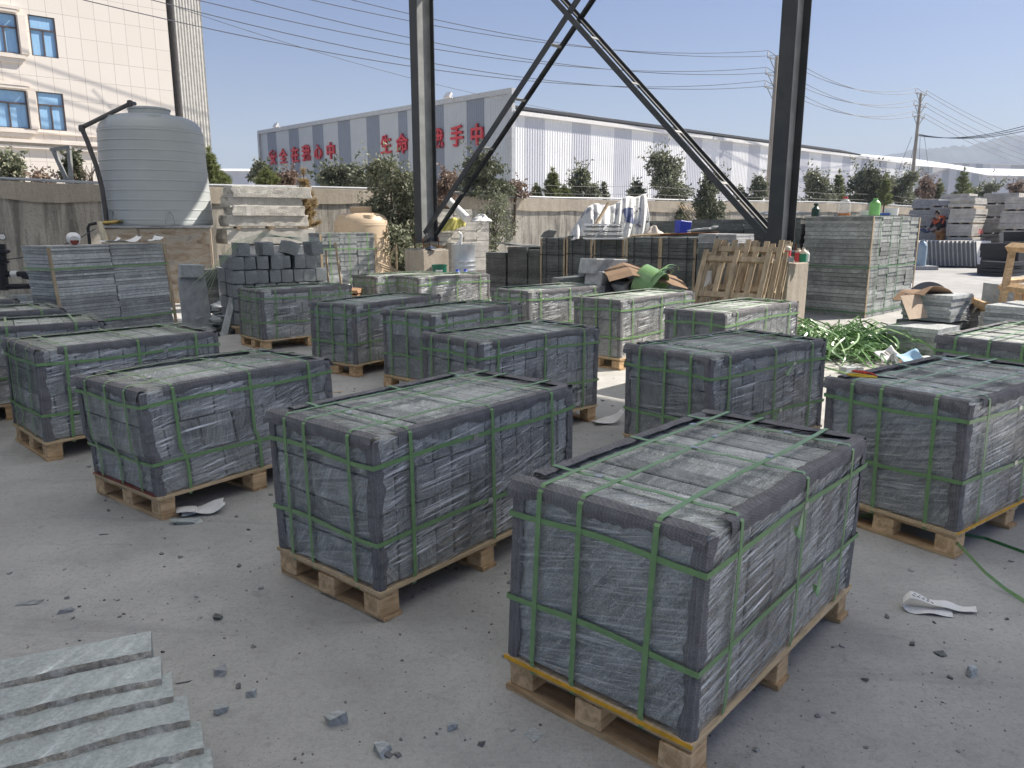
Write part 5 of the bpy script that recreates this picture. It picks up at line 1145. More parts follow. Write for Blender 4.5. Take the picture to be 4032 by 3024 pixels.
# ------------------------------------------------------------------ heap of frames, tarpaulin and crate on the dark row
def tarp():
    D = 17.2; t = tag(empty('tarpaulin', (0, 0, 0)), 'white lettered tarpaulin draped over a pile by the yard wall', 'tarpaulin')
    tm = NT('printed_tarpaulin'); v = tm.co(scale=(1, 1, 1)); bl = tm.noise(v, 2.1, 3, .5); dk = tm.noise(tm.co(scale=(1, 1, .5), loc=(3, 1, 0)), 3.0, 2, .4)
    M['tarp'] = tm.done(tm.bsdf(tm.mix(tm.ramp(dk, [(.60, 0), (.63, 1)]), (.66, .66, .64), (.30, .31, .33)), .6, 0, .3, tm.bump(tm.noise(v, 9, 5), .5, .03)))
    rn = random.Random(9)
    top = [(2235, 945, 0), (2265, 890, .25), (2308, 812, .5), (2345, 806, .55), (2400, 806, .55), (2440, 795, .6), (2475, 770, .7), (2515, 770, .75), (2545, 768, .7)]
    bot = [(2255, 946), (2290, 946), (2330, 946), (2370, 946), (2410, 946), (2440, 946), (2475, 946), (2515, 946), (2560, 946)]
    def fn(u, v):
        x = u * 8; i = min(7, int(x)); f = x - i; a = Vector(top[i]).lerp(Vector(top[i + 1]), f); b = Vector((*bot[i], 0)).lerp(Vector((*bot[i + 1], 0)), f)
        T_ = AT(a.x, a.y, D + a.z); B_ = AT(b.x, b.y, D - .5); p = T_.lerp(B_, v); fold = .10 * math.sin(u * 38 + 3 * v) * (v ** .7) + .05 * math.sin(u * 77 + 5 * v)
        return p + Vector((0, fold - .16 * math.sin(v * math.pi), .03 * math.sin(u * 21)))
    m = MB(); m.grid(fn, 90, 18); m.grid(lambda u, v: fn(u, 0) + Vector((0, v * 1.1, -v * 1.0)), 90, 4); m.grid(lambda u, v: fn(1, u) + Vector((.1 * v, v * .9, 0)), 14, 3)
    m.build('sheet', M['tarp'], t, smooth=True, solid=.004)
    c = bpy.data.curves.new('txt', 'FONT')
    for ch, px, py, hp in (('C', 2515, 832, 24), ('O', 2496, 846, 20), ('.', 2482, 851, 10), ('L', 2488, 888, 34), ('T', 2530, 900, 34), ('N', 2540, 836, 22)):
        c = bpy.data.curves.new('txt', 'FONT'); c.body = ch; c.offset = .03; o = bpy.data.objects.new('txt', c); COL.objects.link(o); bpy.context.view_layer.update()
        me = bpy.data.meshes.new_from_object(o.evaluated_get(bpy.context.evaluated_depsgraph_get())); bpy.data.objects.remove(o)
        p = AT(px, py, D - .45); k = hp / 3028 * D * 1.3
        u = (px - 2255) / (2552 - 2255)
        cand = min(((fn(min(1, max(0, u + du * .01)), dv * .03) - p).xz.length, du, dv) for du in range(-14, 15) for dv in range(0, 34)); uu, vv = min(1, max(0, u + cand[1] * .01)), cand[2] * .03
        p = fn(uu, vv); nrm = (fn(min(1, uu + .01), vv) - p).cross(fn(uu, min(1, vv + .03)) - p).normalized()
        if nrm.y > 0: nrm = -nrm
        for v_ in me.vertices: v_.co = ((v_.co.x - .3) * k, v_.co.y * k, .012)
        me.materials.append(M['ink_grey']); ob = bpy.data.objects.new('printed_letter', me); COL.objects.link(ob); ob.parent = t
        xa = Vector((1, 0, 0)); xa = (xa - nrm * xa.dot(nrm)).normalized(); ya = nrm.cross(xa); ob.matrix_local = Matrix((( xa.x, ya.x, nrm.x, p.x + nrm.x * .05), (xa.y, ya.y, nrm.y, p.y + nrm.y * .05), (xa.z, ya.z, nrm.z, p.z + nrm.z * .05), (0, 0, 0, 1))) @ Matrix.Rotation(R(25), 4, 'Z')
    m = MB(); m.grid(lambda u, v: fn(.66 + .12 * u + .03 * v, .28 + .34 * v) + Vector((0, -.02, 0)), 8, 8); m.build('blue_print', plain('blue_print', (.06, .08, .17), .6), t, smooth=True)
M['ink_grey'] = plain('grey_print', (.16, .165, .17), .7)
tarp()
for k in range(7):
    D = 15.9; a = AT(2300 + 6 * (k % 3), 938 - 9 * k, D); b = AT(2450 - 8 * (k % 2), 938 - 9 * k, D); m = MB(); m.bar(a, b, .5 - .03 * k, .032); o = m.build('flat_panel', M['steel_grey' if k % 2 else 'clad_w']); tag(o, 'flat metal panel in the pile before the tarpaulin', 'metal panel', 'metal panels piled by the tarpaulin')
a, b = AT(2322, 925, 16.6), AT(2395, 800, 17.2); m = MB(); m.bar(a, b, .05, .05); o = m.build('timber_pole', M['wood_old']); tag(o, 'wooden pole leaning across the tarpaulin', 'pole')
a = [AT(2345, 930, 15.5), AT(2375, 905, 15.4), AT(2390, 885, 15.5), AT(2400, 882, 15.7)]; m = MB(); m.tube(a, .022, 8); o = m.build('hose', M['trim']); tag(o, 'grey hose hanging over the metal frames', 'hose')
p = AT(2690, 906, 14.9); m = MB(); m.box((0, 0, .12), (.23, .2, .24), taper=1.1); o = m.build('plastic_crate', plain('blue_crate', (.03, .06, .50), .4), None, bevel=.012); o.location = (p.x, 15.0, AT(2690, 920, 15.0).z); o.rotation_euler = (0, R(6), R(20)); tag(o, 'bright blue plastic crate on the dark stone row', 'crate')
for k, (px, py, L_, lab) in enumerate([(2600, 925, 1.1, 'rust brown bar lying along the dark stone row'), (2520, 927, 1.0, 'bamboo cane lying along the dark stone row'), (2480, 930, .9, 'pale cane lying left of the bamboo one')]):
    a = AT(px, py, 15.0 + .3 * k); m = MB(); m.tube([a, a + Vector((L_ * .9, -L_ * .4, .05))], .02, 8); o = m.build(['metal_bar', 'bamboo_cane', 'bamboo_cane'][k], [M['rust'], M['ply'], M['ply']][k]); tag(o, lab, ['bar', 'cane', 'cane'][k])
p = AT(2570, 915, 15.8); cloth('plastic_rag', 'crumpled white and orange bag beside the tarpaulin', 'bag', (p.x, p.y, AT(2570, 928, 15.8).z), .22, .16, .18, plain('pale_bag', (.66, .58, .50), .7), 12)
p = AT(2790, 915, 14.2)
for k in range(4): shard('stone_offcut', 'broken tile lying on the white tiles by the brace', 'stone offcut', p + Vector((.12 * k - .2, .1 * k, .05 + .012 * k)), (.34, .1, .025), (0, R(-8 + 5 * k), R(30 * k)), M['tile'], 300 + k, 'broken tiles on the white tiles', .08)
for k in range(3):
    q = AT(2030 + 30 * k, 965, 18.3); shard('stone_offcut', 'rock scrap lying on the low dark stacks by the drum', 'stone offcut', (q.x, q.y + .3, 1.02 + .02 * k), (.3, .2, .05), (0, .1 * k, k), M['tile'], 330 + k, 'rock scraps on the low stacks', .2)
q = AT(2165, 930, 17.6); shard('stone_offcut', 'dark pointed rock on the left stack of the strapped row', 'rock', (q.x, q.y + .3, q.z + .05), (.25, .2, .14), (0, 0, .4), M['tile_dark'], 341, None, .25)

# ------------------------------------------------------------------ tangle of cut green strap
def tangle():
    rn = random.Random(21); m = MB(); c = G(3330, 1330)
    c = Vector((4.1, 9.75, 0))
    for k in range(460):
        a = rn.uniform(0, 6.28); r0 = abs(rn.gauss(0, .42)); p = c + Vector((r0 * math.cos(a) * 1.15, r0 * math.sin(a) * .95, 0)); hd = .40 * max(0, 1 - (r0 / 1.1) ** 1.5)
        L_ = rn.uniform(.5, 1.25); yaw = rn.uniform(-.9, .9) + (math.pi if rn.random() < .5 else 0); cur = rn.uniform(-2.4, 2.4); zz = rn.uniform(0, hd) + .015; n = 11; pts = []; q = Vector((p.x, p.y, zz)); ar = rn.uniform(.0, .07) * (1 + hd)
        wv = []
        tw = rn.uniform(-.7, .7); ph = rn.gauss(0, .55)
        for i in range(n):
            f = i / (n - 1); pts.append(Vector((q.x, q.y, max(.01, zz + ar * math.sin(f * math.pi) - zz * .55 * abs(f - .5) * 2 * rn.uniform(.8, 1)))))
            q = q + Vector((math.cos(yaw + cur * f), math.sin(yaw + cur * f), 0)) * (L_ / n)
            ang = ph + tw * f * 2.2; yw = yaw + cur * f; wv.append(Vector((-math.sin(yw) * math.cos(ang), math.cos(yw) * math.cos(ang), math.sin(ang))))
        m.ribbon(pts, wv, .021, .0015)
    # a few long ends running out over the floor
    for k in range(14):
        a = -1.6 + rn.uniform(-1.0, 1.1); p = c + Vector((.5 * math.cos(a), .5 * math.sin(a), .1)); yaw = a; cur = rn.uniform(-1.5, 1.5); pts = []; wv = []
        for i in range(14):
            f = i / 13; pts.append(Vector((p.x, p.y, max(.012, .12 * (1 - f * 2) + .05 * math.sin(f * 7))))); p = p + Vector((math.cos(yaw + cur * f), math.sin(yaw + cur * f), 0)) * .085; wv.append(Vector((math.sin(yaw), -math.cos(yaw), .6 * math.sin(f * 5 + k))))
        m.ribbon(pts, wv, .019, .0015)
    t2 = NT('cut_green_strap'); isl = t2.island(); M['tangle'] = t2.done(t2.bsdf(t2.ramp(isl, [(0, (.08, .17, .055)), (.5, (.17, .31, .11)), (1, (.30, .44, .21))]), .32, 0, .5))
    o = m.build('strap_tangle', M['tangle']); tag(o, 'heap of cut green packing strap on the floor', 'strap heap', None, 'stuff')
tangle()
m = MB(); pts = [(2.95 + .42 * math.cos(a * .33) * (1 + .02 * a), 7.95 + .30 * math.sin(a * .33), .015 + .01 * math.sin(a)) for a in range(0, 19)] + [(3.3, 7.72, .02), (3.6, 7.75, .06), (3.95, 7.9, .10)]; m.ribbon(pts, (.2, .3, 1), .019, .0015); o = m.build('strap_loop', M['tangle']); tag(o, 'light green loop of strap curling out on the floor before the heap', 'strap')
a, b = G(3225, 1395), G(3290, 1402); m = MB(); m.tube([(a.x - .1, a.y, .06), (b.x, b.y - .03, .06)], .055, 20, cap=False); o = m.build('cardboard_tube', M['card'], None, solid=.008); tag(o, 'short brown cardboard tube on the floor by the strap heap', 'cardboard tube')
for k, (px, py, w, lab) in enumerate([(3338, 1468, .18, 'small grey stone block on the floor by the strap loop'), (3370, 1466, .1, 'small pale stone scrap on the floor by the strap loop')]):
    q = G(px, py); shard('stone_scrap', lab, 'stone scrap', (q.x, q.y, .035), (w, .12, .07), (0, 0, .4), M['tile'], 400 + k, None, .08)

# ------------------------------------------------------------------ stacks of stone plates, shovel, boards at the lane's edge
def plates(label, c, yaw, w, d, z0, h, seed, mat='tile', n=7, name='plate_stack'):
    rn = random.Random(seed); m = MB(); z_ = z0
    for k in range(n):
        th = (h / n) * rn.uniform(.85, 1.1); m.box((rn.uniform(-.015, .015), rn.uniform(-.015, .015), z_ + th / 2), (w, d, th - .003), rot=(0, 0, rn.uniform(-.02, .02)), jit=.003, rnd=rn); z_ += th
    o = m.build(name, M[mat]); o.location = (c[0], c[1], 0); o.rotation_euler = (0, 0, yaw); return tag(o, label, 'plate stack', 'stacks of stone plates at the edge of the lane')
plates('lower stack of stone plates with a half-lit top, left of the others', (5.15, 9.55), R(38), .62, .62, .02, .42, 1)
plates('upper stack of stone plates with cardboard on it', (5.60, 10.15), R(40), .62, .60, .40, .34, 2); plates('stack of stone plates underneath the cardboard-topped one', (5.62, 10.2), R(36), .66, .66, .0, .40, 5, 'tile_dark')
plates('right stack of stone plates with a clean pale top', (6.55, 9.75), R(36), .95, .60, .30, .34, 3); plates('rough plates under the pale topped stack', (6.5, 9.8), R(30), 1.0, .7, .0, .30, 6, 'tile_dark')
plates('low plates lying in front of the pale topped stack', (6.2, 9.05), R(45), .8, .5, .0, .3, 7, 'tile', 4)
plates('pale slab top lying behind the cardboard', (6.05, 10.75), R(35), .8, .5, .55, .07, 8, 'granite', 2); plates('dark plates below the pale slab', (6.05, 10.75), R(35), .8, .6, .0, .55, 9, 'tile_dark', 9)
m = MB(); m.grid(lambda u, v: Vector((-.34 + .68 * u, -.22 + .44 * v, .018 * math.sin(u * 3.4) + .03 * math.sin(v * 6 + u * 4) - .30 * max(0, .28 - u) - .2 * max(0, u - .8))), 16, 8); o = m.build('cardboard_sheet', M['card'], None, solid=.006); o.location = (5.42, 10.15, .76); o.rotation_euler = (R(-10), R(4), R(28)); tag(o, 'torn brown cardboard draped on the stone plates', 'cardboard')
m = MB(); m.grid(lambda u, v: Vector((-.2 + .4 * u, 0, -.16 + .32 * v)), 4, 4); o = m.build('cardboard_sheet', plain('dusty_cardboard', (.42, .33, .25), .85), None, solid=.006); o.location = (5.12, 9.78, .60); o.rotation_euler = (R(-28), 0, R(30)); tag(o, 'dusty cardboard flap leaning on the plates', 'cardboard')
m = MB(); m.grid(lambda u, v: Vector((.42 * math.cos(R(180 * u)), 0, .34 * math.sin(R(180 * u)) * (1 - v))) + Vector((0, .12 * math.sin(u * 3.14) * v, 0)), 24, 3); o = m.build('barrow_tray', plain('dark_blue_steel', (.075, .085, .11), .5), None, solid=.006); q = AT(3658, 1185, 12.4); o.location = (q.x, 12.4, .38); o.rotation_euler = (R(-6), R(6), R(10)); tag(o, 'dark blue steel barrow tray standing on edge behind the plates', 'barrow tray')
t = tag(empty('broken_pallet', (0, 0, 0)), 'broken pallet boards slanting down beside the plates', 'broken pallet')
for (p, q, w) in (((3790, 1172, 10.9), (4030, 1262, 9.6), .10), ((3788, 1195, 10.9), (3826, 1178, 10.6), .12), ((3865, 1212, 10.7), (3885, 1205, 10.3), .10), ((3930, 1238, 10.3), (3950, 1230, 10.0), .10), ((3840, 1215, 11.4), (4020, 1250, 10.6), .09)):
    m = MB(); m.bar(AT(*p), AT(*q), w * .5, w); m.build('board', M['wood'], t)
t = tag(empty('timber_crate', (0, 0, 0)), 'open timber crate frame at the right frame edge', 'crate'); D = 10.4
for (p, q, w) in (((3990, 965, D), (3932, 1262, D - .4), .085), ((3946, 1128, D - .1), (4150, 1150, D - 1.0), .10), ((3975, 972, D), (4150, 985, D - .9), .10), ((4010, 1140, D), (3990, 1265, D), .07), ((3985, 1225, D - .2), (4150, 1250, D - 1.0), .08), ((3960, 1108, D - .1), (4150, 1090, D + 1.2), .07), ((4040, 1140, D), (4030, 1270, D - .2), .08)):
    m = MB(); m.bar(AT(*p), AT(*q), w * .8, w, up=(.3, 1, .2)); m.build('crate_rail', M['wood'], t)
q = AT(4000, 1190, D + .3); m = MB(); m.box((.25, .2, .4), (.8, .5, .75)); o = m.build('stone_load', M['tile']); o.location = (q.x - .0, q.y + .1, 0.02); tag(o, 'grey stone load inside the timber crate at the right edge', 'stone block')
# opened cardboard box with blue and white paper packets
t = tag(empty('cardboard_box', (4.55, 8.35, 0), R(-25)), 'flattened cardboard box before the plates', 'cardboard box')
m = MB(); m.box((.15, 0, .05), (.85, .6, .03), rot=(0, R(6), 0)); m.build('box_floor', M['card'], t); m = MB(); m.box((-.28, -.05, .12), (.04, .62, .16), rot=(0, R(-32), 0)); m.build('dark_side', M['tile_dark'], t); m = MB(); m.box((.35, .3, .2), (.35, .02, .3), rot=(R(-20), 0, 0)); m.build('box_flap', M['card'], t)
BLU = plain('pale_blue_paper', (.36, .56, .74), .7)
for k, (x, y, rz, mt, lab) in enumerate([(4.25, 8.62, .4, 'paper', 'white paper packet with black marks in the flattened box'), (4.42, 8.44, .3, 'blue', 'pale blue paper packet below the white one in the box'), (4.62, 8.26, -.2, 'paper', 'second white packet with grey marks in the box'), (4.82, 8.02, .1, 'blue', 'bright blue packet at the front of the flattened box')]):
    o = sheet('paper_packet', lab, 'paper packet', (x, y, .16), .24, .17, rz, M['paper'] if mt == 'paper' else BLU, k, .02, 'paper packets in the flattened box', .05, tilt=(R(32), R(-6)))
    if mt == 'paper':
        for j in range(3):
            m = MB(); m.box((-.05 + .05 * j, .02, .032), (.026, .05, .002)); m.build('printed_mark', M['ink'], o)
# snips on the right pallet
t = empty('snips', (0, 0, 0), 0, 'snips with one red and one yellow handle on the stone pallet', 'snips'); q = G(3400, 1487, .83); t.location = q; t.scale = (.66, .66, .66); t.rotation_euler = (0, 0, R(-28))
YEL = plain('yellow_grip', (.62, .42, .03), .4); RDG = plain('red_grip', (.45, .04, .03), .4)
def loop(pts, r, mt, nm): m = MB(); m.tube([Vector(p) for p in pts], r, 8); sm(m.build(nm, mt, t), 60)
loop([(.10, -.01, .012), (.02, -.03, .014), (-.08, -.035, .016), (-.12, -.015, .018), (-.11, .02, .018), (-.05, .035, .018), (.03, .018, .016), (.10, .0, .014)], .0085, YEL, 'yellow_handle')
loop([(.10, .01, .016), (.06, .05, .03), (-.01, .09, .034), (-.07, .10, .034), (-.09, .08, .034), (-.05, .062, .032), (.02, .04, .028)], .0085, RDG, 'red_handle')
m = MB(); m.add([(.08, -.012, .01), (.27, -.004, .01), (.10, .016, .01), (.08, -.012, .018), (.27, -.004, .014), (.10, .016, .018)], [(0, 2, 1), (3, 4, 5), (0, 1, 4, 3), (1, 2, 5, 4), (2, 0, 3, 5)]); m.build('blade', M['steel'], t); m = MB(); m.add([(.08, .0, .018), (.25, -.02, .018), (.10, .02, .018), (.08, .0, .024), (.25, -.02, .021), (.10, .02, .024)], [(0, 2, 1), (3, 4, 5), (0, 1, 4, 3), (1, 2, 5, 4), (2, 0, 3, 5)]); m.build('blade', M['steel'], t)

# ------------------------------------------------------------------ far side of the lane: slab stacks, slab row, worker
def far_stack(label, xa, xb, yt, D, yaw, dep, seed, base=0, mat='granite', nl=5):
    rn = random.Random(seed); a = AT(xa, yt, D); b = AT(xb, yt, D); w = (b.x - a.x); t = empty('slab_stack', (a.x, a.y, base), R(yaw), label, 'slab stack', 'granite slab stacks across the lane')
    w = w / math.cos(R(yaw)) if abs(yaw) < 60 else w; H = a.z - base; z_ = .1; k = 0
    while z_ < H - .05:
        h = min(H - z_, H / nl * rn.uniform(.8, 1.15)); m = MB(); lay = max(2, int(h / .09))
        ox = rn.uniform(-.06, .06)
        for j in range(lay): m.box((w / 2 + ox + rn.uniform(-.03, .03), dep / 2 + rn.uniform(-.04, .04), z_ + (j + .5) * h / lay), (w, dep, h / lay - .004), jit=.006, rnd=rn)
        m.build('slab_bundle', M[mat], t); z_ += h
        if z_ < H - .1:
            m = MB()
            for q in (.1, .5, .9): m.box((w * q, dep / 2, z_ + .03), (.1, dep * .95, .06))
            m.build('timber_bearer', M['wood_old'], t); z_ += .06
    return t
for (lab, xa, xb, yt, D, yaw, dep, nl, mt) in [
    ('granite slab stack at the left end with an overhanging lit top', 3592, 3658, 786, 33, -45, 1.6, 4, 'granite_grey'), ('granite slab stack behind the worker, stacked in thin bundles', 3664, 3742, 790, 32, -45, 1.0, 5, 'granite_grey'),
    ('tallest near slab stack with a red painted number on its lit side', 3742, 3806, 780, 30.5, -45, 1.6, 5, 'granite'), ('tall slab stack in shade, right of the numbered one', 3870, 3954, 762, 32, -45, 1.5, 5, 'granite'), ('slab stack at the far right with a dark slab set below', 3954, 4025, 778, 30, -45, 1.5, 4, 'granite'), ('slab stack cut by the right frame edge', 4035, 4110, 775, 30, -45, 1.5, 4, 'granite_grey'),
    ('slab stack set back, with a white top, above the worker', 3700, 3770, 764, 36, -45, 1.3, 5, 'granite'), ('slab stack set back in the gap right of the numbered one', 3835, 3890, 775, 35.5, -45, 1.3, 5, 'granite_grey')]:
    far_stack(lab, xa, xb, yt, D, yaw, dep, int(xa), 0, mt, nl)
# red painted number
c = bpy.data.curves.new('txt', 'FONT'); c.body = '558-5'; c.size = .26; c.offset = .006; o = bpy.data.objects.new('txt', c); COL.objects.link(o); bpy.context.view_layer.update()
me = bpy.data.meshes.new_from_object(o.evaluated_get(bpy.context.evaluated_depsgraph_get())); bpy.data.objects.remove(o); me.materials.append(M['red_sign'])
par = [x for x in COL.objects if x.get('label', '').startswith('tallest near slab')][0]
ob = bpy.data.objects.new('painted_number', me); COL.objects.link(ob); ob.parent = par
wv = (AT(3806, 780, 30.5).x - AT(3742, 780, 30.5).x) / math.cos(R(45))
ob.matrix_local = Matrix.Translation((wv + .07, .55, 1.22)) @ Matrix.Rotation(R(90), 4, 'Z') @ Matrix.Rotation(R(90), 4, 'X')
# row of white slabs standing on edge
M['slab_edge_shade'] = plain('shaded_slab_edge', (.16, .165, .17), .8)  # slab edges darker than the faces: their shade is put into the colour
t = tag(empty('slab_row', (0, 0, 0)), 'long row of white slabs standing on edge across the lane', 'slab row')
A_, B_ = G(3590, 1050), G(3835, 1055); zt_ = AT(3590, 958, A_.y).z; dr_ = (B_ - A_).normalized(); nrm = Vector((-dr_.y, dr_.x, 0)); yawr = math.atan2(dr_.y, dr_.x) - R(62)
B_ = B_ + dr_ * .0; n = 27; A2 = A_ - dr_ * 1.6
for k in range(n):
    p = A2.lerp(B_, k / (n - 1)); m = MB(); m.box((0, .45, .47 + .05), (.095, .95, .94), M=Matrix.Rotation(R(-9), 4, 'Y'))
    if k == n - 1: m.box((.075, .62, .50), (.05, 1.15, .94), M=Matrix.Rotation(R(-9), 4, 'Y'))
    m.m = [1 if i % 6 in (2, 3) else 0 for i in range(len(m.f))]; o = m.build('white_slab', [M['white_slab'], M['slab_edge_shade']], t); o.location = p; o.rotation_euler = (0, 0, R(-55))
for k in range(2):
    m = MB(); m.bar(A2 + Vector((0, .1 + .6 * k, .03)), B_ + Vector((2.4, .1 + .6 * k, .03)), .1, .06); m.build('timber_bearer', M['wood_old'], t)
for (px, py, D, w, d, h, lab, sd) in [(3975, 940, 25.5, 1.3, 1.2, 1.0, 'black granite block stack at the right edge', 1), (4030, 905, 26.2, 1.0, .9, 1.36, 'black granite block topping the right edge stack', 2), (3945, 1010, 24.6, 1.0, .9, .45, 'low stepped black granite slabs before the right edge stack', 3)]:
    p = AT(px, 1040, D); m = MB(); rn = random.Random(sd); n = 4
    for k in range(n): m.box((rn.uniform(-.06, .06), rn.uniform(-.06, .06), h * (k + .5) / n), (w, d, h / n - .01), jit=.02, rnd=rn)
    o = m.build('black_granite_stack', plain('black_granite', (.025, .028, .033), .5)); o.location = (p.x, D, 0); o.rotation_euler = (0, 0, R(30)); tag(o, lab, 'slab stack', 'black granite stacks at the right edge')
for k in range(5):
    m = MB(); m.box((0, 0, .06), (1.6, .8, .1)); o = m.build('granite_slab', M['granite_grey']); q = G(3920 + 8 * k, 1020 - 10 * k); o.location = (q.x, q.y + 1.0, .11 * k); o.rotation_euler = (0, 0, R(15 + 5 * k)); tag(o, 'flat slab lying behind the white slab row', 'granite slab', 'flat slabs by the slab row')

def skin_body(name, mat, verts, edges, parent, root=0, sub=2):
    me = bpy.data.meshes.new(name); me.from_pydata([v[:3] for v in verts], edges, []); o = bpy.data.objects.new(name, me); COL.objects.link(o); o.parent = parent
    me.materials.append(mat); md = o.modifiers.new('skin', 'SKIN'); md.use_smooth_shade = True
    for i, v in enumerate(verts): me.skin_vertices[0].data[i].radius = (v[3], v[4] if len(v) > 4 else v[3])
    me.skin_vertices[0].data[root].use_root = True; s_ = o.modifiers.new('sub', 'SUBSURF'); s_.levels = sub; s_.render_levels = sub; return o
def worker():
    q = AT(3700, 960, 31.2); foot = .40
    t = empty('person', (q.x, 31.2, foot), R(190), 'person in a black and orange jacket and tan trousers bending over a slab', 'person')
    SK = plain('skin', (.42, .26, .19), .6); BLK = plain('black_jacket', (.025, .025, .03), .8); ORG = plain('orange_cloth', (.62, .11, .04), .8); TAN = plain('tan_trousers', (.40, .20, .08), .85); HAIR = plain('dark_hair', (.018, .014, .013), .7)
    # local +x is the way the person faces
    V = [(0, 0, .90, .13, .16), (.05, 0, 1.08, .13, .17), (.13, 0, 1.26, .14, .20), (.19, 0, 1.40, .075, .075), (.23, 0, 1.47, .055),          # pelvis .. neck
         (.25, 0, 1.55, .085, .078), (.27, 0, 1.64, .08, .075),                                                                       # head
         (.14, .20, 1.34, .07), (.27, .24, 1.13, .05), (.46, .16, 1.00, .038), (.52, .14, .97, .030, .042),                                   # left arm, palm
         (.14, -.20, 1.34, .07), (.25, -.24, 1.12, .05), (.45, -.15, .99, .038), (.51, -.13, .96, .030, .042),
         (-.01, .10, .84, .10), (.03, .11, .47, .068), (-.02, .11, .08, .045), (.12, .12, .03, .04),
         (-.01, -.10, .84, .10), (-.02, -.11, .47, .068), (-.10, -.11, .08, .045), (.04, -.12, .03, .04)]
    E = [(0, 1), (1, 2), (2, 3), (3, 4), (4, 5), (5, 6), (2, 7), (7, 8), (8, 9), (9, 10), (2, 11), (11, 12), (12, 13), (13, 14), (0, 15), (15, 16), (16, 17), (17, 18), (0, 19), (19, 20), (20, 21), (21, 22)]
    for s, b in ((1, 10), (-1, 14)):
        bx, by, bz = V[b][:3]
        for k in range(4):
            n0 = len(V); L_ = [.07, .078, .074, .06][k]; y = by + s * (-.026 + .017 * k); V += [(bx + .035, y, bz - .008, .010), (bx + .035 + L_ * .55, y, bz - .022, .009), (bx + .03 + L_ * .85, y, bz - .055, .008)]; E += [(b, n0), (n0, n0 + 1), (n0 + 1, n0 + 2)]
        n0 = len(V); V += [(bx + .005, by - s * .045, bz - .008, .011), (bx + .035, by - s * .062, bz - .022, .009)]; E += [(b, n0), (n0, n0 + 1)]
    skin_body('body', SK, V, E, t)
    skin_body('jacket', BLK, [(0, 0, .92, .155, .185), (.05, 0, 1.08, .15, .195), (.13, 0, 1.27, .16, .225), (.17, 0, 1.37, .11, .12), (.14, .21, 1.34, .088), (.27, .245, 1.13, .068), (.40, .19, 1.04, .055), (.14, -.21, 1.34, .088), (.25, -.245, 1.12, .068), (.39, -.18, 1.03, .055)], [(0, 1), (1, 2), (2, 3), (2, 4), (4, 5), (5, 6), (2, 7), (7, 8), (8, 9)], t)
    skin_body('trousers', TAN, [(0, 0, .92, .15, .175), (-.01, .10, .82, .118), (.03, .11, .47, .085), (-.02, .11, .11, .075), (-.01, -.10, .82, .118), (-.02, -.11, .47, .085), (-.10, -.11, .11, .075)], [(0, 1), (1, 2), (2, 3), (0, 4), (4, 5), (5, 6)], t)
    m = MB(); m.tube([(.10, .15, 1.44), (.00, .08, 1.47), (-.03, 0, 1.47), (.00, -.08, 1.47), (.10, -.15, 1.44), (.26, -.10, 1.30), (.31, 0, 1.20), (.26, .10, 1.30), (.10, .15, 1.44)], .055, 10); sm(m.build('orange_hood', ORG, t), 70)
    m = MB(); m.tube([(.15, .29, 1.36), (.24, .315, 1.20)], .035, 8); m.build('sleeve_stripe', ORG, t); m = MB(); m.tube([(.15, -.29, 1.36), (.22, -.315, 1.20)], .035, 8); m.build('sleeve_stripe', ORG, t)
    m = MB(); vs = []
    m.grid(lambda u, v: Vector((.25 + .098 * math.cos(R(60 + 240 * u)) * math.cos(R(-18 + 108 * v)), .092 * math.sin(R(60 + 240 * u)) * math.cos(R(-18 + 108 * v)), 1.60 + .115 * math.sin(R(-18 + 108 * v)))), 20, 10); m.build('hair', HAIR, t, smooth=True, solid=.012)
    m = MB(); m.lathe([(.005, -.03), (.03, -.02), (.036, 0), (.03, .02), (.005, .03)], (.17, 0, 1.70), 12); sm(m.build('hair_bun', HAIR, t), 80)
    for s in (-1, 1):
        m = MB(); m.lathe([(.001, -.011), (.010, -.005), (.011, 0), (.010, .005), (.001, .011)], (.335, s * .03, 1.60), 10); m.build('eye', HAIR, t)
        m = MB(); m.lathe([(.002, -.03), (.014, -.015), (.016, .01), (.004, .03)], (.245, s * .083, 1.575), 8); m.build('ear', SK, t)
    m = MB(); m.add([(.335, 0, 1.605), (.33, .016, 1.565), (.33, -.016, 1.565), (.362, 0, 1.568)], [(0, 1, 3), (0, 3, 2), (1, 2, 3), (0, 2, 1)]); m.build('nose', SK, t)
    m = MB(); m.box((.332, 0, 1.535), (.012, .045, .010)); m.build('mouth', plain('lips', (.33, .13, .11), .6), t)
    for s, x in ((1, .05), (-1, -.03)):
        m = MB(); m.box((x, s * .115, .04), (.27, .10, .08), taper=.85); m.build('shoe', BLK, t, bevel=.02)
    a = t.matrix_basis
    m = MB(); m.grid(lambda u, v: Vector((-.28 + .56 * u, -.2 + .4 * v, .10 * (abs(u - .5) * 2) ** 2 + .05 * (abs(v - .5) * 2) ** 2 + .02 * math.sin(u * 9))), 14, 8); o = m.build('basin', plain('navy_sheet', (.07, .10, .20), .6), None, smooth=True, solid=.01); tip = Matrix.Translation((q.x, 31.2, foot)) @ Matrix.Rotation(R(190), 4, 'Z') @ Vector((.68, 0, .86)); o.location = tip; o.rotation_euler = (0, R(-8), R(190)); tag(o, 'navy blue basin held out by the bending person', 'basin')
    st = far_stack('low slab pile the bending person stands on', 3660, 3760, 1000, 29.0, 0, 1.2, 77, 0, 'granite_grey', 2); st.location = (q.x - .75, 30.7, 0); k = .40 / max(.05, max((c.matrix_world @ Vector(b)).z for c in st.children for b in c.bound_box))
    return t, st
wk, st = worker()
bpy.context.view_layer.update()
zt2 = max((c.matrix_local @ Vector(b)).z for c in st.children for b in c.bound_box); st.scale = (1, 1, .398 / zt2)
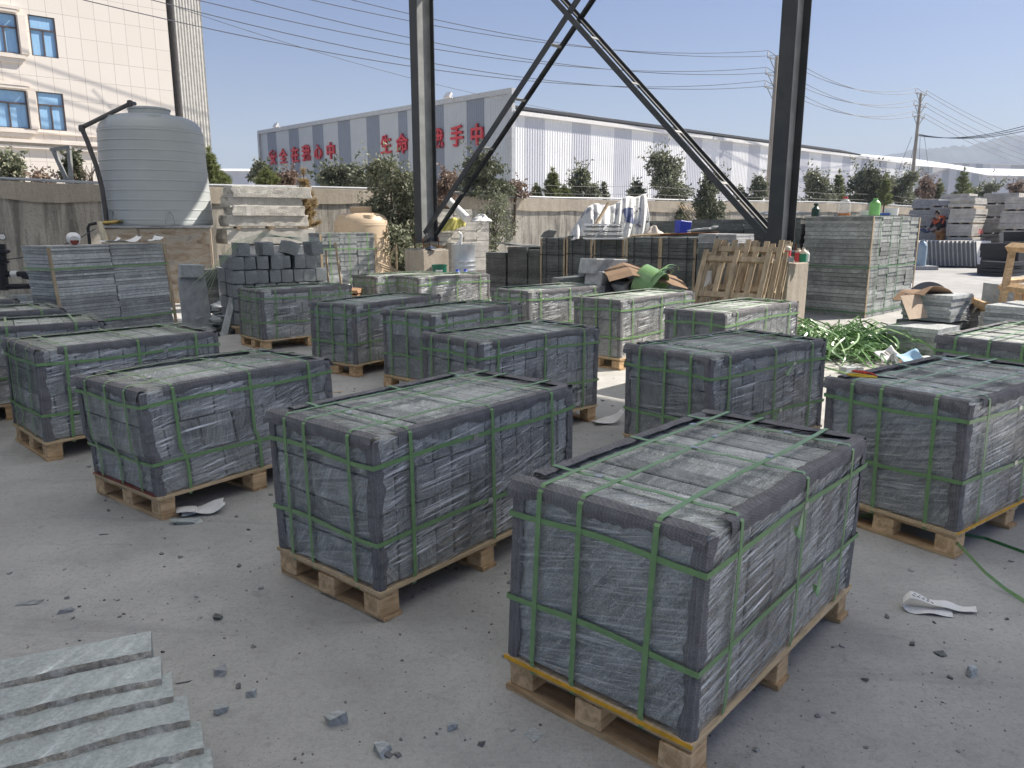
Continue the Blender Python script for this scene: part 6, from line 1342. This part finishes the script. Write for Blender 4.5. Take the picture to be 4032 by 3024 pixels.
q = AT(3636, 950, 27.8)
m = MB(); m.tube([(0, 0, 0), (.0, 0, .7)], [.16, .15], 16); m.lathe([(.15, .7), (.12, .8), (.04, .86), (.04, .92), (.01, .92)], n=16); o = sm(m.build('gas_cylinder', plain('pale_blue_paint', (.30, .40, .48), .5)), 40); o.location = (q.x, 27.8, AT(3636, 985, 27.8).z - .55); tag(o, 'pale blue cylinder peeping out beside the jug stack', 'cylinder')
zc = o.location.z; m = MB(); m.box((0, 0, zc / 2), (.9, .9, max(.05, zc))); o2 = m.build('stone_block', M['granite_grey']); o2.location = (q.x, 27.9, 0); tag(o2, 'grey stone block carrying the pale blue cylinder', 'stone block')

# ------------------------------------------------------------------ sawn kerb bars at the lower left
def kerbs():
    ends = [(595, 2484, .320), (632, 2581, .305), (674, 2648, .288), (738, 2733, .272), (790, 2836, .255), (829, 2946, .24), (890, 3060, .222), (930, 3180, .205)]
    labs = ['farthest sawn kerb bar, mostly its split edge showing', 'second sawn kerb bar from the far side', 'third sawn kerb bar from the far side, greenish top', 'fourth sawn kerb bar, with a bluish pitted patch', 'fifth sawn kerb bar with the deepest split face', 'sixth sawn kerb bar with speckled grain', 'seventh sawn kerb bar at the lower frame edge', 'nearest sawn kerb bar, cut off by the lower frame edge']
    sp = NT('split_stone_face'); n1 = sp.noise(sp.co(), 34, 8, .75); n2 = sp.noise(sp.co(), 7, 4, .6); M['split'] = sp.done(sp.bsdf(sp.mix(sp.ramp(n2, [(.4, 0), (.65, 1)]), sp.ramp(n1, [(.3, (.17, .145, .115)), (.5, (.46, .40, .32)), (.66, (.80, .74, .63))]), sp.ramp(n1, [(.3, (.20, .20, .19)), (.5, (.46, .46, .43)), (.68, (.72, .71, .67))])), .9, 0, .2, sp.bump(n1, .9, .02)))
    for k, ((px, py, z_), lab) in enumerate(zip(ends, labs)):
        rn = random.Random(60 + k); e = G(px, py, z_); d = Vector((-.905, -.425, 0)); d = Matrix.Rotation(rn.uniform(-.015, .015), 3, 'Z') @ d; pv = Vector((d.y, -d.x, 0)); pv = Vector((.425, -.905, 0)) if pv.y > 0 else pv
        L_ = 1.6; w = .132; nx = 60; t = empty('kerb_bar', (e.x, e.y, 0), math.atan2(d.y, d.x), lab, 'kerb bar', 'sawn kerb bars lying side by side'); s = 1 if Matrix.Rotation(math.atan2(d.y, d.x), 3, 'Z') @ Vector((0, 1, 0)) @ Vector((0, -1, 0)) > 0 else -1
        f1 = [rn.uniform(-.0035, .0035) for _ in range(nx + 1)]; f2 = [rn.uniform(-.0035, .0035) + .003 * math.sin(i * .35 + k) for i in range(nx + 1)]
        m = MB(); m.add([p for i in range(nx + 1) for p in ((L_ * i / nx, s * f1[i], z_), (L_ * i / nx, s * (w + f2[i]), z_ + .004 * math.sin(i * .3)))], [((2 * i, 2 * i + 2, 2 * i + 3, 2 * i + 1) if s > 0 else (2 * i, 2 * i + 1, 2 * i + 3, 2 * i + 2)) for i in range(nx)])
        z0 = z_ - .14; m.add([(0, s * f1[0], z_), (0, s * (w + f2[0]), z_), (0, s * w, z0), (0, 0, z0)], [(0, 1, 2, 3)]); m.add([(L_, s * f1[nx], z_), (L_, s * (w + f2[nx]), z_), (L_, s * w, z0), (L_, 0, z0)], [(0, 3, 2, 1)])
        m.build('sawn_face', M['kerb'], t)
        for (y0, fr, sg) in ((w, f2, 1), (0, f1, -1)):
            m = MB(); nz = 7; vs = []
            for i in range(nx + 1):
                for j in range(nz + 1):
                    zz_ = z_ + (.004 * math.sin(i * .3) if y0 else 0) - .14 * j / nz; bulge = 0 if j == 0 else sg * (.004 + .013 * rn.random() * (1 if j > 1 else .5) + .003 * math.sin(i * .5 + j)); vs.append((L_ * i / nx, s * (y0 + fr[i] + bulge), zz_))
            m.add(vs, [(i * (nz + 1) + j, (i + 1) * (nz + 1) + j, (i + 1) * (nz + 1) + j + 1, i * (nz + 1) + j + 1) for i in range(nx) for j in range(nz)]); m.build('split_face', M['split'], t)
        for q in (.2, .95):
            if z0 > .02: m = MB(); m.box((L_ * q, s * w / 2, z0 / 2), (.07, w, z0 - .002)); m.build('timber_packer', M['wood_old'], t)
kerbs()

# ------------------------------------------------------------------ things lying on the floor
def paper(label, px, py, w, d, rz, seed, curl): q = G(px, py); return sheet('waste_paper', label, 'waste paper', (q.x, q.y, .004), w, d, rz, M['paper'], seed, .035, 'waste paper on the floor', curl, 16, 10)
o = paper('curled white paper beside the bulging pallet, folded over at its left', 812, 2018, .20, .13, R(22), 4, .02)
m = MB(); m.grid(lambda u, v: Vector((-.13 + .09 * math.sin(R(200) * u) * .9, -.05 + .10 * v, .010 + .024 * (1 - math.cos(R(200) * u)) * .5)), 12, 4); m.build('folded_end', M['paper'], o, smooth=True, solid=.001)
for j in range(2):
    m = MB(); m.box((-.09, .0 + .03 * j, .029), (.05, .006, .001), rot=(0, 0, .4)); m.build('printed_line', M['ink'], o)
o = paper('white paper flake lying between the middle pallets', 2392, 1668, .23, .14, R(8), 7, .08)
# the long strip of paper that loops back on itself
t = tag(empty('paper_strip', G(3600, 2390), R(-12)), 'long strip of white printed paper curled over itself at the right', 'waste paper', 'waste paper on the floor')
t.scale = (.70, .70, .70)
m = MB(); rn = random.Random(2); pts = []
for i in range(26):
    f = i / 25
    if f < .36: x = .02 + .22 * f / .36 - .02; pts.append((.20 - .24 * f / .36, -.06 - .01 * f, .006 + .01 * math.sin(f * 9)))
    elif f < .55: a = (f - .36) / .19 * math.pi; pts.append((-.045 - .035 * math.sin(a), -.05 + .03 * (f - .36) / .19, .035 * (1 - math.cos(a)) + .008))
    else: g_ = (f - .55) / .45; pts.append((-.045 + .40 * g_, -.02 + .03 * g_, .078 * (1 - g_) ** 1.6 + .014 + .006 * math.sin(g_ * 14)))
wv = [Vector((.25, 1, .10 * math.sin(i))) for i in range(26)]; m.ribbon(pts, wv, .085, .0012); m.build('strip', M['paper'], t, smooth=False)
for j in range(9):
    g_ = .06 + .035 * j; m = MB(); m.box((-.045 + .40 * g_, -.02 + .03 * g_ + (.02 if j % 2 else -.012), .078 * (1 - g_) ** 1.6 + .0165 + .006 * math.sin(g_ * 14)), (.009, .022, .0012), rot=(0, R(16) * (1 - g_), .3)); m.build('printed_character', M['ink'], t)
# green strap trailing over the floor at the right
m = MB(); P_ = [(3390, 2030, .02), (3520, 2032, .05), (3640, 2052, .07), (3720, 2090, .06), (3800, 2170, .10), (3880, 2255, .07), (3960, 2320, .02), (4040, 2370, .01), (4200, 2460, .01)]; pp = []
for i in range(len(P_) - 1):
    for f in range(5): a, b = Vector(G(*P_[i])), Vector(G(*P_[i + 1])); pp.append(a.lerp(b, f / 5))
m.ribbon(pp, (.3, .5, 1), .018, .0015); o = m.build('strap_end', M['strap']); tag(o, 'long green strap end trailing over the floor at the right', 'strap')
m = MB(); P_ = [(3800, 2110, .0), (3880, 2125, .0), (3950, 2150, .0), (4060, 2190, .0)]; m.ribbon([Vector(G(*q)) + Vector((0, 0, .008)) for q in P_], (.3, .3, 1), .015, .0015); o = m.build('strap_end', M['strap_dark']); tag(o, 'dark green strap end lying flat by the right pallet', 'strap')
# coil of strap on the floor between the left pallets
m = MB(); c = G(900, 1335); c = Vector((-4.05, 9.2, 0)); rn = random.Random(6)
for k in range(10):
    r0 = rn.uniform(.25, .5); pts = [(c.x + r0 * math.cos(a * .3) * 1.2, c.y + r0 * math.sin(a * .3) + rn.uniform(-.01, .01), .012 + .008 * k + .01 * math.sin(a)) for a in range(rn.randint(12, 21))]; m.ribbon(pts, (.1, .1, 1), .018, .0015)
o = m.build('strap_coil', M['strap_dark']); tag(o, 'loose dark green strap coil on the shaded floor before the setts', 'strap coil')
# named stones
for k, (px, py, w, d, h, rz, lab, mt) in enumerate([(738, 2060, .22, .07, .03, .12, 'pale split stone bar on the floor below the white paper', 'kerb'), (1318, 2842, .10, .07, .05, .5, 'dark glittering stone lump on the floor, left of the nearest pallet', 'tile'), (1505, 2960, .08, .07, .045, .9, 'pale stone lump near the lower frame edge', 'tile'), (1778, 2870, .045, .035, .03, .4, 'small pointed stone by the lower frame edge', 'tile'), (2095, 2895, .075, .065, .006, .8, 'thin square stone flake before the nearest pallet', 'tile'), (866, 2655, .05, .06, .035, .3, 'pale pointed stone right of the kerb bars', 'granite_grey'), (985, 2740, .07, .04, .03, .2, 'dark stone chip right of the kerb bars', 'tile'), (862, 2805, .06, .05, .035, .9, 'grey stone chip beside the fifth kerb bar', 'tile'), (3823, 2660, .06, .05, .05, .5, 'small cubic grey stone on the floor at the right', 'tile'), (3705, 2575, .06, .05, .012, .1, 'flat dark stone flake on the floor at the right', 'tile_dark'), (715, 2690, .09, .012, .004, .3, 'thin stone splinter by the kerb bars', 'tile_dark'), (120, 2375, .12, .05, .006, .25, 'thin broken stone flake at the left of the floor', 'tile'), (265, 2410, .09, .04, .025, .4, 'cracked pale stone among dark crumbs at the left', 'granite_grey'), (410, 2105, .06, .012, .008, .2, 'dark slate splinter on the floor at the left', 'tile_dark'), (1680, 2105, .06, .05, .03, .8, 'dark stone beside the second nearest pallet', 'tile_dark'), (2110, 2520, .05, .04, .03, .1, 'small dark stone between the two nearest pallets', 'tile'), (855, 2438, .05, .04, .03, .1, 'small dark stone above the kerb bars', 'tile_dark'), (2650, 1590, .3, .05, .006, .1, 'brown bark splinter on the sunlit floor between pallets', 'wood_old'), (1320, 1545, .28, .04, .008, .5, 'pale wood splinter on the floor in the middle', 'wood')]):
    q = G(px, py); shard('stone_chip' if mt not in ('wood', 'wood_old') else 'wood_splinter', lab, 'stone' if mt not in ('wood', 'wood_old') else 'splinter', (q.x, q.y, h * .3), (w * .62, d * .62, h * .7), (0, 0, rz), M[mt], 500 + k, None, .3)
def debris():
    rn = random.Random(77); m = MB()
    def chip(x, y, s):
        rot = Euler((rn.uniform(-.5, .5), rn.uniform(-.5, .5), rn.uniform(0, 6.28))).to_matrix(); vs = [Vector((sx * s * rn.uniform(.5, 1.2), sy * s * rn.uniform(.4, .9), sz * s * rn.uniform(.2, .55))) for sz in (-1, 1) for sy in (-1, 1) for sx in (-1, 1)]
        vs = [rot @ v + Vector((x, y, s * .3)) for v in vs]; m.add(vs, [(0, 2, 3, 1), (4, 5, 7, 6), (0, 1, 5, 4), (2, 6, 7, 3), (0, 4, 6, 2), (1, 3, 7, 5)])
    for k in range(2600):
        D = 1.7 + 10 * rn.random() ** 2.0; x = rn.uniform(-.75, .75) * D; s = min(.012, .0016 * rn.paretovariate(1.9)); chip(x, D, s * (1 if D < 5 else 1.5))
    for (cx, cy, n, r) in ((-1.75, 3.0, 40, .25), (.1, 3.2, 70, .35), (-1.2, 3.5, 60, .3), (-.9, 4.6, 60, .4), (1.4, 3.9, 40, .3), (2.6, 3.0, 50, .4), (.45, 6.4, 60, .4), (-1.6, 7.2, 60, .5), (1.6, 2.2, 50, .3), (3.0, 7.6, 80, .6)):
        for k in range(n): chip(cx + rn.gauss(0, r), cy + rn.gauss(0, r), min(.012, .0024 * rn.paretovariate(1.9)))
    cr = NT('crushed_stone'); M['crumb'] = cr.done(cr.bsdf(cr.ramp(cr.island(), [(0, (.14, .14, .14)), (.6, (.26, .258, .25)), (.92, (.38, .375, .36)), (1, (.46, .44, .40))]), .9, 0, .2))
    tag(m.build('stone_crumbs', M['crumb']), 'crumbs of crushed stone strewn over the floor', 'stone crumbs', None, 'stuff')
debris()
# ------------------------------------------------------------------ trees and bushes
LEAFS = {
 'olive': m_leaf('olive_leaves', [(0.080, 0.094, 0.058), (0.174, 0.196, 0.123), (0.290, 0.304, 0.210), (0.435, 0.420, 0.312)]),
 'dark': m_leaf('dark_green_leaves', [(0.051, 0.065, 0.041), (0.109, 0.131, 0.080), (0.189, 0.203, 0.131), (0.290, 0.290, 0.210)]),
 'red': m_leaf('reddish_leaves', [(0.123, 0.087, 0.072), (0.217, 0.152, 0.123), (0.290, 0.217, 0.167), (0.377, 0.304, 0.239)]),
 'pine': m_leaf('pine_needles', [(0.087, 0.109, 0.043), (0.189, 0.225, 0.094), (0.290, 0.326, 0.145), (0.392, 0.406, 0.217)]),
 'gold': m_leaf('browned_needles', [(0.217, 0.145, 0.072), (0.377, 0.275, 0.145), (0.493, 0.377, 0.217), (0.290, 0.275, 0.131)])}
M['bark'] = plain('bark', (.12, .095, .075), .9, 0, .1, .3, 12, .6, .01)
def fast_mesh(name, co, quads, tone, mat, parent):
    me = bpy.data.meshes.new(name); nv = len(co); nf = len(quads)
    me.vertices.add(nv); me.vertices.foreach_set('co', co.astype(np.float32).ravel())
    me.loops.add(nf * 4); me.loops.foreach_set('vertex_index', quads.astype(np.int32).ravel())
    me.polygons.add(nf); me.polygons.foreach_set('loop_start', np.arange(0, nf * 4, 4, dtype=np.int32)); me.polygons.foreach_set('loop_total', np.full(nf, 4, dtype=np.int32))
    me.update(calc_edges=True); me.materials.append(mat)
    at = me.attributes.new('tone', 'FLOAT', 'POINT'); at.data.foreach_set('value', tone.astype(np.float32))
    o = bpy.data.objects.new(name, me); COL.objects.link(o); o.parent = parent; return o
def leaves(rng, P, Nrm, size, tone):
    """one bent leaf (two quads) per point"""
    n = len(P); a = rng.normal(size=(n, 3)); a += Nrm * .6; a[:, 2] -= .35; a /= np.linalg.norm(a, axis=1)[:, None]
    b = np.cross(a, rng.normal(size=(n, 3))); b /= np.linalg.norm(b, axis=1)[:, None] + 1e-9; c = np.cross(a, b)
    L_ = (size * rng.uniform(.65, 1.3, n))[:, None]; w = L_ * .24
    p0 = P; p1 = P + a * L_ * .5; p2 = P + a * L_ - c * L_ * .16
    co = np.stack([p0 - b * w * .3, p0 + b * w * .3, p1 + b * w + c * w * .5, p1 - b * w + c * w * .5, p2 + b * w * .2, p2 - b * w * .2], 1).reshape(-1, 3)
    i = np.arange(n)[:, None] * 6; q = np.concatenate([i + np.array([[0, 1, 2, 3]]), i + np.array([[3, 2, 4, 5]])], 0)
    return co, q, np.repeat(tone, 6)
def bush(label, px, D, y_top, y_bot, wpx, kind, seed, n=2600, leaf=.10, name='bush', group=None, cat='bush', ground=None, depth=.8, lobes=9, taper=.75, trunk=True):
    """a leafy bush or small tree; y_top, y_bot, wpx are what it spans in the photo"""
    n = int(n * 1.35); y_top -= 8; wpx *= 1.22; rng = np.random.default_rng(seed); top = AT(px, y_top, D); zt = top.z; zb = AT(px, y_bot, D).z if ground is None else ground; rx = wpx / 2 / 3028 * D
    t = empty(name, (top.x, D, 0), 0, label, cat, group); zc = (zt + zb) / 2; hz = (zt - zb) / 2
    cents = []
    for k in range(lobes):
        f = (k + .5) / lobes; a = rng.uniform(0, 6.28); zz = zb + (zt - zb) * (f * .92 + .02); rr = rx * (1 - taper * max(0, f - .35) / .65) * rng.uniform(.25, .72); cents.append((math.cos(a) * rr, math.sin(a) * rr * depth, zz, rx * rng.uniform(.34, .55) * (1 - .45 * f), hz * rng.uniform(.18, .34)))
    pts = []; nr = []; tn = []
    for k in range(n):
        c = cents[rng.integers(0, lobes)]; v = rng.normal(size=3); v /= np.linalg.norm(v); r = rng.uniform(.55, 1.0) ** .6 * (1 + (.28 if rng.random() < .12 else 0))
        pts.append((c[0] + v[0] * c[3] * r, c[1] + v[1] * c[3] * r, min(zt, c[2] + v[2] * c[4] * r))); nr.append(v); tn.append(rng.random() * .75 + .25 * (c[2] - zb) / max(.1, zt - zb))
    # sprigs that break the outline
    for k in range(int(lobes * 4)):
        c = cents[rng.integers(0, lobes)]; v = rng.normal(size=3); v[2] = abs(v[2]) + .4; v /= np.linalg.norm(v); L_ = rx * rng.uniform(.3, 1.1) * .62
        for i in range(9):
            f = i / 8; p = np.array([c[0], c[1], c[2]]) + v * (np.array([c[3], c[3], c[4]]) * .8 + L_ * f); pts.append(tuple(p)); nr.append(v); tn.append(rng.random())
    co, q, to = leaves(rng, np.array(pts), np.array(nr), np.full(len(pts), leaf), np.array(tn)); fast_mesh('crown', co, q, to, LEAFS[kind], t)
    if trunk:
        m = MB(); h0 = max(0, zb - 1.2) if ground is None else 0
        m.tube([(0, 0, h0), (.03, 0, zb + hz * .5), (-.02, .02, zt - hz * .5)], [.05, .04, .012], 7)
        for c in cents[::2]: m.tube([(0, 0, zb + (c[2] - zb) * .35), (c[0] * .6, c[1] * .6, c[2] * .8 + zb * .2 + .0), (c[0], c[1], c[2])], [.028, .018, .006], 5)
        m.build('trunk', M['bark'], t)
    return t
def pine(label, px, D, y_top, y_bot, wpx, seed, kind='pine', whorls=7, name='pine_tree', group='young pines along the wall'):
    rng = np.random.default_rng(seed); top = AT(px, y_top, D); zt = top.z; zb = AT(px, y_bot, D).z; r0 = wpx / 2 / 3028 * D; t = empty(name, (top.x, D, 0), 0, label, 'pine tree', group)
    co = []; tn = []; m = MB(); m.tube([(0, 0, max(0, zb - 1)), (.02, 0, (zb + zt) / 2), (0, 0, zt)], [.045, .03, .008], 7)
    for w in range(whorls + 1):
        f = w / whorls; z_ = zb + (zt - zb) * (.04 + .93 * f); R_ = r0 * (1 - f) ** .8 * rng.uniform(.75, 1.05) + r0 * .08
        for k in range(6 if w < whorls else 1):
            a = 6.28 * k / 6 + rng.uniform(-.4, .4); d = np.array([math.cos(a), math.sin(a), rng.uniform(.35, .9)]) if w < whorls else np.array([0, 0, 1.]); d /= np.linalg.norm(d); L_ = R_ * rng.uniform(.7, 1.1) if w < whorls else (zt - zb) * .12
            m.tube([(0, 0, z_), tuple(np.array([0, 0, z_]) + d * L_)], [.014, .005], 4)
            for i in range(int(26 + 20 * (1 - f))):
                s = rng.uniform(.15, 1.0); p = np.array([0, 0, z_]) + d * L_ * s
                for j in range(5):
                    v = rng.normal(size=3) * .75 + d * 1.0; v /= np.linalg.norm(v); ln = rng.uniform(.10, .19) * (.7 + .05 * D / 10); b = np.cross(v, rng.normal(size=3)); b /= np.linalg.norm(b); wd = .007
                    co += [p - b * wd, p + b * wd, p + v * ln + b * wd * .4, p + v * ln - b * wd * .4]; tn += [rng.random()] * 4
    co = np.array(co); fast_mesh('needles', co, np.arange(len(co)).reshape(-1, 4), np.array(tn), LEAFS[kind], t); m.build('trunk', M['bark'], t); return t
BW = 'bushes growing along the yard wall'
bush('leafy bush above the wall at the left frame edge', 25, 20.5, 618, 725, 140, 'olive', 1, 900, .12, group=BW)
bush('slender leafy sapling behind the figure seven frame', 282, 20.8, 610, 722, 78, 'dark', 2, 420, .13, name='sapling', group=BW, cat='sapling', lobes=6)
bush('low sparse twigs on the wall left of the steel frame', 150, 20.4, 700, 722, 130, 'red', 3, 110, .10, group=BW, lobes=6)
for k, px in enumerate((335, 362)):
    t = empty('bare_shrub', (AT(px, 700, 20.6).x, 20.6, 0), 0, ['bare forked shrub left of the fill pipe', 'bare twiggy shrub touching the fill pipe'][k], 'shrub', 'bare shrubs by the water tank'); m = MB(); rn = random.Random(k); z0, z1 = AT(px, 735, 20.6).z, AT(px, 630, 20.6).z
    for j in range(9): a = rn.uniform(-.55, .55); m.tube([(0, 0, z0 - .3), (a * .25, rn.uniform(-.1, .1), z0 + (z1 - z0) * .4), (a * .7, rn.uniform(-.2, .2), z0 + (z1 - z0) * rn.uniform(.7, 1))], [.016, .010, .004], 5)
    m.build('branches', M['bark'], t)
pine('tall pine half hidden by the right edge of the grey tank', 822, 22.6, 600, 745, 130, 11)
pine('small pine right of the grey tank', 872, 22.9, 688, 738, 80, 12, whorls=4)
bush('dark round bush at the left foot of the striped gable', 1030, 27, 656, 740, 125, 'dark', 13, 1100, .14, group=BW)
pine('bright green pine above the granite slab stack', 1050, 21.6, 674, 742, 100, 14, whorls=5)
bush('brown withered bush right of the bright pine', 1140, 22.2, 690, 742, 130, 'red', 15, 800, .11, group=BW)
pine('browned pine drooping in front of the wall, right of the granite slabs', 1195, 20.5, 690, 905, 130, 16, 'gold', 7)
bush('dark bush band low against the striped gable', 1345, 31, 668, 745, 190, 'dark', 17, 1300, .17, group=BW, lobes=12, taper=.3)
bush('dark bush low on the gable, left of the leafy tree', 1440, 30, 690, 750, 130, 'dark', 18, 800, .16, group=BW, lobes=8, taper=.3)
bush('tall leafy tree with pale olive leaves in front of the wall', 1540, 20.0, 640, 1075, 265, 'olive', 19, 9000, .105, name='leafy_tree', cat='tree', lobes=22, taper=.45, ground=.3)
bush('reddish bush right of the farther column, above the wall', 1760, 22.5, 690, 830, 150, 'red', 20, 1500, .10, group=BW)
bush('dark olive bush behind the crossed brace, above the wall', 1905, 25.5, 622, 775, 215, 'dark', 21, 3200, .11, group=BW, lobes=14, taper=.4)
bush('low browned bush at the corner of the warehouse', 2025, 26.0, 728, 782, 110, 'red', 22, 900, .10, group=BW, taper=.3)
bush('twiggy creeper hanging down the wall behind the pale stone packs', 1945, 22.0, 775, 985, 150, 'olive', 23, 1500, .075, group=BW, lobes=14, taper=.2)
pine('small dark pine on the wall before the white cladding', 2112, 30.5, 735, 785, 50, 24, whorls=4)
pine('pale green pine on the wall before the white cladding', 2175, 30.5, 676, 785, 95, 25)
pine('low pine between the pale pine and the round bush', 2222, 30.8, 738, 785, 60, 26, whorls=4)
bush('round grey green bush on the wall, left of the tarpaulin', 2285, 31.5, 678, 785, 140, 'olive', 27, 2200, .12, group=BW)
bush('thin little sapling on the wall above the tarpaulin', 2377, 32.5, 726, 787, 34, 'olive', 28, 240, .10, name='sapling', group=BW, cat='sapling', lobes=5)
bush('big conical bush on the wall right of the tarpaulin', 2612, 34.0, 605, 800, 185, 'olive', 29, 4200, .13, group=BW, lobes=18, taper=.65)
bush('small bush left of the big conical one', 2510, 34.2, 728, 795, 80, 'olive', 30, 700, .12, group=BW)
bush('dark leaning bush behind the foot of the right brace', 2790, 29.0, 690, 905, 135, 'dark', 31, 3000, .115, group=BW, lobes=14, taper=.4)
bush('low weeds against the wall left of the dark leaning bush', 2690, 31, 815, 870, 80, 'dark', 32, 500, .10, group=BW, lobes=6)
bush('grey green bush left of the nearer column', 2990, 37, 708, 800, 95, 'olive', 33, 1400, .13, group=BW)
bush('small bush between the brace and the nearer column', 2920, 37, 752, 800, 55, 'olive', 34, 500, .12, group=BW)
bush('broad olive bush right of the nearer column', 3215, 40, 690, 805, 150, 'olive', 35, 2400, .15, group=BW, lobes=12, taper=.4)
pine('upright pine right of the broad olive bush', 3305, 40, 682, 805, 80, 36)
bush('dark bush hedge below the farther pole', 3440, 42, 680, 808, 195, 'dark', 37, 3200, .16, group=BW, lobes=16, taper=.3)
bush('olive bush at the foot of the farther pole', 3560, 43, 690, 810, 120, 'olive', 38, 1800, .16, group=BW, lobes=10, taper=.35)
pine('young pine before the hedge below the farther pole', 3490, 39.5, 700, 812, 75, 39)
pine('young pine left of the slab stacks', 3700, 45, 715, 800, 70, 40, whorls=5)
pine('tall pine behind the slab stacks', 3798, 45, 672, 790, 95, 41)
bush('straggly bush left of the tall pine', 3650, 45, 712, 800, 110, 'red', 42, 1200, .15, group=BW)
bush('straggly bush right of the tall pine', 3890, 46, 730, 790, 140, 'olive', 43, 1200, .15, group=BW, taper=.3)
bush('bush above the slab stacks at the right frame edge', 4000, 46, 728, 790, 90, 'red', 44, 900, .15, group=BW, taper=.3)
m = MB(); rn = random.Random(4); t = empty('dry_stalks', (0, 0, 0), 0, 'dry canes leaning against the wall left of the right brace', 'canes')
for k in range(7): a = AT(2670 + 14 * k, 800 + 6 * k, 29.5); b = AT(2720 + 12 * k, 880, 28.5); m.tube([a, b], .02, 5)
m.build('cane_bundle', M['ply'], t)
# ------------------------------------------------------------------ hazy air
hz = MB(); hz.box((0, 950, 101), (3200, 2300, 206)); ho = hz.build('haze', None)
hm = bpy.data.materials.new('haze'); hm.use_nodes = True; hn = hm.node_tree; hn.nodes.clear()
ho_out = hn.nodes.new('ShaderNodeOutputMaterial'); pv = hn.nodes.new('ShaderNodeVolumePrincipled'); pv.inputs['Color'].default_value = (.74, .84, 1.0, 1); pv.inputs['Density'].default_value = .00058; pv.inputs['Anisotropy'].default_value = 0.0
hn.links.new(pv.outputs[0], ho_out.inputs['Volume']); ho.data.materials.clear(); ho.data.materials.append(hm); tag(ho, kind='stuff')
tag(ho, 'pale haze that fades the hills far off', 'haze')
